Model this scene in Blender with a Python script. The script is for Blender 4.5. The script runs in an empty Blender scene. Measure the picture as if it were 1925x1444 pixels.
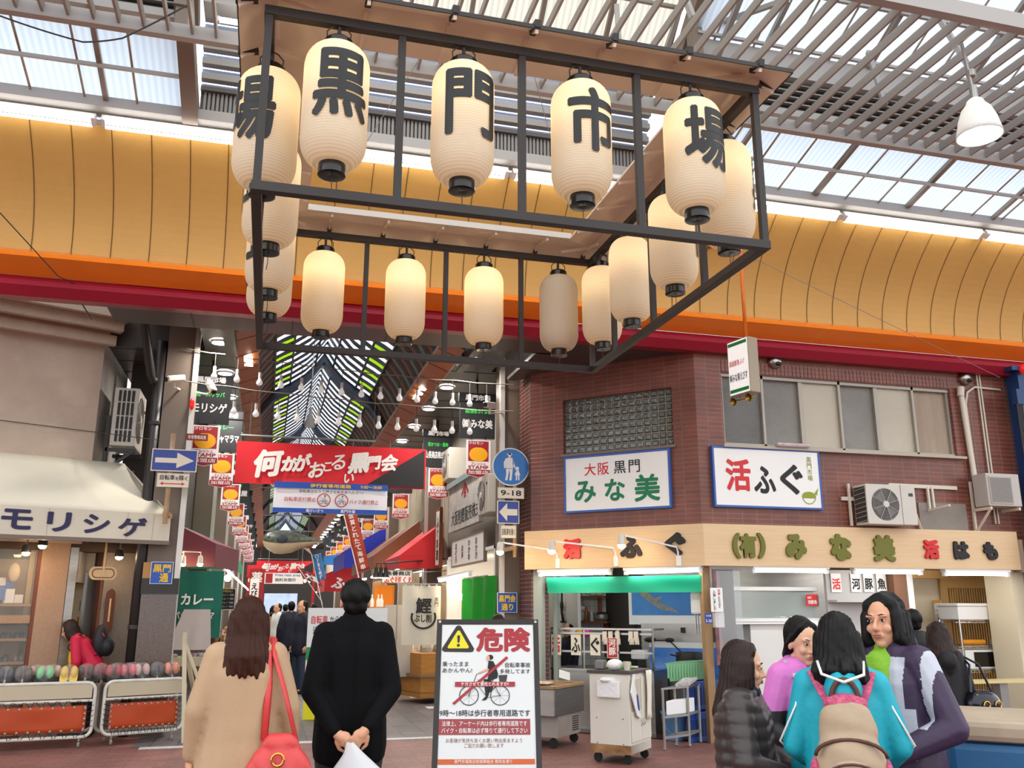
import bpy, bmesh, math, random
from math import sin, cos, pi, radians, hypot, atan2, sqrt
from mathutils import Vector as V, Matrix as MX, Quaternion as Q
R_ = random.Random(7)
SC = bpy.context.scene
COL = SC.collection
# ---------------------------------------------------------------- camera
FPX, CXP, CYP = 1666.0, 962.5, 722.0
YAW, PIT, ROL, CAMH = radians(15.1), radians(14.07), radians(0.05), 1.6
_F = V((sin(YAW)*cos(PIT), cos(YAW)*cos(PIT), sin(PIT)))
_R = V((cos(YAW), -sin(YAW), 0)); _U = _R.cross(_F)
_R2 = _R*cos(ROL) + _U*sin(ROL); _U2 = -_R*sin(ROL) + _U*cos(ROL)
CAMP = V((0, 0, CAMH))
cam = bpy.data.cameras.new('camera'); camo = bpy.data.objects.new('camera', cam); COL.objects.link(camo)
cam.sensor_width = 36; cam.lens = FPX/1925*36; cam.clip_end = 500; cam.clip_start = .05
m = MX((( _R2.x, _U2.x, -_F.x, 0), (_R2.y, _U2.y, -_F.y, 0), (_R2.z, _U2.z, -_F.z, CAMH), (0, 0, 0, 1)))
camo.matrix_world = m
SC.camera = camo
# ---------------------------------------------------------------- sky, exposure
W = bpy.data.worlds.new('sky'); SC.world = W; W.use_nodes = True
bg = W.node_tree.nodes['Background']; bg.inputs[0].default_value = (.93, .965, 1, 1); bg.inputs[1].default_value = 1.85
SC.view_settings.view_transform = 'Standard'; SC.view_settings.look = 'None'
SC.view_settings.exposure = 0.2; SC.view_settings.gamma = 1; SC.view_settings.use_curve_mapping = False
cy = SC.cycles
cy.max_bounces = 6; cy.diffuse_bounces = 3; cy.glossy_bounces = 2; cy.transmission_bounces = 4; cy.transparent_max_bounces = 8
cy.caustics_reflective = False; cy.caustics_refractive = False; cy.sample_clamp_indirect = 4
# ---------------------------------------------------------------- measuring: a point of the photo put on a real plane of the place
def ray(x, y): return _F*FPX + _R2*(x-CXP) - _U2*(y-CYP)
def onz(x, y, z): d = ray(x, y); return CAMP + d*((z-CAMH)/d.z)
def ony(x, y, Y): d = ray(x, y); return CAMP + d*(Y/d.y)
def onx(x, y, X): d = ray(x, y); return CAMP + d*(X/d.x)
def onp(x, y, A, u):           # vertical plane through A along u
    n = V((-u[1], u[0], 0)); d = ray(x, y); return CAMP + d*((V((A[0], A[1], 0))-CAMP).dot(n)/d.dot(n))
def hd(x, y, H):               # at horizontal distance H along the view
    d = ray(x, y); return CAMP + d*(H/(d.x*sin(YAW)+d.y*cos(YAW)))
# ---------------------------------------------------------------- materials
MATS = {}
def srgb(h):
    if not isinstance(h, str): return (*h, 1) if len(h) == 3 else h
    h = h.lstrip('#'); c = [int(h[i:i+2], 16)/255 for i in (0, 2, 4)]
    return tuple(x/12.92 if x <= .04045 else ((x+.055)/1.055)**2.4 for x in c) + (1,)
def mat(name, col='#888888', rough=.6, metal=0, emit=0, spec=.5, noise=0, nscale=8, bump=0, bscale=40, trans=0, alpha=1, col2=None, coat=0, stretch=None, ecol=None):
    if name in MATS: return MATS[name]
    m = bpy.data.materials.new(name); m.use_nodes = True; nt = m.node_tree; N = nt.nodes; L = nt.links
    b = N['Principled BSDF']; c = srgb(col)
    b.inputs['Base Color'].default_value = c; b.inputs['Roughness'].default_value = rough
    b.inputs['Metallic'].default_value = metal; b.inputs['Specular IOR Level'].default_value = spec
    b.inputs['Coat Weight'].default_value = coat; b.inputs['Alpha'].default_value = alpha
    if emit: b.inputs['Emission Color'].default_value = srgb(ecol) if ecol else c; b.inputs['Emission Strength'].default_value = emit
    if trans: b.inputs['Transmission Weight'].default_value = trans; b.inputs['IOR'].default_value = 1.45
    if noise or bump or col2:
        tc = N.new('ShaderNodeTexCoord'); mp = N.new('ShaderNodeMapping'); L.new(tc.outputs['Object'], mp.inputs[0])
        if stretch: mp.inputs['Scale'].default_value = stretch
    if noise or col2:
        t = N.new('ShaderNodeTexNoise'); t.inputs['Scale'].default_value = nscale; t.inputs['Detail'].default_value = 5
        L.new(mp.outputs[0], t.inputs['Vector'])
        r = N.new('ShaderNodeValToRGB'); r.color_ramp.elements[0].position = .33; r.color_ramp.elements[1].position = .68
        k = srgb(col2) if col2 else tuple(x*(1-noise) for x in c[:3])+(1,)
        r.color_ramp.elements[0].color = k; r.color_ramp.elements[1].color = c
        L.new(t.outputs[0], r.inputs[0]); L.new(r.outputs[0], b.inputs['Base Color'])
    if bump:
        t2 = N.new('ShaderNodeTexNoise'); t2.inputs['Scale'].default_value = bscale; t2.inputs['Detail'].default_value = 3
        L.new(mp.outputs[0], t2.inputs['Vector']); bp = N.new('ShaderNodeBump'); bp.inputs['Strength'].default_value = bump; bp.inputs['Distance'].default_value = .02
        L.new(t2.outputs[0], bp.inputs['Height']); L.new(bp.outputs[0], b.inputs['Normal'])
    MATS[name] = m; return m
def matx(name):                # bare material to fill by hand
    m = bpy.data.materials.new(name); m.use_nodes = True; MATS[name] = m
    return m, m.node_tree.nodes, m.node_tree.links, m.node_tree.nodes['Principled BSDF']
def mtrans(name, col, t=.85, rough=.5, wave=0, wscale=60, axis='X'):   # light passes through: polycarbonate, paper, thin cloth
    if name in MATS: return MATS[name]
    m, N, L, b = matx(name)
    b.inputs['Base Color'].default_value = srgb(col); b.inputs['Roughness'].default_value = rough
    tr = N.new('ShaderNodeBsdfTranslucent'); tr.inputs[0].default_value = srgb(col)
    mx = N.new('ShaderNodeMixShader'); mx.inputs[0].default_value = t
    L.new(b.outputs[0], mx.inputs[1]); L.new(tr.outputs[0], mx.inputs[2]); L.new(mx.outputs[0], N['Material Output'].inputs[0])
    if wave:
        tc = N.new('ShaderNodeTexCoord'); w = N.new('ShaderNodeTexWave'); w.inputs['Scale'].default_value = wscale; w.bands_direction = axis
        L.new(tc.outputs['Object'], w.inputs[0]); r = N.new('ShaderNodeMapRange'); r.inputs['To Min'].default_value = 1-wave
        L.new(w.outputs[1], r.inputs[0]); mc = N.new('ShaderNodeMix'); mc.data_type = 'RGBA'; mc.blend_type = 'MULTIPLY'; mc.inputs[0].default_value = 1
        mc.inputs[6].default_value = srgb(col); L.new(r.outputs[0], mc.inputs[7]); L.new(mc.outputs[2], tr.inputs[0])
    return m
# ---------------------------------------------------------------- mesh builder
UP = V((0, 0, 1))
def basis(d):
    d = V(d).normalized(); a = UP if abs(d.z) < .95 else V((0, 1, 0))
    x = d.cross(a).normalized(); return x, d.cross(x).normalized(), d
class MB:
    def __init__(s): s.v = []; s.f = []; s.m = []; s.mi = 0; s.mats = []
    def use(s, m):
        if m not in s.mats: s.mats.append(m)
        s.mi = s.mats.index(m); return s
    def add(s, vs, fs):
        o = len(s.v); s.v += [tuple(p) for p in vs]; s.f += [tuple(i+o for i in f) for f in fs]; s.m += [s.mi]*len(fs); return s
    def box(s, a, b):          # min / max corners
        x0, y0, z0 = a; x1, y1, z1 = b
        return s.add([(x0,y0,z0),(x1,y0,z0),(x1,y1,z0),(x0,y1,z0),(x0,y0,z1),(x1,y0,z1),(x1,y1,z1),(x0,y1,z1)],
            [(3,2,1,0),(4,5,6,7),(0,1,5,4),(1,2,6,5),(2,3,7,6),(3,0,4,7)])
    def obox(s, o, u, v, w):   # corner o and three edge vectors
        o, u, v, w = V(o), V(u), V(v), V(w); p = [o, o+u, o+u+v, o+v]; p += [q+w for q in p]
        f = [(3,2,1,0),(4,5,6,7),(0,1,5,4),(1,2,6,5),(2,3,7,6),(3,0,4,7)]
        if u.cross(v).dot(w) < 0: f = [tuple(reversed(q)) for q in f]
        return s.add(p, f)
    def bar(s, a, b, w, h=None, up=None):
        a, b = V(a), V(b); h = w if h is None else h; d = b-a
        x, y, z = basis(d)
        if up is not None: y = V(up); y = (y - z*y.dot(z)).normalized(); x = y.cross(z)
        return s.obox(a - x*w/2 - y*h/2, x*w, y*h, d)
    def tube(s, pts, r, n=8, cap=True, sq=None):
        pts = [V(p) for p in pts]; k = len(pts); rs = r if isinstance(r, (list, tuple)) else [r]*k
        o = []; fr = None
        for i, p in enumerate(pts):
            d = (pts[min(i+1, k-1)] - pts[max(i-1, 0)]).normalized()
            if fr is None: x, y, _ = basis(d)
            else:
                x = fr - d*fr.dot(d)
                x = x.normalized() if x.length > 1e-6 else basis(d)[0]
                y = d.cross(x)
            fr = x
            sx, sy = (1, 1) if sq is None else sq
            for j in range(n):
                t = 2*pi*j/n; o.append(p + x*(cos(t)*rs[i]*sx) + y*(sin(t)*rs[i]*sy))
        f = []
        for i in range(k-1):
            for j in range(n):
                a = i*n+j; b = i*n+(j+1) % n; f.append((a, b, b+n, a+n))
        if cap: f.append(tuple(range(n-1, -1, -1))); f.append(tuple((k-1)*n+j for j in range(n)))
        return s.add(o, f)
    def loop(s, pts, r, n=6):  # closed tube
        pts = [V(p) for p in pts]; return s.tube(pts+[pts[0]], r, n, cap=False)
    def lathe(s, prof, c=(0,0,0), ax=(0,0,1), n=20, cap=False):   # prof: (radius, height)
        x, y, z = basis(ax); c = V(c); o = []
        if V(ax).normalized().z > .95: x, y = V((1,0,0)), V((0,1,0))
        for r, h in prof:
            for j in range(n): t = 2*pi*j/n; o.append(c + x*(r*cos(t)) + y*(r*sin(t)) + z*h)
        f = []
        for i in range(len(prof)-1):
            for j in range(n):
                a = i*n+j; b = i*n+(j+1) % n; f.append((a, b, b+n, a+n))
        if cap: f.append(tuple(range(n-1, -1, -1))); f.append(tuple((len(prof)-1)*n+j for j in range(n)))
        return s.add(o, f)
    def disc(s, c, ax, r, n=20): return s.lathe([(0, 0), (r, 0)], c, ax, n)
    def ell(s, c, r, n=14, k=10, rot=None):   # ellipsoid
        c = V(c); r = (r, r, r) if isinstance(r, (int, float)) else r; o = []; M3 = rot or MX.Identity(3)
        for i in range(k+1):
            t = pi*i/k
            for j in range(n):
                q = 2*pi*j/n; o.append(c + M3 @ V((r[0]*sin(t)*cos(q), r[1]*sin(t)*sin(q), r[2]*cos(t))))
        return s.add(o, [(i*n+j, (i+1)*n+j, (i+1)*n+(j+1) % n, i*n+(j+1) % n) for i in range(k) for j in range(n)])
    def prism(s, poly, o, u, v, w):   # 2D polygon in the frame o,u,v pushed along vector w
        o, u, v, w = V(o), V(u), V(v), V(w); k = len(poly); p = [o+u*a+v*b for a, b in poly]; p += [q+w for q in p]
        ar = sum(poly[i][0]*poly[(i+1) % k][1]-poly[(i+1) % k][0]*poly[i][1] for i in range(k))
        flip = (ar*u.cross(v).dot(w)) < 0
        f = [tuple(range(k-1, -1, -1)), tuple(range(k, 2*k))] + [(i, (i+1) % k, (i+1) % k+k, i+k) for i in range(k)]
        if flip: f = [tuple(reversed(q)) for q in f]
        return s.add(p, f)
    def quad(s, a, b, c, d): return s.add([a, b, c, d], [(0, 1, 2, 3)])
    def grid(s, fn, nu, nv):   # fn(i/nu, j/nv) -> point
        o = [fn(i/nu, j/nv) for j in range(nv+1) for i in range(nu+1)]
        return s.add(o, [(j*(nu+1)+i, j*(nu+1)+i+1, (j+1)*(nu+1)+i+1, (j+1)*(nu+1)+i) for j in range(nv) for i in range(nu)])
    def build(s, name, m=None, parent=None, smooth=False, bevel=0, solid=0, sub=0, auto=None):
        me = bpy.data.meshes.new(name); me.from_pydata(s.v, [], s.f)
        ms = s.mats or [m]
        for q in ms: me.materials.append(q)
        if len(ms) > 1:
            me.polygons.foreach_set('material_index', s.m)
        if smooth: me.polygons.foreach_set('use_smooth', [True]*len(me.polygons))
        if auto is not None: me.set_sharp_from_angle(angle=radians(auto))
        me.update(); o = bpy.data.objects.new(name, me); COL.objects.link(o)
        if parent is not None: adopt(o, parent)
        if solid: q = o.modifiers.new('s', 'SOLIDIFY'); q.thickness = solid; q.offset = 0
        if bevel: q = o.modifiers.new('b', 'BEVEL'); q.width = bevel; q.segments = 2; q.limit_method = 'ANGLE'
        if sub: q = o.modifiers.new('u', 'SUBSURF'); q.levels = sub; q.render_levels = sub
        return o
WM = {}
def wmx(o):
    if o.name in WM: return WM[o.name]
    return o.matrix_basis if o.parent is None else wmx(o.parent) @ o.matrix_parent_inverse @ o.matrix_basis
def adopt(o, parent): o.parent = parent; o.matrix_parent_inverse = wmx(parent).inverted()
def tag(o, label=None, cat=None, group=None, kind=None):
    if label: o['label'] = label
    if cat: o['category'] = cat
    if group: o['group'] = group
    if kind: o['kind'] = kind
    return o
def thing(name, label, cat, loc=(0,0,0), group=None, rz=0):
    o = bpy.data.objects.new(name, None); COL.objects.link(o); o.location = loc; o.rotation_euler = (0, 0, rz); o.empty_display_size = .1
    o.matrix_basis = MX.Translation(loc) @ MX.Rotation(rz, 4, 'Z')
    return tag(o, label, cat, group)
def copy_tree(o, parent=None):
    c = o.copy(); COL.objects.link(c)
    if parent is not None: c.parent = parent; c.matrix_parent_inverse = o.matrix_parent_inverse.copy()
    for ch in [q for q in COL.objects if q.parent == o]: copy_tree(ch, c)
    return c
def put(o, loc, rz=0, sc=None): o.matrix_basis = MX.Translation(loc) @ MX.Rotation(rz, 4, 'Z') @ (MX.Scale(sc, 4) if sc else MX.Identity(4)); return o
def struct(mb, name, m=None, **k): o = mb.build(name, m, **k); o['kind'] = 'structure'; return o
# ---------------------------------------------------------------- lettering
_T = {}
def glyphs(s, bold=0, res=3, shear=0, sp=1.0):
    key = (s, bold, res, shear, sp)
    if key not in _T:
        c = bpy.data.curves.new('t', 'FONT'); c.body = s; c.size = 1; c.resolution_u = res; c.offset = 0; c.shear = shear; c.space_character = sp; c.fill_mode = 'FRONT'
        o = bpy.data.objects.new('t', c); COL.objects.link(o)
        dg = bpy.context.evaluated_depsgraph_get(); me = bpy.data.meshes.new_from_object(o.evaluated_get(dg))
        vs = [v.co.copy() for v in me.vertices]; fs = [tuple(p.vertices) for p in me.polygons]
        bpy.data.objects.remove(o); bpy.data.curves.remove(c); bpy.data.meshes.remove(me)
        if bold > .006:        # heavier stroke: the outline stamped round a small circle
            n = 8 if bold > .02 else 4; bv, bf, k = vs, fs, len(vs); vs = []; fs = []
            for i in range(n):
                a = 2*pi*(i+.5)/n; vs += [v+V((cos(a)*bold, sin(a)*bold, i*.00022)) for v in bv]; fs += [tuple(j+i*k for j in f) for f in bf]
        x0 = min(v.x for v in vs); x1 = max(v.x for v in vs); y0 = min(v.y for v in vs); y1 = max(v.y for v in vs)
        _T[key] = ([((v.x-x0)/(x1-x0), (v.y-y0)/(y1-y0), v.z) for v in vs], fs, (x1-x0)/max(y1-y0, 1e-6))
    return _T[key]
def letter(mb, s, o, u, v, cx, cy, h, w=None, bold=0.0, depth=0, lift=.003, shear=0, rot=0, res=3):
    """flat letters on the board whose top-left is o, u to the right, v DOWN; centre cx,cy, height h, width w"""
    P, F, asp = glyphs(s, bold, res, shear); o, u, v = V(o), V(u), V(v); n = v.cross(u).normalized()
    w = h*asp if w is None else w; q = []; c, sn = cos(rot), sin(rot)
    def mp(a, b, l):
        x = (a-.5)*w; y = (.5-b)*h; return o + u*(cx + x*c - y*sn) + v*(cy + x*sn + y*c) + n*l
    q = [mp(a, b, lift+depth+c_) for a, b, c_ in P]; mb.add(q, F)
    if depth:
        E = {}
        for f in F:
            for i in range(len(f)):
                e = (f[i], f[(i+1) % len(f)]); E[e] = 1
        bd = [e for e in E if (e[1], e[0]) not in E]
        base = [mp(a, b, lift) for a, b, c_ in P]
        vs = []; fs = []
        for a, b in bd:
            k = len(vs); vs += [q[a], q[b], base[b], base[a]]; fs.append((k, k+3, k+2, k+1))
        mb.add(vs, fs)
    return mb
def vletter(mb, s, o, u, v, cx, cy, h, gap=1.08, w=None, **k):   # a column of characters
    n = len(s)
    for i, ch in enumerate(s):
        if ch.strip(): letter(mb, ch, o, u, v, cx, cy + (i-(n-1)/2)*h*gap, h*(.16 if ch in 'ー一' else 1), w, **k)
    return mb
DN = V((0, 0, -1))
def board(name, label, cat, o, u, w, h, th=.03, face='white', edge=None, border=0, items=(), group=None, parent=None, panel='panel', back=None, dn=None):
    """sign board: o top-left of its front, u to the right. items: (text, x, y, height, material[, width[, bold[, kind]]]) in metres from o"""
    dn = DN if dn is None else V(dn).normalized(); o, u = V(o), V(u).normalized(); n = dn.cross(u).normalized()
    t = parent if parent is not None else thing(name, label, cat, o + u*w/2 + dn*h, group)
    pm = MB()
    if border:
        pm.obox(o+u*border+dn*border, u*(w-2*border), dn*(h-2*border), -n*th)
        e = MB(); z = n*.006
        e.obox(o+z, u*w, dn*border, -n*(th+.006)); e.obox(o+z+dn*(h-border), u*w, dn*border, -n*(th+.006))
        e.obox(o+z+dn*border, u*border, dn*(h-2*border), -n*(th+.006)); e.obox(o+z+u*(w-border)+dn*border, u*border, dn*(h-2*border), -n*(th+.006))
        e.build('frame', MATS[edge], t)
    else: pm.obox(o, u*w, dn*h, -n*th)
    pm.build(panel, MATS[face], t)
    by = {}
    for it in items:
        s, x, y, hh, mm = it[:5]; ww = it[5] if len(it) > 5 else None; bd = it[6] if len(it) > 6 else .01; kd = it[7] if len(it) > 7 else 'h'
        mb = by.setdefault(mm, MB())
        if kd == 'h': letter(mb, s, o, u, dn, x, y, hh, ww, bold=bd)
        elif kd == 'v': vletter(mb, s, o, u, dn, x, y, hh, w=ww, bold=bd)
        elif kd == 'box': q = o + u*(x-ww/2) + dn*(y-hh/2) + n*.0015; mb.obox(q, u*ww, dn*hh, n*.001)
        elif kd == 'poly': mb.add([o + u*a + dn*b + n*.002 for a, b in s], [tuple(range(len(s)))] )
        elif kd == 'ring':
            k = 28; mb.add([o + u*(x+cos(2*pi*i/k)*r) + dn*(y+sin(2*pi*i/k)*r) + n*.0025 for r in (hh/2, hh/2-ww) for i in range(k)], [((i+1) % k, i, i+k, (i+1) % k+k) for i in range(k)])
    for mm, mb in by.items(): mb.build('lettering', MATS[mm], t)
    return t
# ================================================================ common materials
mat('white', '#f2f0ec', .5); mat('whiteplast', '#eeeeea', .35); mat('offwhite', '#ddd8cc', .6); mat('black', '#0c0b0b', .5); mat('blackgloss', '#0b0a0a', .2)
mat('darkmetal', '#2b2725', .5); mat('steel', '#b9b4ae', .28, metal=1, noise=.15, nscale=3, stretch=(1, 1, 12)); mat('greysteel', '#8f8c88', .45, metal=.6); mat('chrome', '#dddddd', .12, metal=1)
mat('galv', '#a3a09b', .4, metal=.7); mat('beamgrey', '#a9a5a0', .55); mat('louvregrey', '#9f9a94', .6); mat('redsign', '#c5161d', .5); mat('red', '#d4141a', .45); mat('bluesign', '#1352b0', .4)
mat('arrowblue', '#23409c', .4); mat('cream', '#eee4cd', .55); mat('ink', '#1a1718', .6); mat('green', '#0c7a4e', .5); mat('signgreen', '#0b8a43', .5); mat('ledgreen', '#25d04c', .5, emit=.5)
mat('olive', '#6d6d0d', .5); mat('navytext', '#2b2850', .6); mat('yellow', '#f2c400', .5); mat('gold', '#f5a81c', .5); mat('maroon', '#8d1c24', .5)
mat('tube', '#ffffff', .4, emit=8, ecol=(1, .98, .95)); mat('tubeshop', '#ffffff', .4, emit=19, ecol=(1, .97, .93)); mat('downlight', '#ffffff', .4, emit=420, ecol=(1, .95, .88))
mat('bulbglow', '#ffffff', .4, emit=90, ecol=(1, .72, .42)); mat('orange', '#e8751a', .4); mat('cream_wood', '#e0bd8a', .45, col2='#d6af78', nscale=6, stretch=(.5, .5, 14))
mat('rubber', '#161515', .7); mat('brass', '#9a7a34', .35, metal=1); mat('woodbox', '#b9823f', .5, col2='#a9722f', nscale=4, stretch=(1, 1, 9)); mat('brownmetal', '#6f6155', .5); mat('pipe', '#d9d0bd', .5); mat('bluesteel', '#123a6b', .4)
mat('cardboard', '#b98b55', .8); mat('styro', '#f4f3f0', .8, bump=.15, bscale=90); mat('rope', '#a08a66', .9); mat('wire', '#3a3633', .6); mat('wirepale', '#8d8578', .6)
mat('skin', '#d8a281', .5, spec=.35); mat('skinpale', '#e0b090', .5, spec=.35); mat('hairblack', '#080605', .5, spec=.25); mat('hairbrown', '#24120c', .5, spec=.3); mat('hairbrown2', '#3a1c10', .5, spec=.2); mat('spotlit', '#ffffff', .4, emit=14, ecol=(1, .93, .84))
ORD = ['first', 'second', 'third', 'fourth', 'fifth', 'sixth', 'seventh', 'eighth', 'ninth', 'tenth', 'eleventh', 'twelfth', 'thirteenth', 'fourteenth', 'fifteenth', 'sixteenth', 'seventeenth', 'eighteenth', 'nineteenth', 'twentieth', 'twenty-first', 'twenty-second', 'twenty-third', 'twenty-fourth', 'twenty-fifth', 'twenty-sixth', 'twenty-seventh', 'twenty-eighth', 'twenty-ninth', 'thirtieth']
def brickmat(name, c1, c2, mortar, bw, bh, ms=.02, rough=.5, rot=None, spec=.5, offs=.5, bump=.4, ax=None):
    m, N, L, b = matx(name); tc = N.new('ShaderNodeTexCoord'); br = N.new('ShaderNodeTexBrick')
    sx = N.new('ShaderNodeSeparateXYZ'); cb = N.new('ShaderNodeCombineXYZ'); L.new(tc.outputs['Object'], sx.inputs[0])
    if ax:   # ax: horizontal direction along the wall; height is the second coordinate
        dt = N.new('ShaderNodeVectorMath'); dt.operation = 'DOT_PRODUCT'; dt.inputs[1].default_value = (ax[0], ax[1], 0)
        L.new(tc.outputs['Object'], dt.inputs[0]); L.new(dt.outputs['Value'], cb.inputs[0]); L.new(sx.outputs[2], cb.inputs[1])
    else: L.new(sx.outputs[0], cb.inputs[0]); L.new(sx.outputs[1], cb.inputs[1])
    L.new(cb.outputs[0], br.inputs['Vector'])
    br.inputs['Color1'].default_value = srgb(c1); br.inputs['Color2'].default_value = srgb(c2); br.inputs['Mortar'].default_value = srgb(mortar)
    br.inputs['Scale'].default_value = 1; br.inputs['Brick Width'].default_value = bw; br.inputs['Row Height'].default_value = bh; br.inputs['Mortar Size'].default_value = ms; br.inputs['Mortar Smooth'].default_value = .1; br.offset = offs
    nz = N.new('ShaderNodeTexNoise'); nz.inputs['Scale'].default_value = 2.2; nz.inputs['Detail'].default_value = 6; L.new(tc.outputs['Object'], nz.inputs[0])
    mp = N.new('ShaderNodeMapRange'); mp.inputs['From Min'].default_value = .3; mp.inputs['From Max'].default_value = .7; mp.inputs['To Min'].default_value = .72; mp.inputs['To Max'].default_value = 1.12; L.new(nz.outputs[0], mp.inputs[0])
    mc = N.new('ShaderNodeMix'); mc.data_type = 'RGBA'; mc.blend_type = 'MULTIPLY'; mc.inputs[0].default_value = 1
    L.new(br.outputs[0], mc.inputs[6]); L.new(mp.outputs[0], mc.inputs[7]); L.new(mc.outputs[2], b.inputs['Base Color'])
    b.inputs['Roughness'].default_value = rough; b.inputs['Specular IOR Level'].default_value = spec
    if bump:
        bp = N.new('ShaderNodeBump'); bp.inputs['Strength'].default_value = bump; bp.inputs['Distance'].default_value = .01; bp.invert = True
        L.new(br.outputs[1], bp.inputs['Height']); L.new(bp.outputs[0], b.inputs['Normal'])
    return m
# ================================================================ ground
brickmat('redpave', '#8d5f57', '#7f544e', '#6b4a45', .2, .1, .006, .55)
brickmat('greypave', '#6d6569', '#5f585c', '#4c474a', .3, .3, .008, .5, offs=0)
mat('whiteline', '#cfcac6', .6, noise=.25, nscale=14); mat('shopfloor', '#4a3a3a', .25, noise=.3, nscale=5)
struct(MB().quad((-40, -20, 0), (60, -20, 0), (60, 120, 0), (-40, 120, 0)), 'floor', MATS['redpave'])
arc = MB().quad((-1.4, 11.75, .004), (3.15, 11.75, .004), (3.15, 80, .004), (-1.4, 80, .004)); struct(arc, 'floor_arcade', MATS['greypave'])
ln = MB().box((-1.3, 11.6, .001), (3.0, 11.75, .007))
for i in range(22):
    y = 13.1+i*1.75; ln.box((2.62, y, .001), (2.9, y+.3, .009)); ln.box((-.95, y, .001), (-.67, y+.3, .009))
struct(ln, 'trim_1', MATS['whiteline'])
# ================================================================ cove over the street: red pipe, orange lip, yellow panels
XA, XB = -9.0, 17.0
mat('yellowpanel', '#cca257', .55, bump=.25, bscale=120, noise=.05, nscale=1.2); mat('seam', '#6b4a18', .8); mat('orangelip', '#ef7d1e', .22, noise=.06, nscale=3); mat('redbeam', '#9e1730', .35, noise=.08, nscale=2)
cv = MB(); prof = []
for i in range(15):
    t = i/14; prof.append((10.2 - .74*t**2.1, 5.39 + 1.24*t))
cv.use(MATS['yellowpanel']); cv.grid(lambda a, b: (XA+(XB-XA)*a, *_pl(prof, b)), 1, 14) if False else None
for (y0, z0), (y1, z1) in zip(prof, prof[1:]): cv.quad((XA, y0, z0), (XB, y0, z0), (XB, y1, z1), (XA, y1, z1))
cv.use(MATS['seam']); x = -2.75
while x > XA: x -= .405
while x < XB:
    for (y0, z0), (y1, z1) in zip(prof, prof[1:]): cv.quad((x-.005, y0-.006, z0), (x+.005, y0-.006, z0), (x+.005, y1-.006, z1), (x-.005, y1-.006, z1))
    x += .405
struct(cv, 'wall_back', MATS['yellowpanel'], smooth=True, auto=60)
op = [(9.98, 5.26), (9.98, 5.31), (10.2, 5.41), (10.22, 5.14), (10.16, 5.1), (10.12, 5.1)]
lp = MB()
lp.prism([(9.92, 5.235), (9.97, 5.3), (10.2, 5.41), (10.3, 5.41), (10.3, 5.12), (10.16, 5.09)], (XA, 0, 0), (0, 1, 0), (0, 0, 1), (XB-XA, 0, 0)); struct(lp, 'trim_2', MATS['orangelip'])
rb = MB().prism([(10.1, 4.97), (10.12, 5.03), (10.18, 5.09), (10.4, 5.09), (10.4, 4.885), (10.2, 4.87)], (XA, 0, 0), (0, 1, 0), (0, 0, 1), (XB-XA, 0, 0)); struct(rb, 'trim_3', MATS['redbeam'])
# back of the cove: closed box so that no sky leaks in behind it
bk = MB().box((XA, 10.42, 5.4), (XB, 10.5, 6.6)).box((XA, 9.5, 6.64), (XB, 10.5, 6.72)); struct(bk, 'wall_back_top', MATS['beamgrey'])
# fluorescent fittings along the top of the cove
def fluo(name, label, a, b, r=.016, gap=.05, n=2, group=None, housing=True, tm='tube', up=V((0, 0, 1)), out=V((0, -1, 0))):
    a, b = V(a), V(b); t = thing(name, label, 'light', (a+b)/2, group); d = (b-a).normalized()
    if housing: MB().bar(a+up*.045, b+up*.045, .1, .035, up).build('housing', MATS['whiteplast'], t)
    for i in range(n):
        o = out*((i-(n-1)/2)*gap)
        mb = MB().tube([a+o+d*.04, b+o-d*.04], r, 10); mb.build('tube', MATS[tm], t)
    for p in (a, b-d*.04): MB().bar(p, p+d*.04, .1 if n > 1 else .05, .06, up).build('end_cap', MATS['whiteplast'], t)
    return t
for i in range(7):
    x0 = -4.33+i*2.276
    fluo('fluorescent_fitting', f'long double fluorescent tube fitting above the yellow cove, {ORD[i]} along from the left', (x0+.03, 9.36, 6.62), (x0+2.25, 9.36, 6.62), r=.017, gap=.11, group='fluorescent fittings over the yellow cove', up=V((0, .45, .9)), out=V((0, -.75, .65)))
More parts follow.
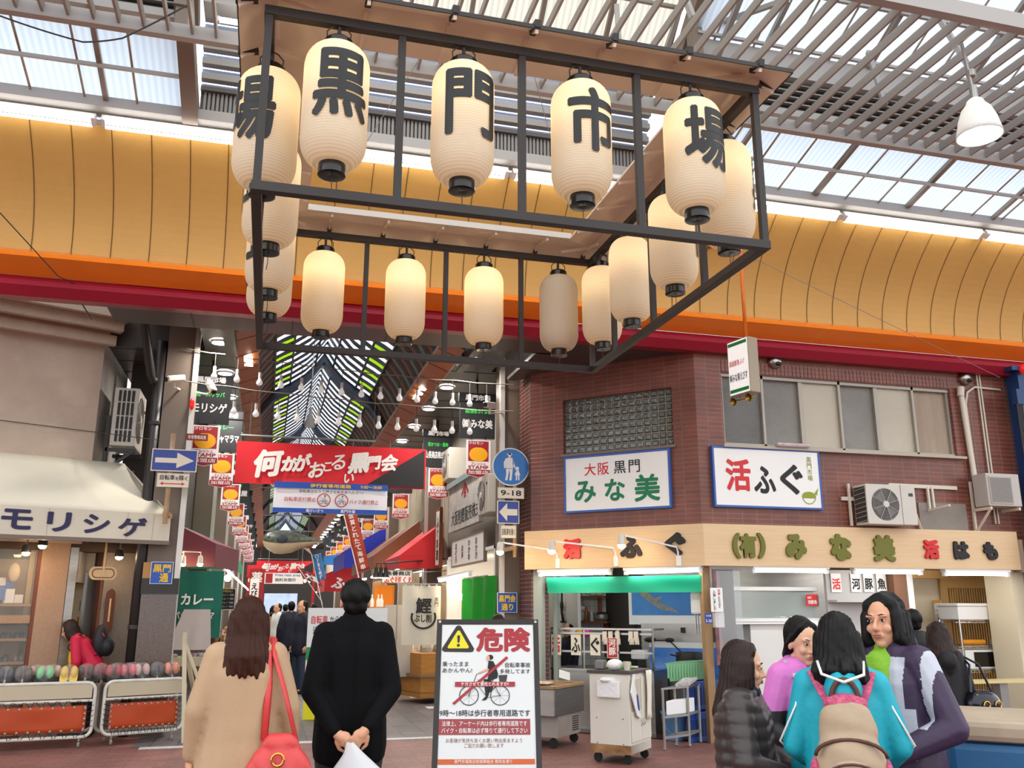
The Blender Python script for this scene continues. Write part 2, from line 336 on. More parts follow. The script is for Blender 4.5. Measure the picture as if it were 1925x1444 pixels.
# ================================================================ gutter beam, skylights, louvre ceiling
struct(MB().box((XA, 9.24, 6.74), (XB, 9.5, 6.86)), 'trim_4', MATS['beamgrey'])
mtrans('polycarb', '#cfd8e4', .9, .4, wave=.16, wscale=4.5); mtrans('polycream', '#d8d1c0', .9, .4, wave=.25, wscale=4.5); mat('rafter', '#8f897f', .5); mat('rafterbrown', '#7b6c5f', .5); mat('dirtyseam', '#a79d8c', .8); mat('corrug', '#8a8682', .6); mat('bladeblue', '#9aa6c4', .5); mat('bladegrey', '#97938c', .6); mat('ventdark', '#55524f', .6)
def sky_bay(x0, x1, rafts, seams, poly='polycarb'):
    y0, z0, y1, z1 = 9.3, 6.84, 8.1, 7.16; g = MB(); g.use(MATS[poly]); g.quad((x0, y0, z0), (x1, y0, z0), (x1, y1, z1), (x0, y1, z1)); g.quad((x0, 8.0, 7.92), (x1, 8.0, 7.92), (x1, 4.6, 9.5), (x0, 4.6, 9.5))
    P = lambda x, t: V((x, y0+(y1-y0)*t, z0+(z1-z0)*t-.03)); P2 = lambda x, t: V((x, 8.0-3.4*t, 7.92+1.58*t-.03))
    g.use(MATS['rafter'])
    for x in rafts: g.bar(P(x, 0), P(x, 1), .05, .05); g.bar(P2(x, 0), P2(x, 1), .05, .06)
    g.use(MATS['dirtyseam'])
    for x in seams: g.bar(P(x, 0), P(x, 1), .022, .012); g.bar(P2(x, 0), P2(x, 1), .022, .012)
    g.use(MATS['beamgrey'])
    for t in (.45,): g.bar(P(x0, t)-V((0, 0, .03)), P(x1, t)-V((0, 0, .03)), .035)
    for t in (.03, .2, .4): g.bar(P2(x0, t)-V((0, 0, .04)), P2(x1, t)-V((0, 0, .04)), .035)
    # louvred vent strip and eave between the two skylights
    g.use(MATS['ventdark']); g.box((x0, 8.16, 7.16), (x1, 8.2, 7.6)); g.use(MATS['bladegrey'])
    for i in range(5): z = 7.2+i*.085; g.obox((x0, 8.06, z), (x1-x0, 0, 0), (0, .1, .03), (0, 0, .015))
    g.use(MATS['beamgrey']); g.box((x0, 7.98, 7.58), (x1, 8.2, 7.9)); g.box((x0, 8.05, 7.12), (x1, 8.15, 7.2)); return g
def fr(a, st, n): return [a+st*i for i in range(n)]
struct(sky_bay(-9, -1.2, fr(-8.7, 1.68, 5), fr(-8.95, .52, 15)), 'ceiling_left', MATS['polycarb'])
struct(sky_bay(4.3, 17, fr(5.2, 1.4, 9), fr(4.55, .5, 25)), 'ceiling_right', MATS['polycarb'])
# middle bay over the crossing: corrugated strip, shutter blades, steep cream skylight
c = MB(); c.use(MATS['corrug']); x = -1.0
while x < 4.2: c.bar((x, 9.3, 6.84), (x, 9.3, 7.1), .028, .03, (0, 1, 0)); x += .045
c.use(MATS['ventdark']); c.box((-1.05, 9.32, 6.84), (4.25, 9.36, 7.12)); c.box((-1.05, 9.24, 7.1), (4.25, 9.36, 7.15))
for i in range(5):
    z = 7.14+i*.155; c.use(MATS['bladeblue']); c.obox((-1.05, 9.28-.05*i, z), (5.3, 0, 0), (0, .03, .075), (0, .02, 0)); c.use(MATS['bladegrey']); c.obox((-1.05, 9.2-.05*i, z+.08), (5.3, 0, 0), (0, .09, .0), (0, .0, .07))
c.use(MATS['beamgrey']); c.box((-1.05, 8.72, 7.84), (4.25, 9.0, 7.94))
c.use(MATS['polycream']); c.quad((-1.05, 8.6, 7.92), (4.25, 8.6, 7.92), (4.25, 6.0, 10.4), (-1.05, 6.0, 10.4))
c.use(MATS['rafter']); 
for z, y in ((8.35, 8.12), (8.9, 7.55), (9.5, 6.9)): c.bar((-1.05, y, z), (4.25, y, z), .04)
c.use(MATS['rafterbrown'])
for x in fr(-.6, .8, 7): c.bar((x, 8.58, 7.88), (x, 6.0, 10.34), .05, .06)
for x in (-1.13, 4.3): c.bar((x, 9.36, 6.8), (x, 7.9, 7.25), .16, .2); c.bar((x, 8.7, 7.5), (x, 5.5, 10.2), .14, .2); c.box((x-.06, 7.9, 6.95), (x+.06, 8.05, 8.2))
c.use(MATS['galv']); c.bar((4.5, 8.3, 7.3), (4.62, 6.2, 8.9), .06); c.bar((4.55, 8.2, 8.2), (4.75, 6.8, 7.6), .05); c.bar((3.9, 8.5, 7.2), (4.15, 7, 8.9), .05)
struct(c, 'ceiling_middle', MATS['corrug'])
fluo('strip_light', 'thin fluorescent strip in the roof above the shutter blades, seen between the lanterns', (-.9, 8.66, 7.6), (3.3, 8.66, 7.6), r=.03, n=1, housing=False)
# louvre: slats hung level over the street
lv = MB(); lv.use(MATS['louvregrey'])
def slats(x0, x1):
    x = -2.5+.2135*((x0+2.5)//.2135)
    while x < x1:
        if x > x0: lv.box((x-.012, 5.73, 6.8), (x+.012, 7.82, 6.89))
        x += .2135
slats(-8, -.62); slats(.1, 15)
lv.use(MATS['beamgrey']); lv.box((-9, 7.8, 6.76), (17, 7.88, 6.9)); lv.box((-9, 5.66, 6.78), (17, 5.75, 6.94)); lv.use(MATS['louvregrey'])
for x in fr(-6.2, 3.1, 8):
    lv.bar((x, 7.3, 6.92), (x+.1, 7.6, 7.8), .05); lv.bar((x+.4, 6.5, 6.92), (x+.3, 7.0, 8.4), .05)
struct(lv, 'ceiling_louvre', MATS['louvregrey'])
# wires sagging across the roof
def wire(name, label, pts, r=.006, m='wire', sag=0, n=10):
    a = []
    for p, q in zip(pts, pts[1:]):
        p, q = V(p), V(q)
        for i in range(n): t = i/n; a.append(p.lerp(q, t)-V((0, 0, sag*4*t*(1-t))))
    a.append(V(pts[-1])); return tag(MB().tube(a, r, 5).build(name, MATS[m]), label, 'cable')
wire('cable', 'black cable drooping below the skylight at the upper left', [ony(0, 30, 7.6), ony(155, 79, 7.6), ony(230, 72, 7.6), ony(355, 8, 7.6)], .008, sag=.01)
wire('guy_wire', 'thin wire slanting across the yellow cove at the far left', [ony(0, 400, 9.2), ony(110, 520, 9.9), ony(320, 612, 11.8)], .006, 'wire')
wire('guy_wire', 'thin wire crossing the yellow cove to the blue steel column', [ony(1405, 480, 8.9), ony(1880, 710, 9.95)], .004, 'wirepale')
# ================================================================ pendant bell lamp
t = thing('pendant_lamp', 'white bell-shaped pendant lamp hanging under the louvre at the upper right', 'lamp', (6.06, 6, 5.78))
o = V((6.09, 6, 5.93))
MB().lathe([(.05, .26), (.07, .24), (.09, .2), (.13, .15), (.165, .05), (.19, -.07), (.2, -.12), (.192, -.12), (.182, -.07), (.155, .05), (.12, .14), (.06, .19)], o, n=28).build('lamp_shade', mtrans('shade', '#e9e9e6', .45), t, smooth=True)
MB().ell(o+V((0, 0, .02)), .055).build('bulb', MATS['downlight'], t, smooth=True)
MB().tube([o+V((0, 0, .24)), o+V((0, 0, .4))], .035, 12).tube([o+V((-.01, 0, .4)), o+V((-.06, 0, .85))], .016, 8).lathe([(.045, .5), (.045, .56)], o, n=12, cap=True).build('stem', MATS['galv'], t, smooth=False)
# ================================================================ lantern frame
FX0, FX1, FY0, FY1, FZ0, FZ1 = -.21, 3.15, 5.02, 8.43, 4.0, 5.19
mat('frameblack', '#2a2320', .55); mat('eavecream', '#f1e4d2', .6, noise=.08, nscale=2); mat('eavewhite', '#d8d2c8', .5)
fr_t = thing('lantern_frame', 'large square black timber frame hung over the crossing, ringed with paper lanterns', 'frame', ((FX0+FX1)/2, (FY0+FY1)/2, FZ0))
w = .062
for z in (FZ0, FZ1):
    for y in (FY0, FY1): MB().box((FX0-w/2, y-w/2, z-w/2), (FX1+w/2, y+w/2, z+w/2)).build('beam', MATS['frameblack'], fr_t, bevel=.004)
    for x in (FX0, FX1): MB().box((x-w/2, FY0+w/2, z-w/2), (x+w/2, FY1-w/2, z+w/2)).build('beam', MATS['frameblack'], fr_t, bevel=.004)
PX = [FX0, .62, 1.42, 2.24, FX1]; PXB = [FX0, .76, 1.57, 2.37, FX1]; PY = [5.9, 6.87, 7.8]
ww = .046
for (x, y) in [(x, FY0) for x in PX] + [(x, FY1) for x in PXB] + [(FX0, y) for y in PY] + [(FX1, y) for y in PY]:
    MB().box((x-ww/2, y-ww/2, FZ0+w/2), (x+ww/2, y+ww/2, FZ1-w/2)).build('post', MATS['frameblack'], fr_t)
ev = MB(); zo, zc, zi = 5.25, 5.36, 5.27; do, di = .2, .36
def ring(d): return [(FX0-d, FY0-d), (FX1+d, FY0-d), (FX1+d, FY1+d), (FX0-d, FY1+d)]
ro, rc, ri = ring(do), ring(0), ring(-di)
for k in range(4):
    j = (k+1) % 4
    for (p, zp), (q, zq) in (((ro, zo), (rc, zc)), ((rc, zc), (ri, zi))):
        a, b, c2, d = [V((*p[k], zp)), V((*p[j], zp)), V((*q[j], zq)), V((*q[k], zq))]
        ev.add([a, b, c2, d, a+UP*.02, b+UP*.02, c2+UP*.02, d+UP*.02], [(3, 2, 1, 0), (4, 5, 6, 7), (0, 1, 5, 4), (1, 2, 6, 5), (2, 3, 7, 6), (3, 0, 4, 7)])
ev.build('eave_board', MATS['eavecream'], fr_t)
for k in range(4):
    j = (k+1) % 4; L = (V((*ro[j], 0))-V((*ro[k], 0))).length; n = 7
    for i in range(n):
        s = .25+(L-.5)*i/(n-1); d = (V((*ro[j], 0))-V((*ro[k], 0))).normalized(); inn = V((-d.y, d.x, 0)); p = V((*ro[k], 0))+d*s
        bt = MB(); bt.bar(p+inn*.01+UP*(zo-.012), p+inn*(do-.03)+UP*(zc-.02), .022, .03); bt.bar(p+inn*(do+.03)+UP*(zc-.02), p+inn*(do+di-.01)+UP*(zi-.012), .022, .03)
        bt.build('batten', MATS['eavecream'], fr_t); MB().bar(p+UP*(zo+.03)-inn*.015, p+UP*(zo+.055)+inn*.12, .04, .05).build('batten_end', MATS['frameblack'], fr_t)
ed = MB()
for k in range(4): ed.bar(V((*ro[k], zo+.012)), V((*ro[(k+1) % 4], zo+.012)), .008, .03)
ed.build('edge_strip', MATS['frameblack'], fr_t)
st = MB(); st.bar((FX0+.35, FY1-.37, 5.3), (FX1-.35, FY1-.37, 5.3), .05, .06); st.build('light_strip', MATS['eavewhite'], fr_t)
for k, (x, y) in enumerate(((0.3, FY1-.3), (2.9, FY1-.3), (0.3, FY0+.3), (2.9, FY0+.3))):
    e = (x+(1.9 if x < 1 else -1.9)*.5, 6.9, 6.8); MB().tube([(x, y, 5.33), e], .004, 4).lathe([(.012, 0), (.03, .01), (.03, .03), (.012, .04)], (x, y, 5.34), n=8).build('hanging_wire', MATS['wirepale'], fr_t)
# ================================================================ paper lanterns
mtrans('lanternpaper', '#fdf1da', .55, .6, wave=.34, wscale=17, axis='Z'); mat('lanternink', '#141110', .5); mat('lanterncap', '#15110f', .22)
lp = []
nr = 44
def lrad(h):  # h -.41 .. .40
    e = .15; R = .203
    if h > .40-e: q = (h-(.40-e))/e; return .085+(R-.085)*sqrt(max(0, 1-q*q*.98))
    if h < -.41+e*1.15: q = ((-.41+e*1.15)-h)/(e*1.15); return .082+(R-.082)*sqrt(max(0, 1-q*q*.98))
    return R
for i in range(nr+1):
    h = -.41+.81*i/nr; lp.append((lrad(h), h))
    if i < nr: h2 = h+.81/nr*.5; lp.append((lrad(h2)-.0045, h2))
def lantern(label, loc, lit=True, ch=None, ang=0, group=None, power=2.0):
    global L0
    t = thing('paper_lantern', label, 'lantern', V(loc)-UP*.41, group); c = V(loc)
    if L0 is None:
        L0 = {}
        o = MB().lathe(lp, c, n=32).build('paper_shade', MATS['lanternpaper'], t, smooth=True, auto=80); L0['p'] = o
        o = MB().lathe([(.0, .385), (.075, .385), (.09, .4), (.09, .45), (.075, .465), (0, .465)], c, n=24).build('top_cap', MATS['lanterncap'], t, smooth=True, auto=40); L0['t'] = o
        mb = MB().lathe([(0, -.40), (.082, -.40), (.085, -.47), (.07, -.475), (.0, -.465)], c, n=24); o = mb.build('bottom_cap', MATS['lanterncap'], t, smooth=True, auto=40); L0['b'] = o
        mb = MB().tube([c+V((.07, 0, .46)), c+V((.075, 0, .52)), c+V((.04, 0, .56)), c+V((0, 0, .58))], .005, 5).tube([c+V((-.07, 0, .46)), c+V((-.075, 0, .52)), c+V((-.04, 0, .56)), c+V((0, 0, .58))], .005, 5).tube([c+V((0, 0, .46)), c+V((0, 0, .6))], .012, 6); L0['h'] = mb.build('hanging_hook', MATS['wire'], t)
        L0['w'] = MB().tube([c+V((0, 0, -.47)), c+V((.004, 0, -.54)), c+V((-.003, 0, -.6))], .003, 4).build('pull_wire', MATS['wire'], t); L0['c'] = c
    else:
        for q in 'ptbhw': o = L0[q].copy(); COL.objects.link(o); o.parent = t; o.matrix_parent_inverse = L0[q].matrix_parent_inverse.copy()
    if lit:
        l = bpy.data.lights.new('lantern_bulb', 'POINT'); l.energy = power; l.color = (1, .71, .4); l.shadow_soft_size = .03
        o = bpy.data.objects.new('bulb', l); COL.objects.link(o); o.location = c+UP*.2; o['kind'] = 'helper' if False else ''; del o['kind']; adopt(o, t)
    if ch:
        s, w, h, z0 = ch; P, F, asp = glyphs(s, .034, 3); bm = bmesh.new(); vs = [bm.verts.new(((a-.5)*w, (b-.5)*h, c_)) for a, b, c_ in P]
        for f in F:
            try: bm.faces.new([vs[i] for i in f])
            except Exception: pass
        for ax, n, L in ((0, 16, w), (1, 18, h)):
            for i in range(1, n):
                co = [0, 0, 0]; no = [0, 0, 0]; co[ax] = -L/2+L*i/n; no[ax] = 1
                bmesh.ops.bisect_plane(bm, geom=bm.verts[:]+bm.edges[:]+bm.faces[:], plane_co=co, plane_no=no)
        for v in bm.verts:
            hh = v.co.y+z0; r = lrad(hh)+.0035+v.co.z; a = ang+v.co.x/.203; v.co = c+V((sin(a)*r, -cos(a)*r, hh))
        me = bpy.data.meshes.new('lettering'); bm.to_mesh(me); bm.free(); me.materials.append(MATS['lanternink']); o = bpy.data.objects.new('lettering', me); COL.objects.link(o); adopt(o, t)
    return t
L0 = None; LZ = 4.6; G = 'paper lanterns round the black frame'
for s, x, n in (('黒', .22, 'first'), ('門', 1.025, 'second'), ('市', 1.83, 'third'), ('場', 2.65, 'fourth')):
    lantern(f'lit cream paper lantern lettered {s}, {n} from the left on the near side of the frame', (x, 5.02, LZ), ch=(s, .36, .46, .05), ang=.12, group=G)
for i, y in enumerate((5.42, 6.38, 7.4, 8.05)):
    lantern(['lit paper lantern lettered 場 at the near left corner, behind the corner post', 'second lit paper lantern along the left side of the frame', 'third lit paper lantern along the left side of the frame', 'fourth and rearmost lit paper lantern along the left side of the frame'][i], (FX0+.06 if i else FX0+.02, y, LZ), ch=(('場', '市', '門', '黒')[i], .36, .46, .05), ang=-.62 if i == 0 else -1.5, group=G)
for i, y in enumerate((5.48, 6.4, 7.33, 8.1)):
    lantern(['lit paper lantern at the near right corner, half hidden by the one lettered 場', 'second lit paper lantern along the right side of the frame', 'third lit paper lantern along the right side of the frame', 'fourth and rearmost lit paper lantern along the right side of the frame'][i], (FX1-.01, y, LZ), ch=(('黒', '門', '市', '場')[i], .36, .46, .05), ang=1.57, group=G)
for i, x in enumerate((.35, 1.16, 1.97, 2.78)):
    lantern([f'lit plain paper lantern, {ORD[i]} from the left on the far side of the frame', 'unlit grey-white paper lantern, last on the right of the far side'][i == 3], (x, 8.42, LZ-.01), lit=i < 3, group=G, power=3)
# ================================================================ side arcade: columns, ceiling, vault
mat('ceildark', '#4a4643', .35, noise=.12, nscale=1.5); mat('woodfascia', '#a8622a', .45, noise=.12, nscale=2); mat('soffitbrown', '#4b3f3a', .4); mat('ribdark', '#39424f', .5); mat('ribblack', '#25262a', .5)
mtrans('vaultwhite', '#eef5ff', .92, .4); mtrans('vaultgreen', '#9fd41e', .6, .5); mat('vaultorange', '#9a4a24', .5); mat('vaulttan', '#8d7c6c', .5); mat('flange', '#c9c3ba', .35, metal=.4); mat('darkpipe', '#26211f', .45)
s = MB(); s.use(MATS['soffitbrown']); s.box((-1.95, 10.38, 4.885), (3.5, 10.9, 4.95)); s.box((-1.95, 10.9, 4.9), (3.5, 11.0, 5.35)); s.use(MATS['ceildark'])
s.prism([(3.3, 10.4), (5.6, 10.4), (3.4, 12.5), (3.3, 12.5)], (0, 0, 4.9), (1, 0, 0), (0, 1, 0), (0, 0, .05)); s.use(MATS['ribblack'])
for x in fr(-2.2, 1.15, 6): s.box((x-.008, 10.37, 4.88), (x+.008, 10.92, 4.886))
s.use(MATS['ceildark']); s.box((-1.95, 11.0, 5.78), (-.7, 13.25, 5.85)); s.box((2.5, 11.0, 5.78), (3.8, 13.25, 5.85)); s.box((-1.95, 10.9, 5.3), (-.7, 11.0, 5.85)); s.box((2.5, 10.9, 5.3), (3.8, 11.0, 5.85)); s.box((-.7, 10.95, 5.9), (2.6, 11.05, 8.2)); s.box((-.75, 10.95, 4.95), (-.6, 12.4, 7.5)); s.box((2.5, 10.95, 4.95), (2.6, 12.4, 7.5))
struct(s, 'trim_entrance', MATS['soffitbrown'])
YE = 60.0
c = MB(); c.use(MATS['ceildark']); c.box((-2.4, 13.2, 5.2), (-.63, YE, 5.28)); c.box((2.45, 13.2, 5.2), (4.2, YE, 5.28)); c.box((-1.08, 12.0, 5.2), (-.63, 13.2, 5.28)); c.box((2.45, 12.0, 5.2), (3.22, 13.2, 5.28)); c.box((-2.4, 13.2, 5.28), (-1.08, 13.25, 5.9)); c.box((3.22, 13.2, 5.28), (4.2, 13.25, 5.9))
c.use(MATS['ribblack'])
for i in range(70):
    y = 13.3+i*.7
    for x0, x1 in ((-2.4, -.63), (2.45, 4.2)): c.box((x0, y-.006, 5.194), (x1, y+.006, 5.2))
c.use(MATS['greysteel']); c.box((-.66, 11.9, 5.05), (-.63, YE, 5.25)); c.box((2.45, 11.9, 5.05), (2.48, YE, 5.25))
struct(c, 'ceiling_arcade', MATS['ceildark'])
c = MB(); c.use(MATS['woodfascia']); c.obox((-.63, 11.6, 5.05), (.3, 0, .12), (0, YE-11.6, 0), (0, 0, .06)); c.obox((2.45, 11.6, 5.05), (-.3, 0, .12), (0, YE-11.6, 0), (0, 0, .06))
c.use(MATS['ribblack'])
for i in range(60):
    y = 12+i*.8; c.obox((-.63, y, 5.045), (.3, 0, .12), (0, .012, 0), (0, 0, .01)); c.obox((2.45, y, 5.045), (-.3, 0, .12), (0, .012, 0), (0, 0, .01))
struct(c, 'trim_wood', MATS['woodfascia'])
VP_ = [(0, 7.15), (.2, 6.86), (.42, 6.62), (.72, 6.4), (.9, 6.3), (1.05, 6.2), (1.28, 5.9), (1.5, 5.5)]; VC = .935
def vp(k, sgn): return V((VC+sgn*VP_[k][0], 0, VP_[k][1]))
v = MB(); n = int((YE-12)/.48)
for i in range(n):
    y = 12.0+i*.48
    for sg in (-1, 1):
        for k in range(len(VP_)-1):
            a, b = vp(k, sg), vp(k+1, sg); dn = V((0, 0, -.05))
            v.use(MATS['ribdark'] if k < 5 else MATS['ribblack']); v.obox(a+V((0, y, -.012)), b-a, (0, .24, 0), (0, 0, .02))
            v.use(MATS['vaultwhite'] if k < 3 or (k < 5 and i % 2) else MATS['vaultgreen'] if k < 5 else MATS['vaultorange'] if i % 2 else MATS['vaulttan'])
            v.quad(a+V((0, y+.24, 0)), b+V((0, y+.24, 0)), b+V((0, y+.48, 0)), a+V((0, y+.48, 0)))
        v.use(MATS['ribblack'])
        if k > 0 and i == 0:
            for k2 in (1, 3, 5, 7): p = vp(k2, sg); v.bar(p+V((0, 12, -.02)), p+V((0, YE, -.02)), .035, .05)
v.use(MATS['ribdark'])
for j in range(7):
    y = 12.05+j*7
    for sg in (-1, 1):
        for k in range(len(VP_)-1): a, b = vp(k, sg), vp(k+1, sg); v.obox(a+V((0, y+.7, -.2)), b-a, (0, .3, 0), (0, 0, .2))
v.use(MATS['ribblack'])
for sg in (-1, 1): v.box((VC+sg*1.5-.03, 12, 5.15), (VC+sg*1.5+.03, YE, 5.55))
struct(v, 'ceiling_vault', MATS['ribdark'])
# far gable that closes the arcade
g = MB(); g.use(MATS['ribdark']); g.prism([(-1.5, 5.2), (3.4, 5.2), (3.4, 7.6), (VC, 8.4), (-1.5, 7.6)], (0, YE+.3, 0), (1, 0, 0), (0, 0, 1), (0, .1, 0)); g.use(MATS['vaultwhite'])
g.use(mat('gablelit', '#dfe6ec', .6, emit=.7)); g.prism([(-.35, 5.35), (2.25, 5.35), (1.5, 6.1), (VC, 6.85), (.4, 6.1)], (0, YE+.2, 0), (1, 0, 0), (0, 0, 1), (0, .05, 0)); g.use(MATS['ribblack'])
for x in (0, .45, .93, 1.4, 1.85): g.box((x-.03, YE+.15, 5.35), (x+.03, YE+.2, 6.3))
for z in (5.6, 6.05): g.box((-.3, YE+.15, z-.03), (2.2, YE+.2, z+.03))
g.use(MATS['ceildark']); g.box((-6, YE+2, 0), (8, YE+2.1, 9)); struct(g, 'wall_gable', MATS['ribdark'])
# columns
def column(x0, x1, y, side):
    m = MB(); m.use(MATS['brownmetal']); zt = 5.78 if y < 13 else 5.2; m.box((x0, y, 0), (x1, y+.4, zt)); m.use(MATS['flange'])
    xi = x1 if side < 0 else x0; m.box((xi-.035, y-.02, .9), (xi+.035, y+.05, zt-.2)); m.use(MATS['ribblack']); m.box((x0-.06, y-.05, zt-.16), (x1+.06, y+.45, zt)); return m
mat('granite', '#6f5d54', .15, noise=.35, nscale=60)
for j in range(6):
    y = 12.75+j*6.65; struct(column(-1.545, -1.155, y, -1), 'column', MATS['brownmetal']); struct(column(3.29, 3.655, y, 1), 'column', MATS['brownmetal'])
struct(MB().use(MATS['granite']).box((-1.57, 12.71, 0), (-1.13, 12.75, 1.75)).use(MATS['darkmetal']).box((-1.58, 12.69, 1.75), (-1.12, 12.75, 1.95)), 'trim_column', MATS['granite'])
# downlights of the side arcade
dl = None
for i in range(27):
    y = 12.55+i*1.75
    for sg, x in ((0, -.85), (1, 2.72)):
        lab = f'round ceiling downlight of the side arcade, {ORD[i]} from the entrance in the {["left", "right"][sg]} row'
        if dl is None:
            dl = thing('downlight', lab, 'light', (x, y, 5.17), 'round downlights of the side arcade')
            DA = MB().lathe([(0, 5.18), (.1, 5.18)], (x, y, 0), n=20).build('diffuser', MATS['downlight'], dl); MB().lathe([(.1, 5.178), (.1, 5.165), (.125, 5.165), (.13, 5.195)], (x, y, 0), n=20).build('rim', MATS['whiteplast'], dl, smooth=True)
        else: o = copy_tree(dl); put(o, (x, y, 5.17)); o['label'] = lab
        if i == 1 and sg == 0: pass
for k, (px, py) in enumerate(((466, 681), (466, 691.5), (466.5, 701))):
    p = onx(px, py, -.47); tag(MB().box((p.x-.06, p.y-.06, 5.09), (p.x+.06, p.y+.06, 5.1)).build('spot_light', MATS['spotlit']), f'small square spotlight under the left wooden strip, {ORD[k]} of three', 'light', 'small spotlights under the wooden strips')
for k, (px, py) in enumerate(((795.5, 708.5), (789.5, 718), (783.5, 727))):
    p = onx(px, py, 2.3); tag(MB().box((p.x-.06, p.y-.06, 5.09), (p.x+.06, p.y+.06, 5.1)).build('spot_light', MATS['spotlit']), f'small square spotlight under the right wooden strip, {ORD[k]} of three', 'light', 'small spotlights under the wooden strips')
# ================================================================ shop fronts along the side arcade (walls)
mat('wallgrey', '#8d857c', .7, noise=.1, nscale=1.5); mat('walldark', '#3d3834', .7); mat('siding', '#cfc5b4', .55); mat('sidingline', '#a59a88', .6); mat('purple', '#5b2341', .6); mat('maroonawn', '#6d2b3a', .6)
w = MB(); w.use(MATS['walldark']); w.box((-2.3, 14.9, 2.6), (-1.55, YE, 5.2)); w.box((-2.3, 14.9, 0), (-2.2, YE, 2.6)); struct(w, 'wall_left_arcade', MATS['walldark'])
w = MB(); w.use(MATS['wallgrey']); w.box((3.7, 13.2, 2.55), (4.3, 19.0, 5.2)); w.use(MATS['siding']); w.box((3.62, 19, 2.6), (4.3, YE, 5.2)); w.use(MATS['sidingline'])
y = 19.0
while y < 34: w.box((3.6, y, 2.6), (3.62, y+.02, 5.2)); y += .18
w.use(MATS['walldark']); w.box((5.2, 12.6, 0), (5.3, YE, 2.6)); struct(w, 'wall_right_arcade', MATS['wallgrey'])
for k, (z0, z1) in enumerate(((3.0, 3.9), (3.15, 4.05), (3.3, 4.2))):   # slanting rails on the siding
    tag(MB().tube([(3.56, 22.5, z0), (3.56, 19.6, z1)], .02, 6).build('handrail', MATS['greysteel']), f'slanting steel rail on the pale siding above the right-hand shops, {["lowest", "middle", "topmost"][k]} of three', 'rail', 'slanting rails on the siding')
# ================================================================ hanging shop signs and stamp flags
mat('signdark', '#2d2e30', .6, spec=.3); mat('signcap', '#222326', .6, spec=.3); mat('stampwhite', '#f1ecec', .5); mat('stampred', '#a31d26', .5); mat('stampyellow', '#f6ad10', .5); mat('stampline', '#5a1d14', .6)
LT = [('靴・スリッパ', 'モリシゲ'), ('カレー', 'パジャマラマ'), ('鮮魚', '㈱魚清'), ('青果', '三田屋'), ('珍味', '山仁'), ('惣菜', '石橋'), ('寿司', 'まぐろや'), ('昆布', '北辰'), ('漬物', '伊勢屋'), ('茶', '深廣')]
RT = [('高級鮮魚 ふぐ はも', '㈱みな美'), ('花かつお・昆布', '山長商店株式会社'), ('鮮魚', '魚善商店'), ('ドラッグ', 'チク'), ('鮮魚', '山崎やん'), ('野菜', '八百屋'), ('菓子', '門屋'), ('精肉', '丸善'), ('花', '花屋'), ('海苔', '村屋')]
G1, G2 = 'dark hanging shop signs of the side arcade', 'white stamp flags under the hanging signs'
FLAG = None
def stampflag(o, label, wd=.42, full=True):
    """o top-left"""
    global FLAG
    u = V((1, 0, 0)); h = wd*1.5
    if FLAG is not None and not full:
        c = copy_tree(FLAG[0]); c['label'] = label; c.matrix_basis = MX.Translation(o + u*wd/2+DN*h); return c
    t = thing('stamp_flag', label, 'flag', o+u*wd/2+DN*h, G2); k = wd/.42
    P = lambda pts: [(a*wd, b*wd) for a, b in pts]
    m = MB(); m.prism([(a, -b) for a, b in P([(0, 0), (1, 0), (1, 1.4), (.5, 1.52), (0, 1.4)])], o, u, UP, (0, .01, 0)); m.build('panel', MATS['stampwhite'], t)
    n = -.004
    def pl(pts, mm, nm, lift): MB().add([o+u*a+DN*b+V((0, -lift, 0)) for a, b in P(pts)], [tuple(range(len(pts)-1, -1, -1))]).build(nm, MATS[mm], t)
    pl([(.08, .04), (.92, .04), (.92, .86), (.08, .86)], 'stampred', 'picture_ground', .002)
    q = [(.5+.38*cos(a)*(1 if True else 0), .58+.3*sin(a)) for a in [2*pi*i/20 for i in range(20)]]
    pl([(x, max(.3, min(.86, y))) for x, y in q], 'stampyellow', 'yellow_disc', .004)
    m = MB(); letter(m, 'クロモン', o, u, DN, .4*wd, .12*wd, .12*wd, .6*wd, bold=.02, lift=.008); m.build('lettering', MATS['stampwhite'], t)
    m = MB(); letter(m, 'フレッシュ', o, u, DN, .5*wd, .96*wd, .12*wd, .6*wd, bold=.02); letter(m, 'STAMP', o, u, DN, .5*wd, 1.1*wd, .14*wd, .82*wd, bold=.025); m.build('lettering', MATS['stampred'], t)
    pl([(.02, 1.19), (.98, 1.19), (.98, 1.39), (.5, 1.5), (.02, 1.39)], 'stampred', 'lower_band', .002)
    m = MB(); letter(m, '加盟店', o, u, DN, .5*wd, 1.3*wd, .15*wd, .84*wd, bold=.02, lift=.006); m.build('lettering', MATS['stampwhite'], t)
    m = MB().box((o.x+wd*.2, o.y, o.z), (o.x+wd*.23, o.y+.01, o.z+.07)).box((o.x+wd*.77, o.y, o.z), (o.x+wd*.8, o.y+.01, o.z+.07)); m.build('hanger', MATS['wire'], t)
    if FLAG is None: FLAG = (t,)
    return t
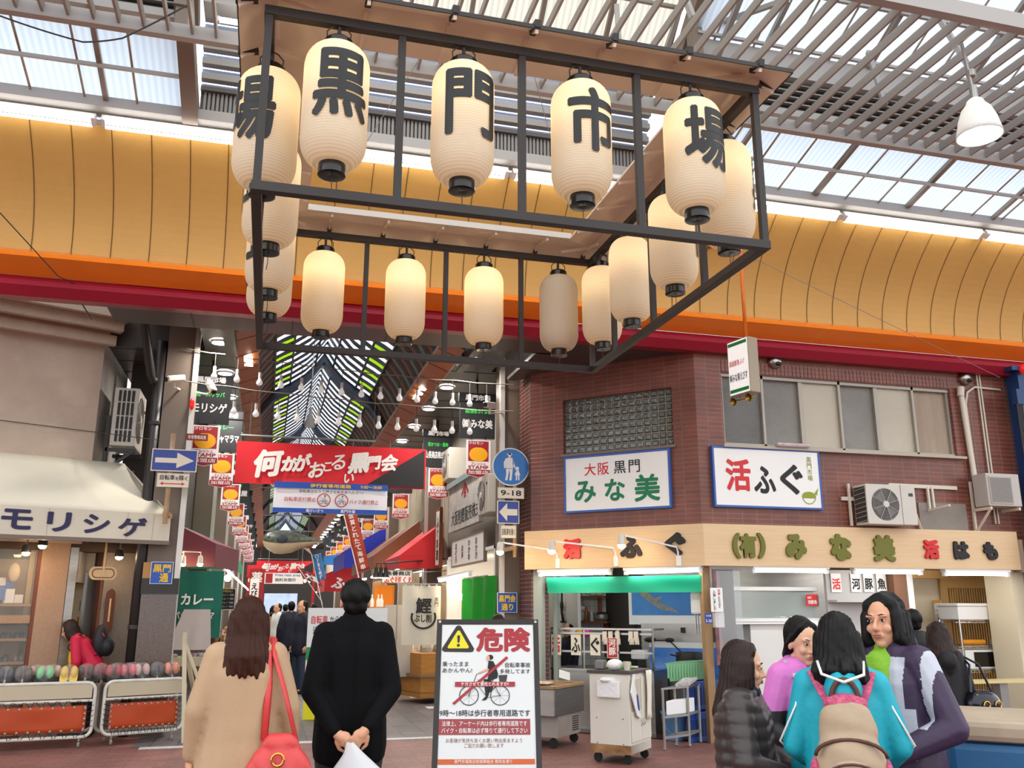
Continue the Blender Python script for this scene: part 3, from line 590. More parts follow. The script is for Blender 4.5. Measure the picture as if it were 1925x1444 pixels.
def shopsign(x, y, z, w, pair, label, side, full):
    u = V((1, 0, 0)); h = w*1.28; o = V((x-w/2, y, z)); t = thing('hanging_sign', label, 'sign', o+u*w/2+DN*h, G1)
    MB().obox(o-V((.03*w, .02, 0)), (w*1.06, 0, 0), (0, 0, -h*.2), (0, .1, 0)).build('cap', MATS['signcap'], t, bevel=.006)
    MB().obox(o+DN*h*.2, (w, 0, 0), DN*h*.8, (0, .05, 0)).build('panel', MATS['signdark'], t)
    m = MB(); letter(m, '黒門市場', o-V((0, .022, 0)), u, DN, w/2, h*.105, h*.13, w*.72, bold=.05, res=2); letter(m, pair[1], o, u, DN, w/2, h*.68, h*.2, min(w*.86, h*.24*len(pair[1])), bold=.03, res=2); m.build('lettering', MATS['stampwhite'], t)
    m = MB(); letter(m, pair[0], o, u, DN, w/2, h*.4, h*.11, min(w*.7, h*.13*len(pair[0])), bold=.02, res=2); m.build('lettering', MATS['ledgreen'], t)
    MB().tube([(x, y+.05, z), (x, y+.05, 5.2)], .02, 6).build('hanger', MATS['darkpipe'], t); return t
def colr(d, k, sg): return d
for sg, L in ((-1, LT), (1, RT)):
    for i in range(10):
        if sg > 0: y = (13.7, 17.1, 21.4, 24.6, 28, 31.4, 35, 38.4, 42, 45.4)[i]; x = (3.12, 3.1, 2.98, 2.9, 2.9, 2.9, 2.9, 2.9, 2.9, 2.9)[i]
        else: y = (13.6, 16.4, 20.6, 24.6, 28, 31.4, 35, 38.4, 42, 45.4)[i]; x = -.9
        z = 5.0 if i else 4.96; w_ = .58
        if sg < 0 and i == 0: x = ony(392, 785, y).x
        sd = 'left' if sg < 0 else 'right'
        shopsign(x, y, z, w_, L[i], f'dark hanging shop sign, {ORD[i]} from the entrance on the {sd} side', sg, True)
        if i == 0 and sg < 0: fx, fy, fz = x-.02, 13.6, z-.58*1.28-.03
        else: fx, fy, fz = x+(.02 if sg > 0 else .0), y, z-.58*1.28-.03
        stampflag(V((fx-.2, fy, fz)), f'white stamp flag with a yellow disc, {ORD[i]} from the entrance, {sd} side', .4, full=(i < 1 and FLAG is None))
# ================================================================ banners
mtrans('bannerred', '#d8202c', .15, .6); mat('bannerblack', '#1b1a1c', .6); mtrans('bannerwhite', '#eceaf0', .2, .6); mat('bannerblue', '#1f4fb0', .6); mat('brushwhite', '#f3eee8', .6); mat('prohib', '#b0242e', .5); mat('greyink', '#3b393c', .6)
def cloth(o, u, w, h, m, amp=.02, seed=1, nu=24, nv=8, nm='panel', parent=None, two=None):
    rr = random.Random(seed); a, b, c = [rr.uniform(0, 6) for _ in range(3)]; n = DN.cross(V(u)).normalized(); mb = MB()
    mb.grid(lambda s, t: V(o)+V(u)*(w*s)+DN*(h*t) + n*(amp*(sin(7*s+a+2*t)+.6*sin(13*s-3*t+b)+.4*sin(5*t+c))), nu, nv); return mb.build(nm, m, parent, smooth=True)
def redbanner(px0, py0, Y, w, h, label, drop=.02):
    p = ony(px0, py0, Y); u = V((1, 0, 0)); t = thing('red_banner', label, 'banner', p+u*w/2+DN*h, 'red brush-lettered banners across the side arcade')
    cloth(p, u, w, h, MATS['bannerred'], .012, 3, parent=t); f = p-V((0, .032, 0))
    MB().add([f+u*a+DN*b for a, b in ((w*.99, h*.03), (w*.99, h*.97), (w*.67, h*.97))], [(0, 2, 1)]).build('black_corner', MATS['bannerblack'], t)
    m = MB(); L = lambda s, x, y, hh, b=.03, sh=.25, ww=None: letter(m, s, f, u, DN, w*x, h*y, h*hh, ww and w*ww, bold=b, lift=.004, shear=sh, rot=-.12)
    L('何', .17, .5, .66, .05); L('か', .27, .5, .36, .06); L('が', .335, .46, .42, .05); L('お', .415, .62, .38, .03); L('こ', .47, .54, .22, .03); L('る', .525, .42, .36, .02); L('黒', .63, .42, .5, .05); L('門', .715, .4, .34, .04); L('会', .8, .38, .42, .04); L('い', .585, .8, .22, .03)
    m.build('lettering', MATS['brushwhite'], t)
    m = MB(); m.tube([p+V((.05, 0, .1)), p+V((w*.72, 0, .1))], .018, 8)
    for q in (.02, .2, .4, .6, .8, .98): m.tube([p+u*(w*q), p+u*(w*q)+UP*.11], .006, 4)
    for q in (.06, .71): m.tube([p+u*(w*q)+UP*.11, V((p.x+w*q, p.y, 5.2))], .005, 4)
    m.build('hanging_rod', MATS['galv'], t); return t
redbanner(446, 829, 15.0, 3.13, .69, 'large red banner with white brush lettering and a black corner, nearest across the side arcade')
redbanner(483, 1054, 52, 3.1, .69, 'distant red brush-lettered banner beyond the pufferfish')
p = ony(516, 905, 14.95); u = V((1, 0, 0)); w, h = 1.85, .5
t = thing('blue_banner', 'white and blue traffic banner with two no-riding symbols hung under the red banner', 'banner', p+u*w/2+DN*h)
cloth(p, u, w, h, MATS['bannerwhite'], .008, 5, parent=t); f = p-V((0, .022, 0))
m = MB(); m.obox(f, u*w, DN*(h*.2), (0, .004, 0)); m.obox(f+DN*h*.85, u*w, DN*(h*.15), (0, .004, 0)); m.build('blue_band', MATS['bannerblue'], t)
m = MB(); letter(m, '歩行者専用道路', f, u, DN, w*.49, h*.1, h*.13, w*.36, bold=.03); letter(m, '9:00〜18:00', f, u, DN, w*.85, h*.1, h*.1, w*.19, bold=.02); m.build('lettering', MATS['yellow'], t)
m = MB(); letter(m, '自転車はおりて押さなあきまへんで〜!', f, u, DN, w*.5, h*.29, h*.11, w*.56, bold=.01); m.build('lettering', MATS['greyink'], t)
m = MB(); letter(m, '自転車走行禁止', f, u, DN, w*.23, h*.56, h*.15, w*.27, bold=.012); letter(m, 'バイク通行禁止', f, u, DN, w*.79, h*.6, h*.15, w*.26, bold=.012)
for cx in (.435, .59):
    c0 = f+u*(w*cx)+DN*(h*.57)-V((0, .006, 0)); k = 26; R0, R1 = h*.22, h*.19
    m.add([c0+u*(cos(2*pi*i/k)*r)+DN*(sin(2*pi*i/k)*r) for r in (R0, R1) for i in range(k)], [((i+1) % k, i, i+k, (i+1) % k+k) for i in range(k)])
    m.bar(c0+u*(-R1*.7)+DN*(-R1*.7)-V((0, .003, 0)), c0+u*(R1*.7)+DN*(R1*.7)-V((0, .003, 0)), .014, .003)
m.build('lettering', MATS['prohib'], t)
m = MB()
for cx in (.435, .59):
    c0 = f+u*(w*cx)+DN*(h*.57)-V((0, .005, 0)); 
    for dx in (-.042, .045):
        k = 16; m.add([c0+u*(dx+cos(2*pi*i/k)*r)+DN*(.035+sin(2*pi*i/k)*r) for r in (.03, .023) for i in range(k)], [((i+1) % k, i, i+k, (i+1) % k+k) for i in range(k)])
    for a, b in (((-.042, .035), (-.01, -.01)), ((-.01, -.01), (.03, 0)), ((.045, .035), (.02, -.02)), ((-.01, 0), (.01, -.05)), ((.01, -.05), (.03, -.02)), ((-.02, .02), (.03, .02))): m.bar(c0+u*a[0]+DN*a[1], c0+u*b[0]+DN*b[1], .009 if cx < .5 else .016, .002)
    m.disc(c0+u*.015+DN*-.068, (0, -1, 0), .013, 10)
m.build('riding_figures', MATS['greyink'], t)
m = MB(); letter(m, '南けいさつ', f, u, DN, w*.36, h*.925, h*.11, w*.15, bold=.02, lift=.006); letter(m, '黒門市場', f, u, DN, w*.65, h*.925, h*.11, w*.13, bold=.02, lift=.006); m.build('lettering', MATS['brushwhite'], t)
# ================================================================ strings of bare bulbs across the entrance
mat('bulbclear', '#efece6', .12, emit=.25, spec=.8); mat('bulbsocket', '#d8d4cc', .5)
BL = None
for si, (a, b, Y, xs) in enumerate((((352, 656), (965, 724), 12.7, (402, 442, 482, 520, 557, 593, 631, 668, 704, 740, 774, 809, 843, 877, 911)), ((345, 716), (965, 774), 12.55, (436, 475, 514, 549, 587, 625, 664, 700, 736, 772, 807, 842, 877)))):
    p, q = ony(*a, Y), ony(*b, Y)
    tag(MB().tube([p.lerp(q, i/16)-UP*(.06*4*(i/16)*(1-i/16)+.01*sin(i*2.3)) for i in range(17)], .008, 5).build('bulb_cable', MATS['wirepale']), ['cable of the nearer string of bare bulbs across the entrance', 'cable of the farther string of bare bulbs across the entrance'][si], 'cable', 'cables of the bulb strings')
    for k, x in enumerate(xs):
        tt = (x-a[0])/(b[0]-a[0]); c = p.lerp(q, tt)-UP*(.06*4*tt*(1-tt)); L = .27 if k % 3 else .22
        lab = f'bare light bulb, {ORD[k]} from the left on the {["nearer", "farther"][si]} string across the entrance'
        if BL is None:
            BL = thing('light_bulb', lab, 'bulb', c, 'bare bulbs on strings')
            MB().tube([c, c-UP*.2], .005, 5).build('flex', MATS['wire'], BL); MB().tube([c-UP*.19, c-UP*.27], .022, 10).build('socket', MATS['bulbsocket'], BL)
            MB().lathe([(.018, 0), (.024, -.02), (.042, -.055), (.044, -.075), (.034, -.1), (0, -.112)], c-UP*.27, n=14).build('glass', MATS['bulbclear'], BL, smooth=True)
        else: o = copy_tree(BL); put(o, c); o['label'] = lab
# bell lamp hanging in the vault
p = ony(583, 790, 17.5); t = thing('bell_lamp', 'white bell lamp hanging from the ridge of the side arcade', 'lamp', p-UP*.25)
MB().lathe([(.03, .12), (.06, .07), (.08, -.03), (.1, -.14)], p, n=20).build('lamp_shade', MATS['shade'], t, smooth=True); MB().tube([p+UP*.11, p+UP*.25], .03, 10).tube([p+UP*.24, (p.x, p.y, 6.9)], .01, 5).build('stem', MATS['whiteplast'], t)
# ================================================================ corner shop on the right: a 45-degree corner, then a front along the street
CA = V((5.3, 10.35, 0)); E1 = V((-.70711, .70711, 0)); E2 = V((.70711, .70711, 0)); CU = -E1; CN = -E2
def C(t, off, z): return CA + E1*t + E2*off + UP*z
def cpx(x, y, off=0): return onp(x, y, CA+E2*off, E1)
def fpx(x, y, off=0): return ony(x, y, 10.35+off)
FXR = 10.05
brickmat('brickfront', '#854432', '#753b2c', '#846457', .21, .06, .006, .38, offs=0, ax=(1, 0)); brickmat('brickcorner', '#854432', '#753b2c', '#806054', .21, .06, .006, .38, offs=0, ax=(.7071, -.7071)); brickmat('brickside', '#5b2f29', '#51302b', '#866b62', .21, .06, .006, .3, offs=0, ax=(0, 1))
mat('fasciawood', '#e6c79c', .45, col2='#dfbc8d', nscale=5, stretch=(.6, .6, 16)); mat('brushedframe', '#a79f92', .45, metal=.3); mat('sill', '#b6aa98', .5)
# front wall with its window hole
def wallholes(mb, o, u, w, z0, z1, holes, th, n):
    """wall along u from o; holes (a0,a1,z0,z1)"""
    xs = sorted({0, w, *[h[0] for h in holes], *[h[1] for h in holes]}); zs = sorted({z0, z1, *[h[2] for h in holes], *[h[3] for h in holes]})
    for a0, a1 in zip(xs, xs[1:]):
        for b0, b1 in zip(zs, zs[1:]):
            if any(h[0] <= a0 and a1 <= h[1] and h[2] <= b0 and b1 <= h[3] for h in holes): continue
            mb.obox(V(o)+V(u)*a0+UP*b0, V(u)*(a1-a0), V(n)*th, UP*(b1-b0))
    return mb
WX0, WX1, WZ0, WZ1 = 5.69, 9.33, 3.65, 4.64
struct(wallholes(MB(), CA, V((1, 0, 0)), 6.5, 2.1, 5.1, [(WX0-5.3, WX1-5.3, WZ0, WZ1)], .25, (0, 1, 0)), 'wall_right', MATS['brickfront'])
GT0, GT1, GZ0, GZ1 = .33, 1.955, 3.67, 4.45
struct(wallholes(MB(), C(2.48, 0, 0), CU, 2.48, 2.1, 5.1, [(2.48-GT1, 2.48-GT0, GZ0, GZ1)], .25, E2), 'wall_corner', MATS['brickcorner'])
struct(MB().obox(C(2.48, 0, 0), (0, .6, 0), (.25, 0, 0), (0, 0, 5.1)), 'wall_right_return', MATS['brickside'])
# soldier course over the windows
sc = MB()
for i in range(61): x = WX0+i*.06; sc.box((x+.004, 10.34, WZ1+.01), (x+.056, 10.36, WZ1+.17))
struct(sc, 'trim_soldier', MATS['brickfront'])
# sliding window
mat('frost1', '#6f6c66', .16, noise=.25, nscale=2, bump=.55, bscale=45); mat('frost2', '#8a857c', .16, noise=.25, nscale=1.5, bump=.55, bscale=45); mat('frost3', '#c3b9a4', .3, noise=.1, nscale=1.5, bump=.4, bscale=60); mat('frost4', '#b3a48d', .2, col2='#8b6a4d', nscale=.9, bump=.5, bscale=45, stretch=(2.5, 1, .3))
w = thing('window_1', None, None, (WX0, 10.4, WZ0)); w['kind'] = 'structure'
f = MB(); Yw = 10.43
for z in (WZ0+.02, WZ1-.02): f.box((WX0, Yw-.05, z-.025), (WX1, Yw+.08, z+.025))
for i in range(7):
    x = WX0+.02+(WX1-WX0-.04)*i/6; k = .03 if i in (2, 4) else .018; f.box((x-k, Yw-.05 if i % 2 else Yw-.03, WZ0), (x+k, Yw+.06, WZ1))
f.build('window_frame', MATS['brushedframe'], w)
for i, q in enumerate(('frost1', 'frost2', 'frost3', 'frost2', 'frost3', 'frost4')):
    a = WX0+.02+(WX1-WX0-.04)*i/6; b = WX0+.02+(WX1-WX0-.04)*(i+1)/6; MB().box((a, Yw+(.02 if i % 2 else 0), WZ0+.03), (b, Yw+.03, WZ1-.03)).build('pane', MATS[q], w)
MB().box((WX0-.06, 10.26, WZ0-.035), (WX1+.08, 10.45, WZ0)).build('window_sill', MATS['sill'], w)
p = fpx(1470, 834, -.05); tag(MB().obox((p.x-.12, 10.2, WZ0), (.5, 0, 0), (0, .1, 0), (0, 0, .05)).build('wrapped_bundle', mat('plasticwrap', '#d5c3c3', .25, noise=.3, nscale=20), bevel=.02), 'plastic-wrapped bundle lying on the window sill above the puffer sign', 'bundle')
# glass block window
mat('glassblock', '#5f6560', .1, noise=.35, nscale=5, bump=.3, bscale=14, spec=.9); mat('grout', '#8c8473', .7)
w = thing('window_2', None, None, C(GT1, 0, GZ0)); w['kind'] = 'structure'; g = MB(); g.use(MATS['grout']); g.obox(C(GT1, .06, GZ0), CU*(GT1-GT0), E2*.1, UP*(GZ1-GZ0)); g.use(MATS['glassblock'])
nx, nz = 15, 8; bw, bh = (GT1-GT0)/nx, (GZ1-GZ0)/nz
for i in range(nx):
    for j in range(nz):
        o = C(GT1-i*bw-.008, .06, GZ0+j*bh+.008); a, b = CU*(bw-.016), UP*(bh-.016); k = .18; r = [o, o+a, o+a+b, o+b]; q = [o+a*k+b*k+CN*.02, o+a*(1-k)+b*k+CN*.02, o+a*(1-k)+b*(1-k)+CN*.02, o+a*k+b*(1-k)+CN*.02]
        g.add(r+q, [(4, 5, 6, 7), (0, 1, 5, 4), (1, 2, 6, 5), (2, 3, 7, 6), (3, 0, 4, 7)])
g.build('block_panel', None, w, smooth=False); MB().obox(C(GT1+.03, -.03, GZ0-.04), CU*(GT1-GT0+.06), E2*.1, UP*.04).build('window_sill', MATS['rafterbrown'], w)
# wall signs
mat('signwhite', '#f4f2ec', .3); mat('signblue', '#2d5aa8', .4); mat('puffgreen', '#8f9a1f', .5)
board('wall_sign', 'white blue-edged wall sign with big green characters, under the glass block window', 'sign', C(1.921, -.06, 3.618), CU, 1.55, .78, .05, 'signwhite', 'signblue', .028,
    [('大', .4, .2, .17, 'red', None, .012), ('阪', .6, .2, .17, 'red', None, .012), ('黒', .84, .2, .17, 'ink', None, .012), ('門', 1.05, .2, .17, 'ink', None, .012), ('み', .32, .5, .3, 'green', None, .03), ('な', .76, .5, .3, 'green', None, .03), ('美', 1.22, .5, .36, 'green', None, .03)], back=1)
t = board('wall_sign', 'white blue-edged wall sign lettered 活ふぐ with a small green puffer, under the sliding window', 'sign', V((5.46, 10.29, 3.625)), (1, 0, 0), 1.585, .79, .05, 'signwhite', 'signblue', .026,
    [('活', .36, .37, .42, 'red', .36, .035), ('ふ', .74, .42, .36, 'ink', .32, .035), ('ぐ', 1.14, .4, .4, 'ink', .34, .035), ('黒門市場', 1.42, .25, .075, 'puffgreen', None, .01, 'v')])
m = MB(); o = V((5.46, 10.285, 3.625))
m.add([o+V((1.38+.1*cos(a), 0, -.61+.055*sin(a) if sin(a) > -.2 else -.61-.03)) for a in [2*pi*i/18 for i in range(18)]], [tuple(range(17, -1, -1))])
k = 14; m.add([o+V((1.38+r*cos(a), -.001, -.61+r*1.05*sin(a))) for r in (.105, .095) for a in [pi+pi*i/k for i in range(k+1)]], [(i, i+k+1, i+k+2, i+1) for i in range(k)])
m.add([o+V(q) for q in ((1.46, -.001, -.58), (1.53, -.001, -.5), (1.5, -.001, -.6))], [(0, 2, 1)]); m.build('puffer_picture', MATS['puffgreen'], t)
# wooden fascia, both runs, with raised characters
t = thing('fascia_sign', 'long pale wooden fascia board with raised red, black and olive characters over the corner shop', 'sign', C(0, -.1, 2.09))
FZ = (2.09, 2.612)
m = MB(); off = .12; cx = off*math.tan(pi/8)
m.prism([(c.x, c.y) for c in (C(2.52, -off, 0), C(-0, 0, 0)+V((-off*.4142, -off, 0)), V((FXR, 10.35-off, 0)), V((FXR, 10.35, 0)), C(0, 0, 0), C(2.52, 0, 0))], (0, 0, FZ[0]), (1, 0, 0), (0, 1, 0), (0, 0, FZ[1]-FZ[0])); m.build('board', MATS['fasciawood'], t)
MB().box((FXR, 10.2, 2.06), (FXR+.06, 10.36, 2.5)).build('end_trim', MATS['sidingline'], t)
def fletter(ch, px, py, hpx, mm, front, b=.06, w=None):
    o = fpx(px, py, -off) if front else cpx(px, py, -off); u = V((1, 0, 0)) if front else CU
    sc_ = (fpx(px, py-hpx/2, -off).z-fpx(px, py+hpx/2, -off).z) if front else (cpx(px, py-hpx/2, -off).z-cpx(px, py+hpx/2, -off).z)
    return letter(MB(), ch, o, u, DN, 0, 0, sc_, w and sc_*w, bold=b, depth=.03, lift=.002).build('character', MATS[mm], t)
fletter('活', 1077, 1032, 38, 'red', 0, .08, 1); fletter('ふ', 1187, 1028, 42, 'ink', 0, .07, 1.05); fletter('ぐ', 1270, 1023, 44, 'ink', 0, .07, .95)
fletter('(', 1383, 1026, 48, 'olive', 1, .05); fletter('有', 1405, 1026, 46, 'olive', 1, .06, .75); fletter(')', 1430, 1026, 48, 'olive', 1, .05)
fletter('み', 1495, 1028, 48, 'olive', 1, .08, .92); fletter('な', 1579, 1029, 50, 'olive', 1, .08, .9); fletter('美', 1660, 1031, 50, 'olive', 1, .06, .95); fletter('活', 1749, 1033, 36, 'red', 1, .07, .92); fletter('は', 1805, 1035, 34, 'ink', 1, .08, 1); fletter('も', 1860, 1036, 34, 'ink', 1, .08, .9)
# arm lamps over the corner run
for k, (hp, bp) in enumerate((((940, 1029), (1050, 1060)), ((1037, 1027), (1159, 1056)), ((1168, 1016), (1277, 1055)))):
    b = cpx(*bp, -off); h = cpx(*hp, -.55); t = thing('arm_lamp', f'white spot lamp on bent arm before the wooden fascia, {ORD[k]} from left', 'lamp', b, 'arm lamps of the corner shop')
    MB().tube([b+CN*.02, b+CN*.04+UP*.12, b+CN*.09+UP*.17, h+UP*.06+CU*.05], .012, 8).build('arm', MATS['whiteplast'], t); MB().obox(b-CU*.03-UP*.06, CU*.06, CN*.03, UP*.13).build('mount', MATS['whiteplast'], t)
    MB().lathe([(.0, .07), (.035, .07), (.045, .05), (.045, -.05), (.05, -.055)], h, (.1, 0, 1), 14).build('lamp_head', MATS['offwhite'], t, smooth=True, auto=40); MB().ell(h-UP*.07, (.048, .048, .035)).build('bulb', MATS['bulbglow'], t, smooth=True)
# fluorescent tubes under the fascia
for k, (a, b) in enumerate((((1013, 1080), (1150, 1077)), ((1174, 1077), (1320, 1072)))):
    fluo('fluorescent_tube', f'shop fluorescent tube under the corner run of the fascia, {["left", "right"][k]} one', cpx(*a, -.06), cpx(*b, -.06), r=.02, n=1, group='tubes under the wooden fascia', tm='tubeshop')
for k, (a, b) in enumerate((((1413, 1073), (1556, 1074)), ((1602, 1075), (1733, 1077)), ((1773, 1079), (1896, 1080)))):
    fluo('fluorescent_tube', f'shop fluorescent tube under the street run of the fascia, {ORD[k]} from the left', fpx(*a, -.06), fpx(*b, -.06), r=.02, n=1, group='tubes under the wooden fascia', tm='tubeshop')
# round vents, pipes, conduits
for k, (px, py) in enumerate(((1455, 681), (1812, 712))):
    p = fpx(px, py, -.01); t = thing('round_vent', f'round steel vent hood on the brick wall, {["above the window beside the hanging sign", "above the white downpipe"][k]}', 'vent', p, 'steel vent hoods'); MB().lathe([(.1, 0), (.1, .03), (.085, .07), (.05, .1), (0, .11)], p, (0, -1, 0), 20).build('hood', MATS['steel'], t, smooth=True); MB().ell(p+V((.01, -.09, -.045)), (.05, .03, .03)).build('opening', MATS['black'], t)
tag(MB().tube([fpx(1806, 728, -.06), fpx(1806, 745, -.06)], .05, 12).tube([fpx(1807, 742, -.06), fpx(1832, 897, -.06)], .038, 12).build('downpipe', MATS['pipe'], smooth=True, auto=50), 'thick white downpipe on the brick wall right of the window', 'pipe')
tag(MB().tube([fpx(1832, 880, -.03), fpx(1815, 760, -.03), fpx(1818, 738, -.03), fpx(1832, 728, -.03), fpx(1880, 733, -.03)], .018, 8).build('conduit', MATS['pipe'], smooth=True), 'thin conduit bending right from the downpipe towards the blue column', 'pipe')
tag(MB().tube([fpx(1834, 694, -.03), fpx(1872, 985, -.03)], .012, 8).build('conduit', MATS['pipe']), 'left one of two straight thin conduits right of the downpipe', 'pipe')
tag(MB().tube([fpx(1839, 694, -.03), fpx(1878, 985, -.03)], .012, 8).build('conduit', MATS['pipe']), 'right one of two straight thin conduits right of the downpipe', 'pipe')
tag(MB().obox(fpx(1732, 1000, -.02), (.78, 0, 0), (0, .02, 0), (0, 0, .4)).build('wall_patch', mat('patch', '#8f867c', .7, noise=.1)), 'grey rectangular plate on the bricks behind the air conditioner brackets', 'plate')
# air conditioners
mat('acbody', '#d5cfc2', .5, noise=.08, nscale=3); mat('acgrey', '#bdb7af', .5); mat('acdark', '#3c3835', .5)
def ac(name, label, o, u, n, w, h, d, fan=True, mesh=False, side=True, grp='air conditioner units', bodym='acbody', round_=True):
    """o: bottom-left of the front face"""
    o, u, n = V(o), V(u), V(n); t = thing(name, label, 'air conditioner', o+u*w/2, grp)
    MB().obox(o, u*w, UP*h, -n*d).build('casing', MATS[bodym], t, bevel=.012)
    c = o+u*(w*.37)+UP*h*.5; r = h*.4
    if mesh:
        q = o+u*(w*.07)+UP*h*.09+n*.004; MB().obox(q, u*w*.66, UP*h*.8, n*.004).build('grille_ground', MATS['acdark'], t); g = MB()
        for i in range(24): g.obox(q+n*.006+UP*(h*.8*i/24), u*w*.66, UP*.006, n*.006)
        for i in range(19): g.obox(q+n*.006+u*(w*.66*i/18), u*.004, UP*h*.8, n*.006)
        g.build('grille', MATS['acgrey'], t); e = MB()
        for a, b2 in (((0, 0), (1, 0)), ((1, 0), (1, 1)), ((1, 1), (0, 1)), ((0, 1), (0, 0))): e.bar(q+u*w*.66*a[0]+UP*h*.8*a[1], q+u*w*.66*b2[0]+UP*h*.8*b2[1], .018, .02, n)
        e.build('grille_frame', MATS['acgrey'], t)
    else:
        MB().disc(c+n*.003, n, r, 28).build('fan_recess', MATS['acdark'], t); g = MB()
        for i in range(9):
            rr = r*(i+2)/10.5; g.loop([c+n*.012+u*(rr*cos(2*pi*j/28))+UP*(rr*sin(2*pi*j/28)) for j in range(28)], .0022, 4)
        for j in range(8): g.bar(c+n*.012, c+n*.012+u*(r*cos(pi*j/4+.3))+UP*(r*sin(pi*j/4+.3)), .005)
        g.build('fan_grille', MATS['acgrey'], t); MB().lathe([(r*.22, .0), (r*.2, .014), (0, .016)], c+n*.008, n, 18).build('fan_hub', MATS['acbody'], t)
        for j in range(4):
            a = pi*j/2+.2; MB().add([c+n*.005+u*(rr*cos(a+b))+UP*(rr*sin(a+b)) for rr, b in ((r*.2, 0), (r*.85, .1), (r*.85, .8), (r*.2, .6))], [(0, 1, 2, 3)]).build('fan_blade', mat('blade', '#6b6763', .5), t)
        MB().obox(o+u*(w*.7)-u*.002+n*.0015, u*.004, UP*h, n*.002).build('panel_seam', MATS['acdark'], t); MB().obox(o+u*w*.86+UP*h*.72+n*.002, u*w*.08, UP*.04, n*.004).build('badge', MATS['acdark'], t)
    if side:
        s_ = MB(); s_.obox(o-n*d*.08-u*.004+UP*h*.06, -n*d*.84, UP*h*.88, u*.004); s_.build('coil', MATS['acdark'], t); g = MB()
        for i in range(8): g.bar(o-u*.008-n*d*.08+UP*h*(.1+.8*i/7), o-u*.008-n*d*.92+UP*h*(.06+.8*i/7), .006)
        g.build('coil_wire', MATS['acgrey'], t)
    return t
ac('air_conditioner', 'white air conditioner unit with one round fan, standing on the wooden fascia', V((7.52, 10.02, 2.64)), (1, 0, 0), (0, -1, 0), .76, .53, .27)
ac('air_conditioner', 'small grey air conditioner with square grille bracketed to the bricks near the blue column', V((9.42, 9.98, 2.93)), (1, 0, 0), (0, -1, 0), .55, .45, .26, mesh=True, side=False, bodym='acgrey')
t = thing('wall_bracket', 'white slotted steel bracket rail running between the two air conditioners', 'bracket', (8.9, 10.33, 3.1)); m = MB()
m.bar(fpx(1670, 912, -.03), fpx(1798, 918, -.03), .03, .05); m.build('rail', MATS['pipe'], t)
MB().bar(fpx(1743, 915, -.04), fpx(1748, 958, -.04), .03, .03).bar(fpx(1751, 915, -.04), fpx(1756, 955, -.04), .03, .03).bar(fpx(1746, 960, -.05), fpx(1785, 950, -.4), .03, .03).build('brace', MATS['pipe'], t)
[q.build('shelf_arm', MATS['pipe'], t) for q in (MB().bar((9.45, 10.3, 2.9), (9.45, 9.98, 2.9), .03, .04).bar((9.45, 10.3, 2.6), (9.45, 10.0, 2.89), .025).bar((9.45, 10.31, 2.6), (9.45, 10.31, 3.3), .03), MB().bar((9.92, 10.3, 2.9), (9.92, 9.98, 2.9), .03, .04))]
MB().bar((7.46, 10.3, 2.64), (7.46, 10.3, 3.2), .03).bar((7.35, 10.32, 3.0), (7.6, 10.32, 3.0), .03, .05).build('stand', MATS['pipe'], t)
tag(MB().tube([fpx(1692, 950, -.2), fpx(1700, 962, -.1), fpx(1722, 968, -.05), fpx(1732, 997, -.04)], .022, 8).build('refrigerant_hose', MATS['pipe'], smooth=True), 'cream hose curving down from the fan unit into the fascia', 'hose')
# blue steel column at the right edge
t = thing('steel_column', 'blue painted steel column with red alarm lamp at the right edge of the photo', 'column', (10.4, 10.2, 0)); t['kind'] = 'thing'
MB().box((10.28, 10.06, 0), (10.46, 10.28, 4.95)).build('shaft', MATS['bluesteel'], t)
m = MB()
for i in range(4): m.tube([(10.16+i*.028, 10.02, 1.2), (10.16+i*.028, 10.02, 4.4)], .012, 6)
m.build('cable_bundle', MATS['darkmetal'], t)
MB().box((10.14, 10.0, 4.9), (10.6, 10.3, 4.96)).build('cap_plate', MATS['bluesteel'], t); MB().box((10.16, 10.0, 4.4), (10.28, 10.1, 4.62)).build('junction_box', MATS['bluesteel'], t)
MB().ell((10.34, 9.98, 5.02-.1), .075).build('alarm_lamp', mat('redlamp', '#e0231c', .25, emit=.35), t, smooth=True)
MB().box((10.1, 10.0, 2.1), (10.5, 10.33, 2.5)).build('lower_box', mat('brownbox', '#7d3518', .5), t)
# hanging light-box sign on an orange pole
t = thing('hanging_light_box', 'small green-edged light box sign hung on an orange pole before the brick corner', 'sign', (5.4, 9.4, 3.95))
o = onx(1367, 660, 5.25); P0 = ony(1367, 661, 9.35); u2 = (ony(1405, 637, 9.0)-P0); u2.z = 0
wd = u2.length; u2.normalize(); hh = .68; n2 = DN.cross(u2); P0.z = 4.72
m = MB().obox(P0, u2*wd, DN*hh, -n2*.16); m.build('casing', mat('boxcase', '#a3937c', .4), t, bevel=.012)
MB().obox(P0+u2*.012+DN*.012+n2*.004, u2*(wd-.024), DN*(hh-.024), -n2*.01).build('panel', mat('panellit', '#fafaf8', .4, emit=.35), t)
m = MB()
for a, b in ((.03, .07), (hh-.075, hh-.035)): m.obox(P0+u2*.02+DN*a+n2*.005, u2*(wd-.04), DN*(b-a), n2*.002)
m.build('green_band', MATS['signgreen'], t)
m = MB(); letter(m, '高級鮮魚ふぐ', P0+n2*.006, u2, DN, wd*.45, hh*.42, .075, wd*.72, bold=.01); m.build('lettering', MATS['red'], t)
m = MB(); letter(m, '㈱みな美えびす', P0+n2*.006, u2, DN, wd*.5, hh*.68, .1, wd*.85, bold=.015); m.build('lettering', MATS['ink'], t)
c = P0+u2*wd*.7-n2*.08
MB().tube([c, V((c.x, c.y, 6.0)), V((c.x, 9.92, 6.22))], .022, 10).build('pole', MATS['orange'], t, smooth=True)
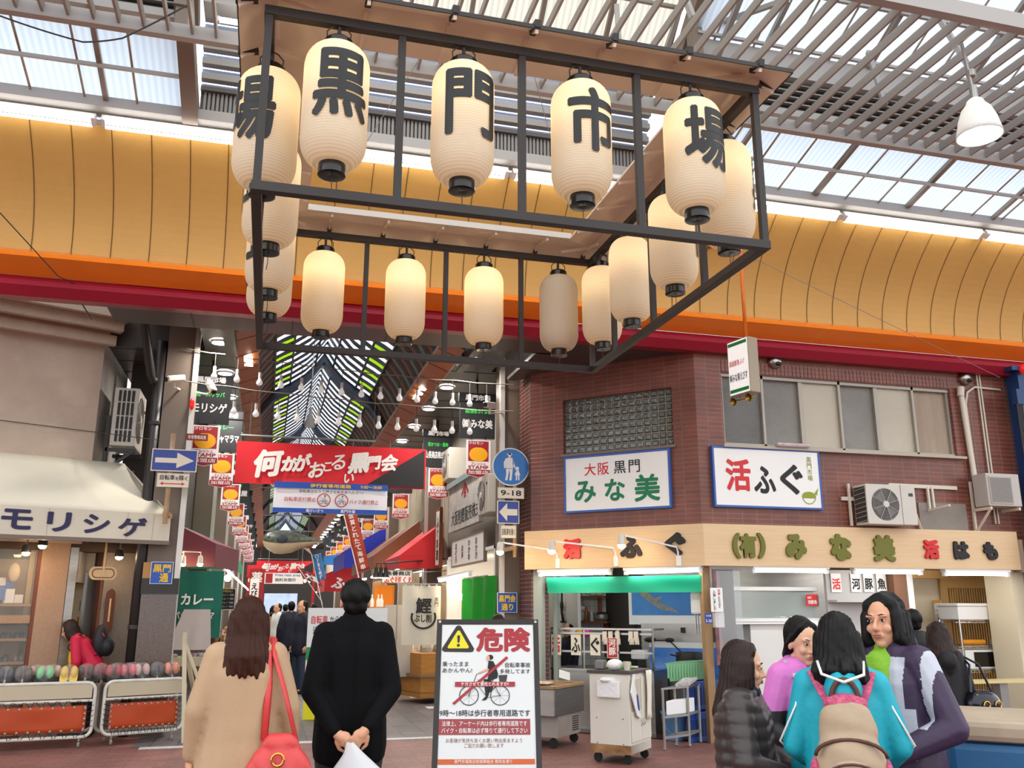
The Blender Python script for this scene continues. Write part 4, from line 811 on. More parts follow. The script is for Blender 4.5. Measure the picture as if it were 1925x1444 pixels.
m = MB(); m.bar(P0+DN*(hh+.05)+u2*.0-n2*.05, P0+DN*(hh+.05)+u2*wd-n2*.05, .012)
for q in (.08, wd-.02): m.lathe([(.015, 0), (.02, .04), (.05, .08)], P0+DN*(hh+.05)+u2*q-n2*.05, n2-UP*.3, 12)
for q in (.12, wd-.1): m.bar(P0+DN*hh+u2*q-n2*.05, P0+DN*(hh+.06)+u2*q-n2*.05, .01)
m.build('horn_fitting', MATS['brass'], t)
# ================================================================ inside the corner shop
brickmat('tilewhite', '#e9e7e2', '#e2e0da', '#b9b5ad', .1, .1, .004, .2, offs=0, ax=(.7071, -.7071), bump=.2); mat('innerwall', '#d9d2c4', .6); mat('steelsheet', '#a8a49e', .35, metal=.8, noise=.15, nscale=2, stretch=(1, 1, 8)); mat('creamwall', '#efe0bf', .6)
s = MB(); s.quad((3.0, 9.9, .006), (11, 10.3, .006), (11, 14, .006), (3.6, 14, .006)); struct(MB().add([(4.7, 10.95, .01), (5.35, 10.33, .01), (11, 10.33, .01), (11, 14.5, .01), (3.6, 14.5, .01), (3.6, 12.05, .01)], [(0, 1, 2, 3, 4, 5)]), 'floor_shop', MATS['shopfloor'])
s = MB(); s.use(MATS['tilewhite']); s.obox(C(3.2, 2.2, 0), CU*1.75, E2*.1, UP*2.6); s.use(MATS['steelsheet']); s.obox(C(1.45, 1.75, 0), CU*2.6, E2*.1, UP*2.6); s.use(MATS['innerwall']); s.obox(C(1.45, 1.75, 0), E2*.5, E1*.06, UP*2.6); s.obox((3.66, 12.3, 0), (0, 2.4, 0), (.1, 0, 0), (0, 0, 2.6)); struct(s, 'wall_shop_back', MATS['tilewhite'])
struct(MB().add([(3.7, 12.2, 2.55), (5.3, 10.6, 2.55), (11, 10.6, 2.55), (11, 14.5, 2.55), (3.7, 14.5, 2.55)], [(0, 4, 3, 2, 1)]), 'ceiling_shop', MATS['innerwall'])
struct(MB().box((11, 10.35, 0), (11.1, 14.5, 2.6)).box((6.2, 13.0, 0), (11, 13.1, 2.6)).box((3.7, 14.4, 0), (6.3, 14.5, 2.6)), 'wall_shop_side', MATS['innerwall'])
for k, (p, q) in enumerate(((C(2.2, 1.0, 2.5), C(.8, 1.0, 2.5)), ((6.2, 11.8, 2.5), (7.6, 11.8, 2.5)), ((8.4, 11.6, 2.5), (9.8, 11.6, 2.5)))):  # unseen tubes added under the shop ceiling to brighten the interior
    fluo('ceiling_tube', f'fluorescent tube on the ceiling inside the corner shop, {ORD[k]} from the left', p, q, n=1, r=.02, group='tubes inside the corner shop', tm='tubeshop')
# door jamb on the left of the opening
struct(MB().obox(C(2.46, .02, 0), CU*.12, E2*.12, UP*2.09).obox(C(2.3, .3, 0), CU*.06, E2*.1, UP*2.09), 'trim_jamb', mat('jamb', '#a8b0a4', .5))
# green tarp valance
mtrans('tarpgreen', '#17a77f', .25, .5); o = cpx(1028, 1086, .02); wv = (cpx(1318, 1086, .02)-o).length
t = tag(cloth(o, CU, wv, .21, MATS['tarpgreen'], .012, 9, nm='tarp'), 'sea-green tarpaulin valance hung below the tubes of the corner run', 'tarpaulin')
# fish photo light box and hood
mat('oceanblue', '#0f4f86', .3, emit=.35, col2='#1c6aa3', nscale=2.5); mat('fishgrey', '#8e8f86', .5, noise=.4, nscale=20)
o = cpx(1187, 1108, 1.2); wv = (cpx(1322, 1108, 1.2)-o).length; hv = .42
t = thing('picture_panel', 'wide blue light-up picture panel of a fish, under the green tarpaulin', 'picture', o+CU*wv/2+DN*hv)
MB().obox(o-CU*.05+UP*.05, CU*(wv+.1), DN*(hv+.12), E2*.1).build('frame', MATS['whiteplast'], t); MB().obox(o+CN*.004, CU*wv, DN*hv*.86, E2*.01).build('picture', MATS['oceanblue'], t)
m = MB(); q = o+CN*.008
m.add([q+CU*a+DN*b for a, b in ((.1, .0), (.22, .02), (.34, .12), (.5, .22), (.62, .26), (.72, .34), (.6, .3), (.46, .29), (.3, .2), (.16, .1))], [tuple(range(9, -1, -1))]); m.add([q+CU*a+DN*b for a, b in ((.34, .13), (.46, .1), (.42, .16))], [(2, 1, 0)]); m.build('fish_picture', MATS['fishgrey'], t)
t = thing('steel_hood', 'stainless steel hood panel below the blue fish picture', 'hood', C(.9, 1.3, 1.0)); o2 = cpx(1205, 1172, 1.15); MB().obox(o2, CU*1.0, DN*.42, E2*.3).build('casing', MATS['steelsheet'], t); MB().obox(o2+CU*.05+DN*.42, CU*.9, DN*.02, CN*.1).build('lip', MATS['steel'], t); MB().tube([o2+CU*.62+DN*.05+CN*.02, o2+CU*.62+DN*.12+CN*.02], .03, 10).build('knob', MATS['black'], t)
# shelf with kitchen things on the tiled wall
o = cpx(1075, 1124, 1.95); 
t = thing('wall_shelf', 'upper thin wooden shelf on the white kitchen tiles', 'shelf', o); MB().obox(o, CU*.55, E2*.2, UP*.025).build('board', mat('darkwood', '#6b3c25', .5), t); MB().bar(o+CU*.44+E2*.1, o+CU*.44+E2*.1-UP*.35, .05).build('bracket', MATS['darkwood'], t)
for k, dx in enumerate((.34, .44)): tag(MB().ell(o+CU*dx+E2*.1+UP*.055, (.07, .05, .035)).build('puffer_lamp', mat('bowl', '#cfc3a8', .5, noise=.3, nscale=30), smooth=True), ['left', 'right'][k]+' one of two round dried puffers on the upper kitchen shelf', 'ornament', 'dried puffers on the shelf')
tag(MB().lathe([(0, 0), (.03, 0), (.03, .1), (.012, .13), (.012, .16)], o+CU*.16+E2*.1+UP*.025, n=12, cap=True).build('jar', MATS['styro'], smooth=True), 'white jar at the left of the upper kitchen shelf', 'jar')
o = cpx(1048, 1171, 1.9)
t = thing('wall_shelf', 'lower wooden shelf crowded with kitchen things on the white tiles', 'shelf', o); MB().obox(o, CU*.85, E2*.28, UP*.03).build('board', MATS['darkwood'], t); MB().bar(o+CU*.75+E2*.2, o+CU*.75+E2*.2-UP*.5, .06).build('bracket', MATS['darkwood'], t)
t = thing('cool_box', 'white plastic cool box with rounded lid on the lower kitchen shelf', 'box', o+CU*.22+E2*.12+UP*.03); b = o+CU*.08+E2*.02+UP*.03; MB().obox(b, CU*.3, E2*.2, UP*.14).build('body', MATS['whiteplast'], t, bevel=.015); MB().obox(b+UP*.14-CU*.01, CU*.32, E2*.22, UP*.09).build('lid', MATS['whiteplast'], t, bevel=.04); MB().obox(b+CU*.12+CN*.012+UP*.08, CU*.05, E2*.012, UP*.09).build('latch', MATS['offwhite'], t)
t = thing('sauce_bottle', 'small bottle with red cap beside the white cool box', 'bottle', o+CU*.47+E2*.1+UP*.03); b = o+CU*.47+E2*.08+UP*.03; MB().lathe([(0, 0), (.03, 0), (.03, .14), (.02, .17)], b, n=14).build('body', mat('saucebrown', '#7d5a2a', .3), t, smooth=True); MB().lathe([(.022, .17), (.022, .21), (0, .215)], b, n=14).build('cap', MATS['red'], t)
tag(MB().lathe([(0, 0), (.05, 0), (.05, .14), (.045, .14), (.045, .02)], o+CU*.56+E2*.08+UP*.03, n=16).build('grey_canister', MATS['greysteel'], smooth=True, auto=40), 'dark grey canister between the red-capped bottle and the rice pot', 'canister')
t = thing('rice_pot', 'rounded grey pot with a lid at the right of the lower kitchen shelf', 'pot', o+CU*.73+E2*.1+UP*.03); b = o+CU*.72+E2*.1+UP*.03; MB().lathe([(0, 0), (.09, 0), (.11, .05), (.1, .1)], b, n=18).build('body', MATS['greysteel'], t, smooth=True); MB().lathe([(.1, .1), (.07, .135), (0, .145)], b, n=18).build('lid', MATS['steel'], t, smooth=True)
tag(MB().obox(cpx(1060, 1112, 2.0), CU*.26, E2*.12, DN*.3).build('wall_cabinet', MATS['offwhite'], bevel=.008), 'small cream wall cabinet at the left of the kitchen tiles', 'cabinet')
tag(MB().tube([cpx(1056, 1115, 1.9), cpx(1056, 1150, 1.9), cpx(1059, 1170, 1.9)], .02, 8).ell(cpx(1056, 1138, 1.9), (.03, .03, .08)).build('sprayer', MATS['black'], smooth=True), 'black hose sprayer hanging left of the kitchen shelves', 'hose')
# gas meter on the corner post
o = cpx(1296, 1113, .15); t = thing('gas_meter', 'white gas meter on the wall at the right of the blue fish picture', 'meter', o); MB().obox(o, CU*.17, DN*.28, E2*.14).build('body', MATS['whiteplast'], t, bevel=.03); MB().obox(o+CU*.03+DN*.03+CN*.01, CU*.09, DN*.06, E2*.02).build('dial', MATS['offwhite'], t); m = MB()
for q in (.05, .08): m.tube([o+CU*q+DN*.27+E2*.06, o+CU*q+DN*.52+E2*.06], .009, 6)
m.build('pipe', MATS['steel'], t)
# corner post wrapped in clear plastic and posters
t = thing('corner_post', 'wooden corner post of the shop, under clear plastic with strips of posters', 'post', (5.35, 10.3, 0)); t['kind'] = 'thing'
MB().box((5.28, 10.37, 0), (5.38, 10.47, 2.09)).build('post', mat('tanwood', '#a5835b', .6, noise=.15), t)
o = ony(1343, 1078, 10.25); pz = V((o.x, 10.25, 2.0))
mat('postercol', '#b06a4a', .35, col2='#3e4a6b', nscale=7); MB().obox((5.39, 10.31, .9), (.09, 0, 0), (0, .02, 0), (0, 0, 1.15)).build('poster', MATS['postercol'], t); MB().obox((5.5, 10.36, .05), (.2, 0, 0), (0, .03, 0), (0, 0, 2.0)).build('panel', mat('brownglass', '#594f4a', .12), t)
mat('plasticclear', '#dfe3e3', .08, alpha=.16, spec=.9); MB().obox((5.4, 10.24, .03), (.33, 0, 0), (0, .004, 0), (0, 0, 2.0)).build('plastic_sheet', MATS['plasticclear'], t)
o = ony(1335, 1105, 10.22); board('paper_notice', 'tall white paper notice with a column of black and red writing on the corner post', 'notice', V((o.x, 10.22, o.z)), (1, 0, 0), .165, .29, .006, 'signwhite', items=[('天然', .115, .055, .034, 'red', None, .02, 'v'), ('とらふぐ', .115, .175, .034, 'ink', None, .02, 'v'), ('入荷しました', .05, .15, .037, 'ink', None, .02, 'v')])
o = ony(1325, 1153, 10.2); board('address_plate', 'small dark blue address plate numbered 3-20 on the corner post', 'plate', V((o.x, 10.2, o.z)), (1, 0, 0), .095, .12, .006, 'arrowblue', items=[('日本橋', .048, .03, .022, 'brushwhite', None, .01), ('3-20', .048, .09, .034, 'brushwhite', None, .01)])
o = ony(1344, 1151, 10.3); t = thing('speaker_box', 'white cube loudspeaker fixed to the corner post below the notice', 'speaker', o); MB().obox(o, (.13, 0, 0), DN*.19, (0, .1, 0)).build('casing', MATS['whiteplast'], t, bevel=.015)
# ---------------------------------------------------------------- street-side part of the shop
F = fpx
t = thing('display_case', 'glass-fronted refrigerated display with white bars behind the group of women', 'display case', (6.7, 11.0, 0)); YD = .55
m = MB(); z1, z2 = F(1450, 1107, YD).z, F(1450, 1166, YD).z
x0, x1 = F(1372, 1120, YD).x, F(1545, 1120, YD).x
for z in (z1, z2): m.box((x0, 10.88, z-.025), (x1, 10.96, z+.025))
m.box((x0, 10.88, z2-.05), (x1+1.0, 11.2, z2-.02)); m.build('bar', MATS['whiteplast'], t)
MB().box((x1-.02, 10.9, 1.2), (x1+.05, 10.98, 2.05)).box((x0-.03, 10.9, .2), (x0+.03, 10.98, 2.05)).build('post', MATS['steel'], t); MB().box((x0, 10.92, z2), (x1, 10.93, z1)).build('glass', mat('caseglass', '#cfe0da', .05, alpha=.2, spec=.8), t)
MB().box((x0+.3, 10.95, .0), (x1+.9, 11.5, z2-.05)).build('counter', mat('counterwhite', '#e4e2dc', .4), t)
m = MB(); m.box((x0, 12.2, 1.2), (x1, 12.25, 2.4)); m.build('back_panel', mat('mintwall', '#cfd6cc', .5), t); MB().box((x0+.35, 12.14, 1.2), (x0+1.05, 12.2, 1.7)).build('inner_door', mat('mintdoor', '#bfc7bd', .45), t)
for k, px in enumerate((1472, 1492)): tag(MB().lathe([(.0, 0), (.06, 0), (.1, .04), (.11, .07), (.1, .07), (.06, .02)], V((F(px, 1160, .8).x, 11.2, z2-.02)), n=18).build('steel_bowl', MATS['chrome'], smooth=True), ['left', 'right'][k]+' one of two steel bowls on the display ledge', 'bowl', 'steel bowls on the ledge')
o = F(1515, 1118, .5); board('red_sticker', 'small tilted red sticker lettered 河豚魚 on the display glass', 'sticker', o, (1, 0, .03), .17, .15, .004, 'red', items=[('国産', .05, .04, .03, 'brushwhite', None, .01), ('河豚魚', .09, .1, .055, 'brushwhite', .14, .03)])
t = thing('plastic_basket_pole', 'round dark wire fan guard hanging inside the display', 'fan', F(1412, 1110, 1.4)); c0 = F(1412, 1112, 1.4); m = MB()
for r in (.06, .1, .14): m.loop([c0+V((r*cos(2*pi*i/20), 0, r*.8*sin(2*pi*i/20))) for i in range(20)], .004, 4)
for i in range(10): m.bar(c0, c0+V((.14*cos(pi*i/5), -.03, .112*sin(pi*i/5))), .004)
m.build('guard', MATS['darkmetal'], t); t.name = 'wall_fan'
# grey panel with four papers, shelf, basket
s = MB(); s.use(mat('panelgrey', '#b9b6b2', .4)); s.box((F(1553, 1100, .4).x, 10.75, 1.2), (F(1680, 1100, .4).x, 10.8, 2.08)); s.use(mat('brownpost', '#7a5238', .5)); s.box((F(1676, 1100, .3).x, 10.6, 0), (F(1700, 1100, .3).x, 10.9, 2.08)); s.use(MATS['whiteplast']); s.box((F(1701, 1100, .3).x, 10.6, 0), (F(1712, 1100, .3).x, 10.75, 2.08)); struct(s, 'trim_panel', MATS['panelgrey'])
for k, (px, ch, cm) in enumerate(((1572, '活', 'red'), (1609, '河', 'ink'), (1633, '豚', 'ink'), (1657, '魚', 'ink'))):
    o = F(px-11, 1078, .38); board('price_paper', f'white paper lettered {ch} in {["red", "black", "black", "black"][k]} on the grey shop panel', 'paper', o, (1, 0, 0), .155, .25, .004, 'signwhite', items=[(ch, .078, .14, .15, cm, .13, .035)], group='brush-lettered papers on the grey panel')
o = F(1556, 1128, .4); tag(MB().box((o.x, 10.55, o.z-.03), (o.x+.8, 10.8, o.z)).build('shelf_board', MATS['panelgrey']), 'grey shelf board below the four lettered papers', 'shelf')
t = thing('pink_basket', 'pink plastic basket on the counter below the lettered papers', 'basket', F(1577, 1158, .8)); c0 = F(1577, 1158, .8)+UP*.01
MB().lathe([(0, 0), (.09, 0), (.12, .13), (.125, .14), (.115, .14), (.085, .01)], c0, n=20).build('body', mat('pinkplast', '#d98fb5', .4), t, smooth=True, auto=40); MB().loop([c0+V((.126*cos(2*pi*i/20), .126*sin(2*pi*i/20), .135)) for i in range(20)], .008, 5).build('rim', MATS['pinkplast'], t)
t = thing('paper_roll', 'long white wrapped roll on the display counter behind the women', 'roll', F(1550, 1180, .5)); a, b = F(1500, 1177, .5), F(1622, 1180, .5); MB().tube([a, b], .1, 16).build('roll', MATS['styro'], t, smooth=True, auto=40)
# doorway with sliding lattice door
mat('lightwood', '#d9ae6e', .5, col2='#cfa05e', nscale=5, stretch=(8, 8, .6)); mat('lattback', '#b98d54', .6)
s = MB(); s.use(MATS['creamwall']); s.box((F(1712, 1100, 1.6).x, 11.95, 0), (F(1778, 1100, 1.6).x, 12.0, 2.2)); s.box((F(1887, 1100, .2).x, 10.4, 0), (F(1887, 1100, .2).x+.2, 10.9, 2.09)); s.use(MATS['rafterbrown']); s.box((8.6, 11.9, 2.12), (11, 12.0, 2.6)); struct(s, 'wall_doorway', MATS['creamwall'])
d = thing('door_1', None, None, F(1820, 1250, 1.5)); d['kind'] = 'structure'; xa, xb = F(1776, 1150, 1.5).x, F(1872, 1150, 1.5).x; YY = 11.85
MB().box((xa, YY, 0), (xa+.1, YY+.05, 2.1)).box((xb-.1, YY, 0), (xb, YY+.05, 2.1)).box((xa-.9, YY-.02, 2.02), (xb+.1, YY+.07, 2.14)).box((xa+.1, YY, 1.88), (xb-.1, YY+.05, 2.02)).build('door_frame', MATS['lightwood'], d); m = MB(); x = xa+.13
while x < xb-.1: m.box((x, YY, .1), (x+.022, YY+.03, 1.88)); x += .045
m.build('lattice', MATS['lightwood'], d); MB().box((xa+.1, YY+.035, .05), (xb-.1, YY+.045, 1.9)).build('backing', MATS['lattback'], d)
o = F(1755, 1128, 1.5); board('wall_calendar', 'white sheet with orange head pinned to the cream wall inside the doorway', 'calendar', o, (1, 0, 0), .14, .36, .004, 'signwhite', items=[('', 0, 0, 0, 'ink')][:0]+[([(0, 0), (.12, 0), (.12, .05), (0, .05)], 0, 0, 0, 'gold', None, 0, 'poly'), ([(.01, .15), (.13, .15), (.13, .155), (.01, .155)], 0, 0, 0, 'greyink', None, 0, 'poly'), ([(.01, .22), (.13, .22), (.13, .225), (.01, .225)], 0, 0, 0, 'greyink', None, 0, 'poly')])
# wire rack with a foam box, roll, foil and microwave
t = thing('wire_rack', 'chrome wire shelving rack beside the lattice door', 'rack', F(1850, 1330, .6)); Yr0, Yr1 = 10.95, 11.35; xa, xb = F(1803, 1165, .6).x, F(1902, 1165, .6).x
RZ = [F(1850, y, .6).z for y in (1166, 1214, 1259, 1310)]
for z in RZ:
    m = MB()
    for y in (Yr0, Yr1): m.bar((xa, y, z), (xb, y, z), .01); m.bar((xa, y, z-.035), (xb, y, z-.035), .008)
    for i in range(18): m.bar((xa+(xb-xa)*i/17, Yr0, z), (xa+(xb-xa)*i/17, Yr1, z), .005)
    k = 14
    for i in range(k): m.bar((xa+(xb-xa)*i/k, Yr0, z-(0 if i % 2 else .035)), (xa+(xb-xa)*(i+1)/k, Yr0, z-(.035 if i % 2 else 0)), .006)
    m.build('shelf', MATS['chrome'], t)
for x in (xa, xb):
    for y in (Yr0, Yr1): MB().tube([(x, y, 0), (x, y, RZ[0]+.03)], .012, 8).build('post', MATS['chrome'], t)
t = thing('foam_box', 'big white foam fish box on top of the wire rack', 'box', (xa+.2, 11.1, RZ[0])); MB().box((xa-.02, 10.93, RZ[0]+.006), (xb-.1, 11.33, RZ[0]+.19)).build('body', MATS['styro'], t, bevel=.012); MB().box((xa-.035, 10.915, RZ[0]+.192), (xb-.085, 11.345, RZ[0]+.235)).build('lid', MATS['styro'], t, bevel=.01)
tag(MB().tube([(xa+.04, 11.0, RZ[1]+.045), (xa+.42, 11.0, RZ[1]+.045)], .04, 14).build('paper_roll', mat('amber', '#d98a1e', .25), smooth=True, auto=40), 'amber wrapped roll on the middle of the wire rack', 'roll')
tag(MB().box((xa+.62, 10.95, RZ[1]+.006), (xa+.9, 11.1, RZ[1]+.08)).build('foil_block', mat('foil', '#c9c9c9', .2, metal=1, bump=.6, bscale=30)), 'crumpled foil parcel beside the amber roll', 'parcel')
t = thing('microwave', 'white microwave oven on the lower shelf of the wire rack', 'microwave', (xa+.4, 11.1, RZ[2])); b0 = V((xa+.05, 10.96, RZ[2]+.008)); MB().box(b0, b0+V((.72, .3, .26))).build('casing', MATS['whiteplast'], t, bevel=.01); MB().box(b0+V((.14, -.006, .03)), b0+V((.5, 0, .23))).build('door', mat('blackglass', '#1b1512', .08), t); m = MB()
for z in (.07, .13, .19): m.lathe([(.02, 0), (.018, .012), (0, .014)], b0+V((.6, -.002, z)), (0, -1, 0), 12)
m.build('knob', MATS['steel'], t)
t = thing('low_table', 'low table with a pale yellow top before the wire rack', 'table', F(1880, 1380, -.3)); a = F(1815, 1268, .1); zt = .66
MB().box((8.5, 9.75, zt), (10.95, 9.97, zt+.035)).build('top', mat('yellowtop', '#d9c58a', .35), t)
for x in (9.05, 10.2): MB().box((x, 9.8, 0), (x+.12, 9.92, zt)).build('leg', MATS['greysteel'], t)
tag(MB().box((9.3, 10.3, zt-.28), (10.0, 10.55, zt-.22)).build('paper_stack', MATS['styro']), 'stack of white papers under the yellow table top', 'paper') if False else None
# ================================================================ shoe shop on the left
LA = V((-2.1, 13.2, 0)); _a = radians(22); LU = V((cos(_a), sin(_a), 0)); LN = V((sin(_a), -cos(_a), 0))
def LP(t, off, z): return LA + LU*t + LN*off + UP*z
def lpx(x, y, off=0): return onp(x, y, LA+LN*off, LU)
mat('stucco', '#c9b6a4', .85, noise=.12, nscale=4, bump=.6, bscale=70); mat('stuccopale', '#d5cfc8', .85, noise=.3, nscale=2.5, bump=.6, bscale=60); mat('stuccotan', '#b3937a', .85, noise=.1, nscale=30, bump=.5, bscale=90); mat('stuccograyish', '#8f8379', .85, noise=.12, nscale=20, bump=.5, bscale=80)
m = MB(); m.obox(LP(-7, -.3, 2.4), LU*6.66, LN*.3, UP*4.2)
zA, zB, zC = lpx(0, 556, .3).z, lpx(0, 583, .2).z, lpx(0, 614, .1).z
for z0, z1, d in ((zA, zA+.2, .30), (zB, zB+.16, .2), (zC, zC+.14, .1)): m.obox(LP(-7, 0, z0), LU*(6.72+d*.6), LN*d, UP*(z1-z0)); m.obox(LP(-7, 0, z1), LU*6.7, LN*(d*.6), UP*.15)
struct(m, 'wall_left', MATS['stucco'])
struct(MB().obox(LP(-.34, -.02, 1.9), (0, 2.2, 0), (-.2, 0, 0), (0, 0, 4)), 'wall_left_return', MATS['stuccopale'])
struct(MB().box((-2.2, 14.2, 2.6), (-1.6, 14.3, 5.3)), 'wall_left_infill', MATS['walldark'])
# wall air conditioner seen from its narrow side
t = ac('air_conditioner', 'beige air conditioner unit seen end-on, high on the left wall above the awning', V((-1.93, 13.3, 3.78)), (0, 1, 0), (1, 0, 0), .75, .84, .33, side=False, grp=None)
g = MB()
for i in range(4):
    for j, (z0, z1) in enumerate(((3.84, 4.0), (4.02, 4.2), (4.22, 4.4), (4.42, 4.58))): g.box((-2.2+i*.058, 13.288, z0), (-2.165+i*.058, 13.296, z1))
g.build('vent_slots', MATS['black'], t); MB().bar((-2.3, 13.3, 3.72), (-1.9, 13.3, 3.72), .05).bar((-2.3, 13.9, 3.72), (-1.9, 13.9, 3.72), .05).bar((-2.3, 13.3, 3.4), (-1.95, 13.3, 3.7), .04).bar((-2.3, 13.3, 3.3), (-2.3, 13.3, 4.2), .05).build('bracket', MATS['darkmetal'], t)
t = thing('drainpipe', 'black drainpipe running down beside the left column of the side arcade', 'pipe', (-1.85, 12.9, 0)); P1 = lambda x, y: ony(x, y, 12.75)
MB().tube([ony(273, 562, 12.3), ony(271, 605, 12.4), ony(284, 705, 12.7), ony(287, 715, 12.75), ony(300, 716, 12.8)], .06, 10).build('bent_pipe', MATS['darkpipe'], t, smooth=True); a = ony(300, 712, 12.8); MB().tube([V((a.x, 12.8, 5.2)), V((a.x, 12.8, 0))], .075, 12).build('straight_pipe', MATS['darkpipe'], t, smooth=True); m = MB()
for z in (1.3, 2.7, 4.0): m.lathe([(.08, 0), (.085, .01), (.085, .05), (.08, .06)], (a.x, 12.8, z), n=12)
m.build('pipe_clip', MATS['darkmetal'], t)
wire('thin_cable', 'thin cable crossing the left stucco wall above the awning', [lpx(0, 790, .05), lpx(175, 812, .05), ony(300, 828, 12.3)], .006, 'wire')
# awning with its lettering
mat('awncream', '#e6ddc8', .7, noise=.1, nscale=1.3); t = thing('shop_awning', 'cream canvas awning with big navy characters over the shoe shop on the left', 'awning', LP(-1.5, .9, 2.42)); T0, T1 = -3.4, .52; zb, zt, zw = 2.42, 2.765, 3.52
m = MB(); m.grid(lambda s, r: (LP(T0, 0, zw).lerp(LP(.08, 0, zw), s)).lerp(LP(T0, .9, zt).lerp(LP(T1, .9, zt), s), r) - UP*(.06*sin(pi*r)*(.8+.2*sin(s*7))), 24, 8); m.add([LP(.08, 0, zw), LP(T1, .9, zt), LP(T1, 0, zt)], [(0, 1, 2)])
m.build('canopy', MATS['awncream'], t, smooth=True, solid=.008)
m = MB(); m.quad(LP(T0, .9, zt), LP(T0, .9, zb), LP(T1, .9, zb), LP(T1, .9, zt)); m.quad(LP(T1, .9, zt), LP(T1, .9, zb), LP(T1, 0, zb), LP(T1, 0, zt)); m.build('valance', MATS['awncream'], t, solid=.006)
m = MB()
for tt in (-2.3, -.94, -.02, .3): m.obox(LP(tt, .905, zb), LU*.006, LN*.003, UP*(zt-zb))
m.build('valance_seam', mat('seamcream', '#c9bea6', .8), t)
m = MB()
for ch, px, py, hp, wp in (('モ', 32, 976, 38, 60), ('リ', 111, 981, 37, 46), ('シ', 182, 985, 36, 50), ('ゲ', 249, 991, 36, 54)):
    o = lpx(px, py, .91); sc_ = (lpx(px, py-hp/2, .91)-lpx(px, py+hp/2, .91)).length; ws = (lpx(px-wp/2, py, .91)-lpx(px+wp/2, py, .91)).length; letter(m, ch, o, LU, DN, 0, 0, sc_, ws, bold=.035)
m.build('lettering', MATS['navytext'], t)
m = MB(); m.bar(LP(T0, .88, zb-.02), LP(T1, .88, zb-.02), .05, .05); m.bar(LP(T1, .88, zb-.02), LP(T1, 0, zb-.02), .05, .05); m.build('front_rail', MATS['rafterbrown'], t)
for k in range(2): MB().bar(LP(.2-2.4*k, .02, zw-.1), LP(.2-2.4*k, .85, zb), .03).build('stay', MATS['darkmetal'], t)
# shop front below the awning
mat('woodshop', '#a5703c', .5, noise=.2, nscale=3, stretch=(1, 1, 6)); mat('woodtrim', '#6f3a1c', .45); mat('shopdark', '#46362a', .7)
s = MB(); s.use(MATS['stuccotan']); s.obox(LP(-.8, -.35, 0), LU*.33, LN*.35, UP*2.4); s.use(MATS['stuccograyish']); s.obox(LP(.0, -.5, 0), LU*.42, LN*.45, UP*2.4); s.use(MATS['shopdark']); s.obox(LP(-4, -.35, 2.3), LU*4.4, LN*.33, UP*.12); struct(s, 'wall_shoe_shop', MATS['stuccotan'])
s = MB(); s.use(MATS['woodtrim']); s.obox(LP(-.845, -.2, 0), LU*.045, LN*.2, UP*2.3); s.use(MATS['steelsheet']); s.obox(LP(-.465, -.2, 0), LU*.1, LN*.21, UP*2.35); s.use(MATS['woodtrim']); s.obox(LP(-.03, -.4, 0), LU*.04, LN*.3, UP*2.3); struct(s, 'trim_shopfront', MATS['woodtrim'])
s = MB(); s.use(MATS['shopdark']); s.obox(LP(-4, -1.1, 0), LU*4.6, LN*.05, UP*2.5); s.obox(LP(-4, -1.1, 2.45), LU*4.6, LN*1.1, UP*.05); s.use(MATS['creamwall']); s.obox(LP(-.4, -1.0, 0), LU*.36, LN*.02, UP*2.3); struct(s, 'wall_shoe_shop_back', MATS['shopdark'])
# display cabinet in the window with shelves
t = thing('display_cabinet', 'wooden shop window cabinet with shelves of boxes and shoes, at the far left', 'cabinet', LP(-1.6, -.3, 0)); MB().obox(LP(-3.5, -.55, 0), LU*2.65, LN*.02, UP*2.2).build('back_panel', MATS['woodshop'], t)
SZ = [lpx(50, y, -.2).z for y in (1137, 1163, 1201, 1244)]
for k, z in enumerate(SZ): MB().obox(LP(-3.5, -.53, z-.02), LU*2.65, LN*.5, UP*(.02 if k != 1 else .0)+UP*.012).build('shelf', MATS['woodshop'], t)
MB().obox(LP(-3.5, -.05, lpx(50, 1172, 0).z), LU*2.65, LN*.06, UP*.1).build('transom', MATS['stuccotan'], t); a = lpx(58, 1090, -.4); MB().obox(a-UP*(a.z-SZ[1])-LU*.05, LU*.14, LN*.05, UP*.95).build('centre_post', MATS['lightwood'], t)
MB().obox(LP(-3.5, -.005, .3), LU*2.65, LN*.004, UP*2.0).build('glass', mat('windowglass', '#dfe6e2', .03, alpha=.1, spec=.8), t)
cols = ['#c2452f', '#4b6fb5', '#e8e2d6', '#d9a23a', '#efeae2', '#7a9a5a', '#d8d4ce', '#b84a3a']
bx = [(3, 1102, 1128, 1), (3, 1086, 1101, 6), (18, 1107, 1134, 4), (18, 1093, 1106, 1), (19, 1079, 1092, 0), (35, 1118, 1134, 2)]
for k, (px, y0, y1, ci) in enumerate(bx):
    p = lpx(px-7, y0, -.25); q = lpx(px+7, y1, -.25); tag(MB().obox(V((p.x, p.y, q.z)), LU*((q-p).dot(LU)), -LN*.2, UP*(p.z-q.z)).build('shoe_box', mat('box%d' % ci, cols[ci], .6)), ['white and blue', 'grey', 'white and orange', 'blue', 'red', 'cream'][k]+' shoe box piled in the shop window', 'box', 'shoe boxes in the shop window')
tag(MB().ell(lpx(27, 1076, -.15), (.07, .03, .12)).build('hanging_fan', mat('fan', '#c4a37a', .5), smooth=True), 'oval woven fan hanging in the shop window', 'fan')
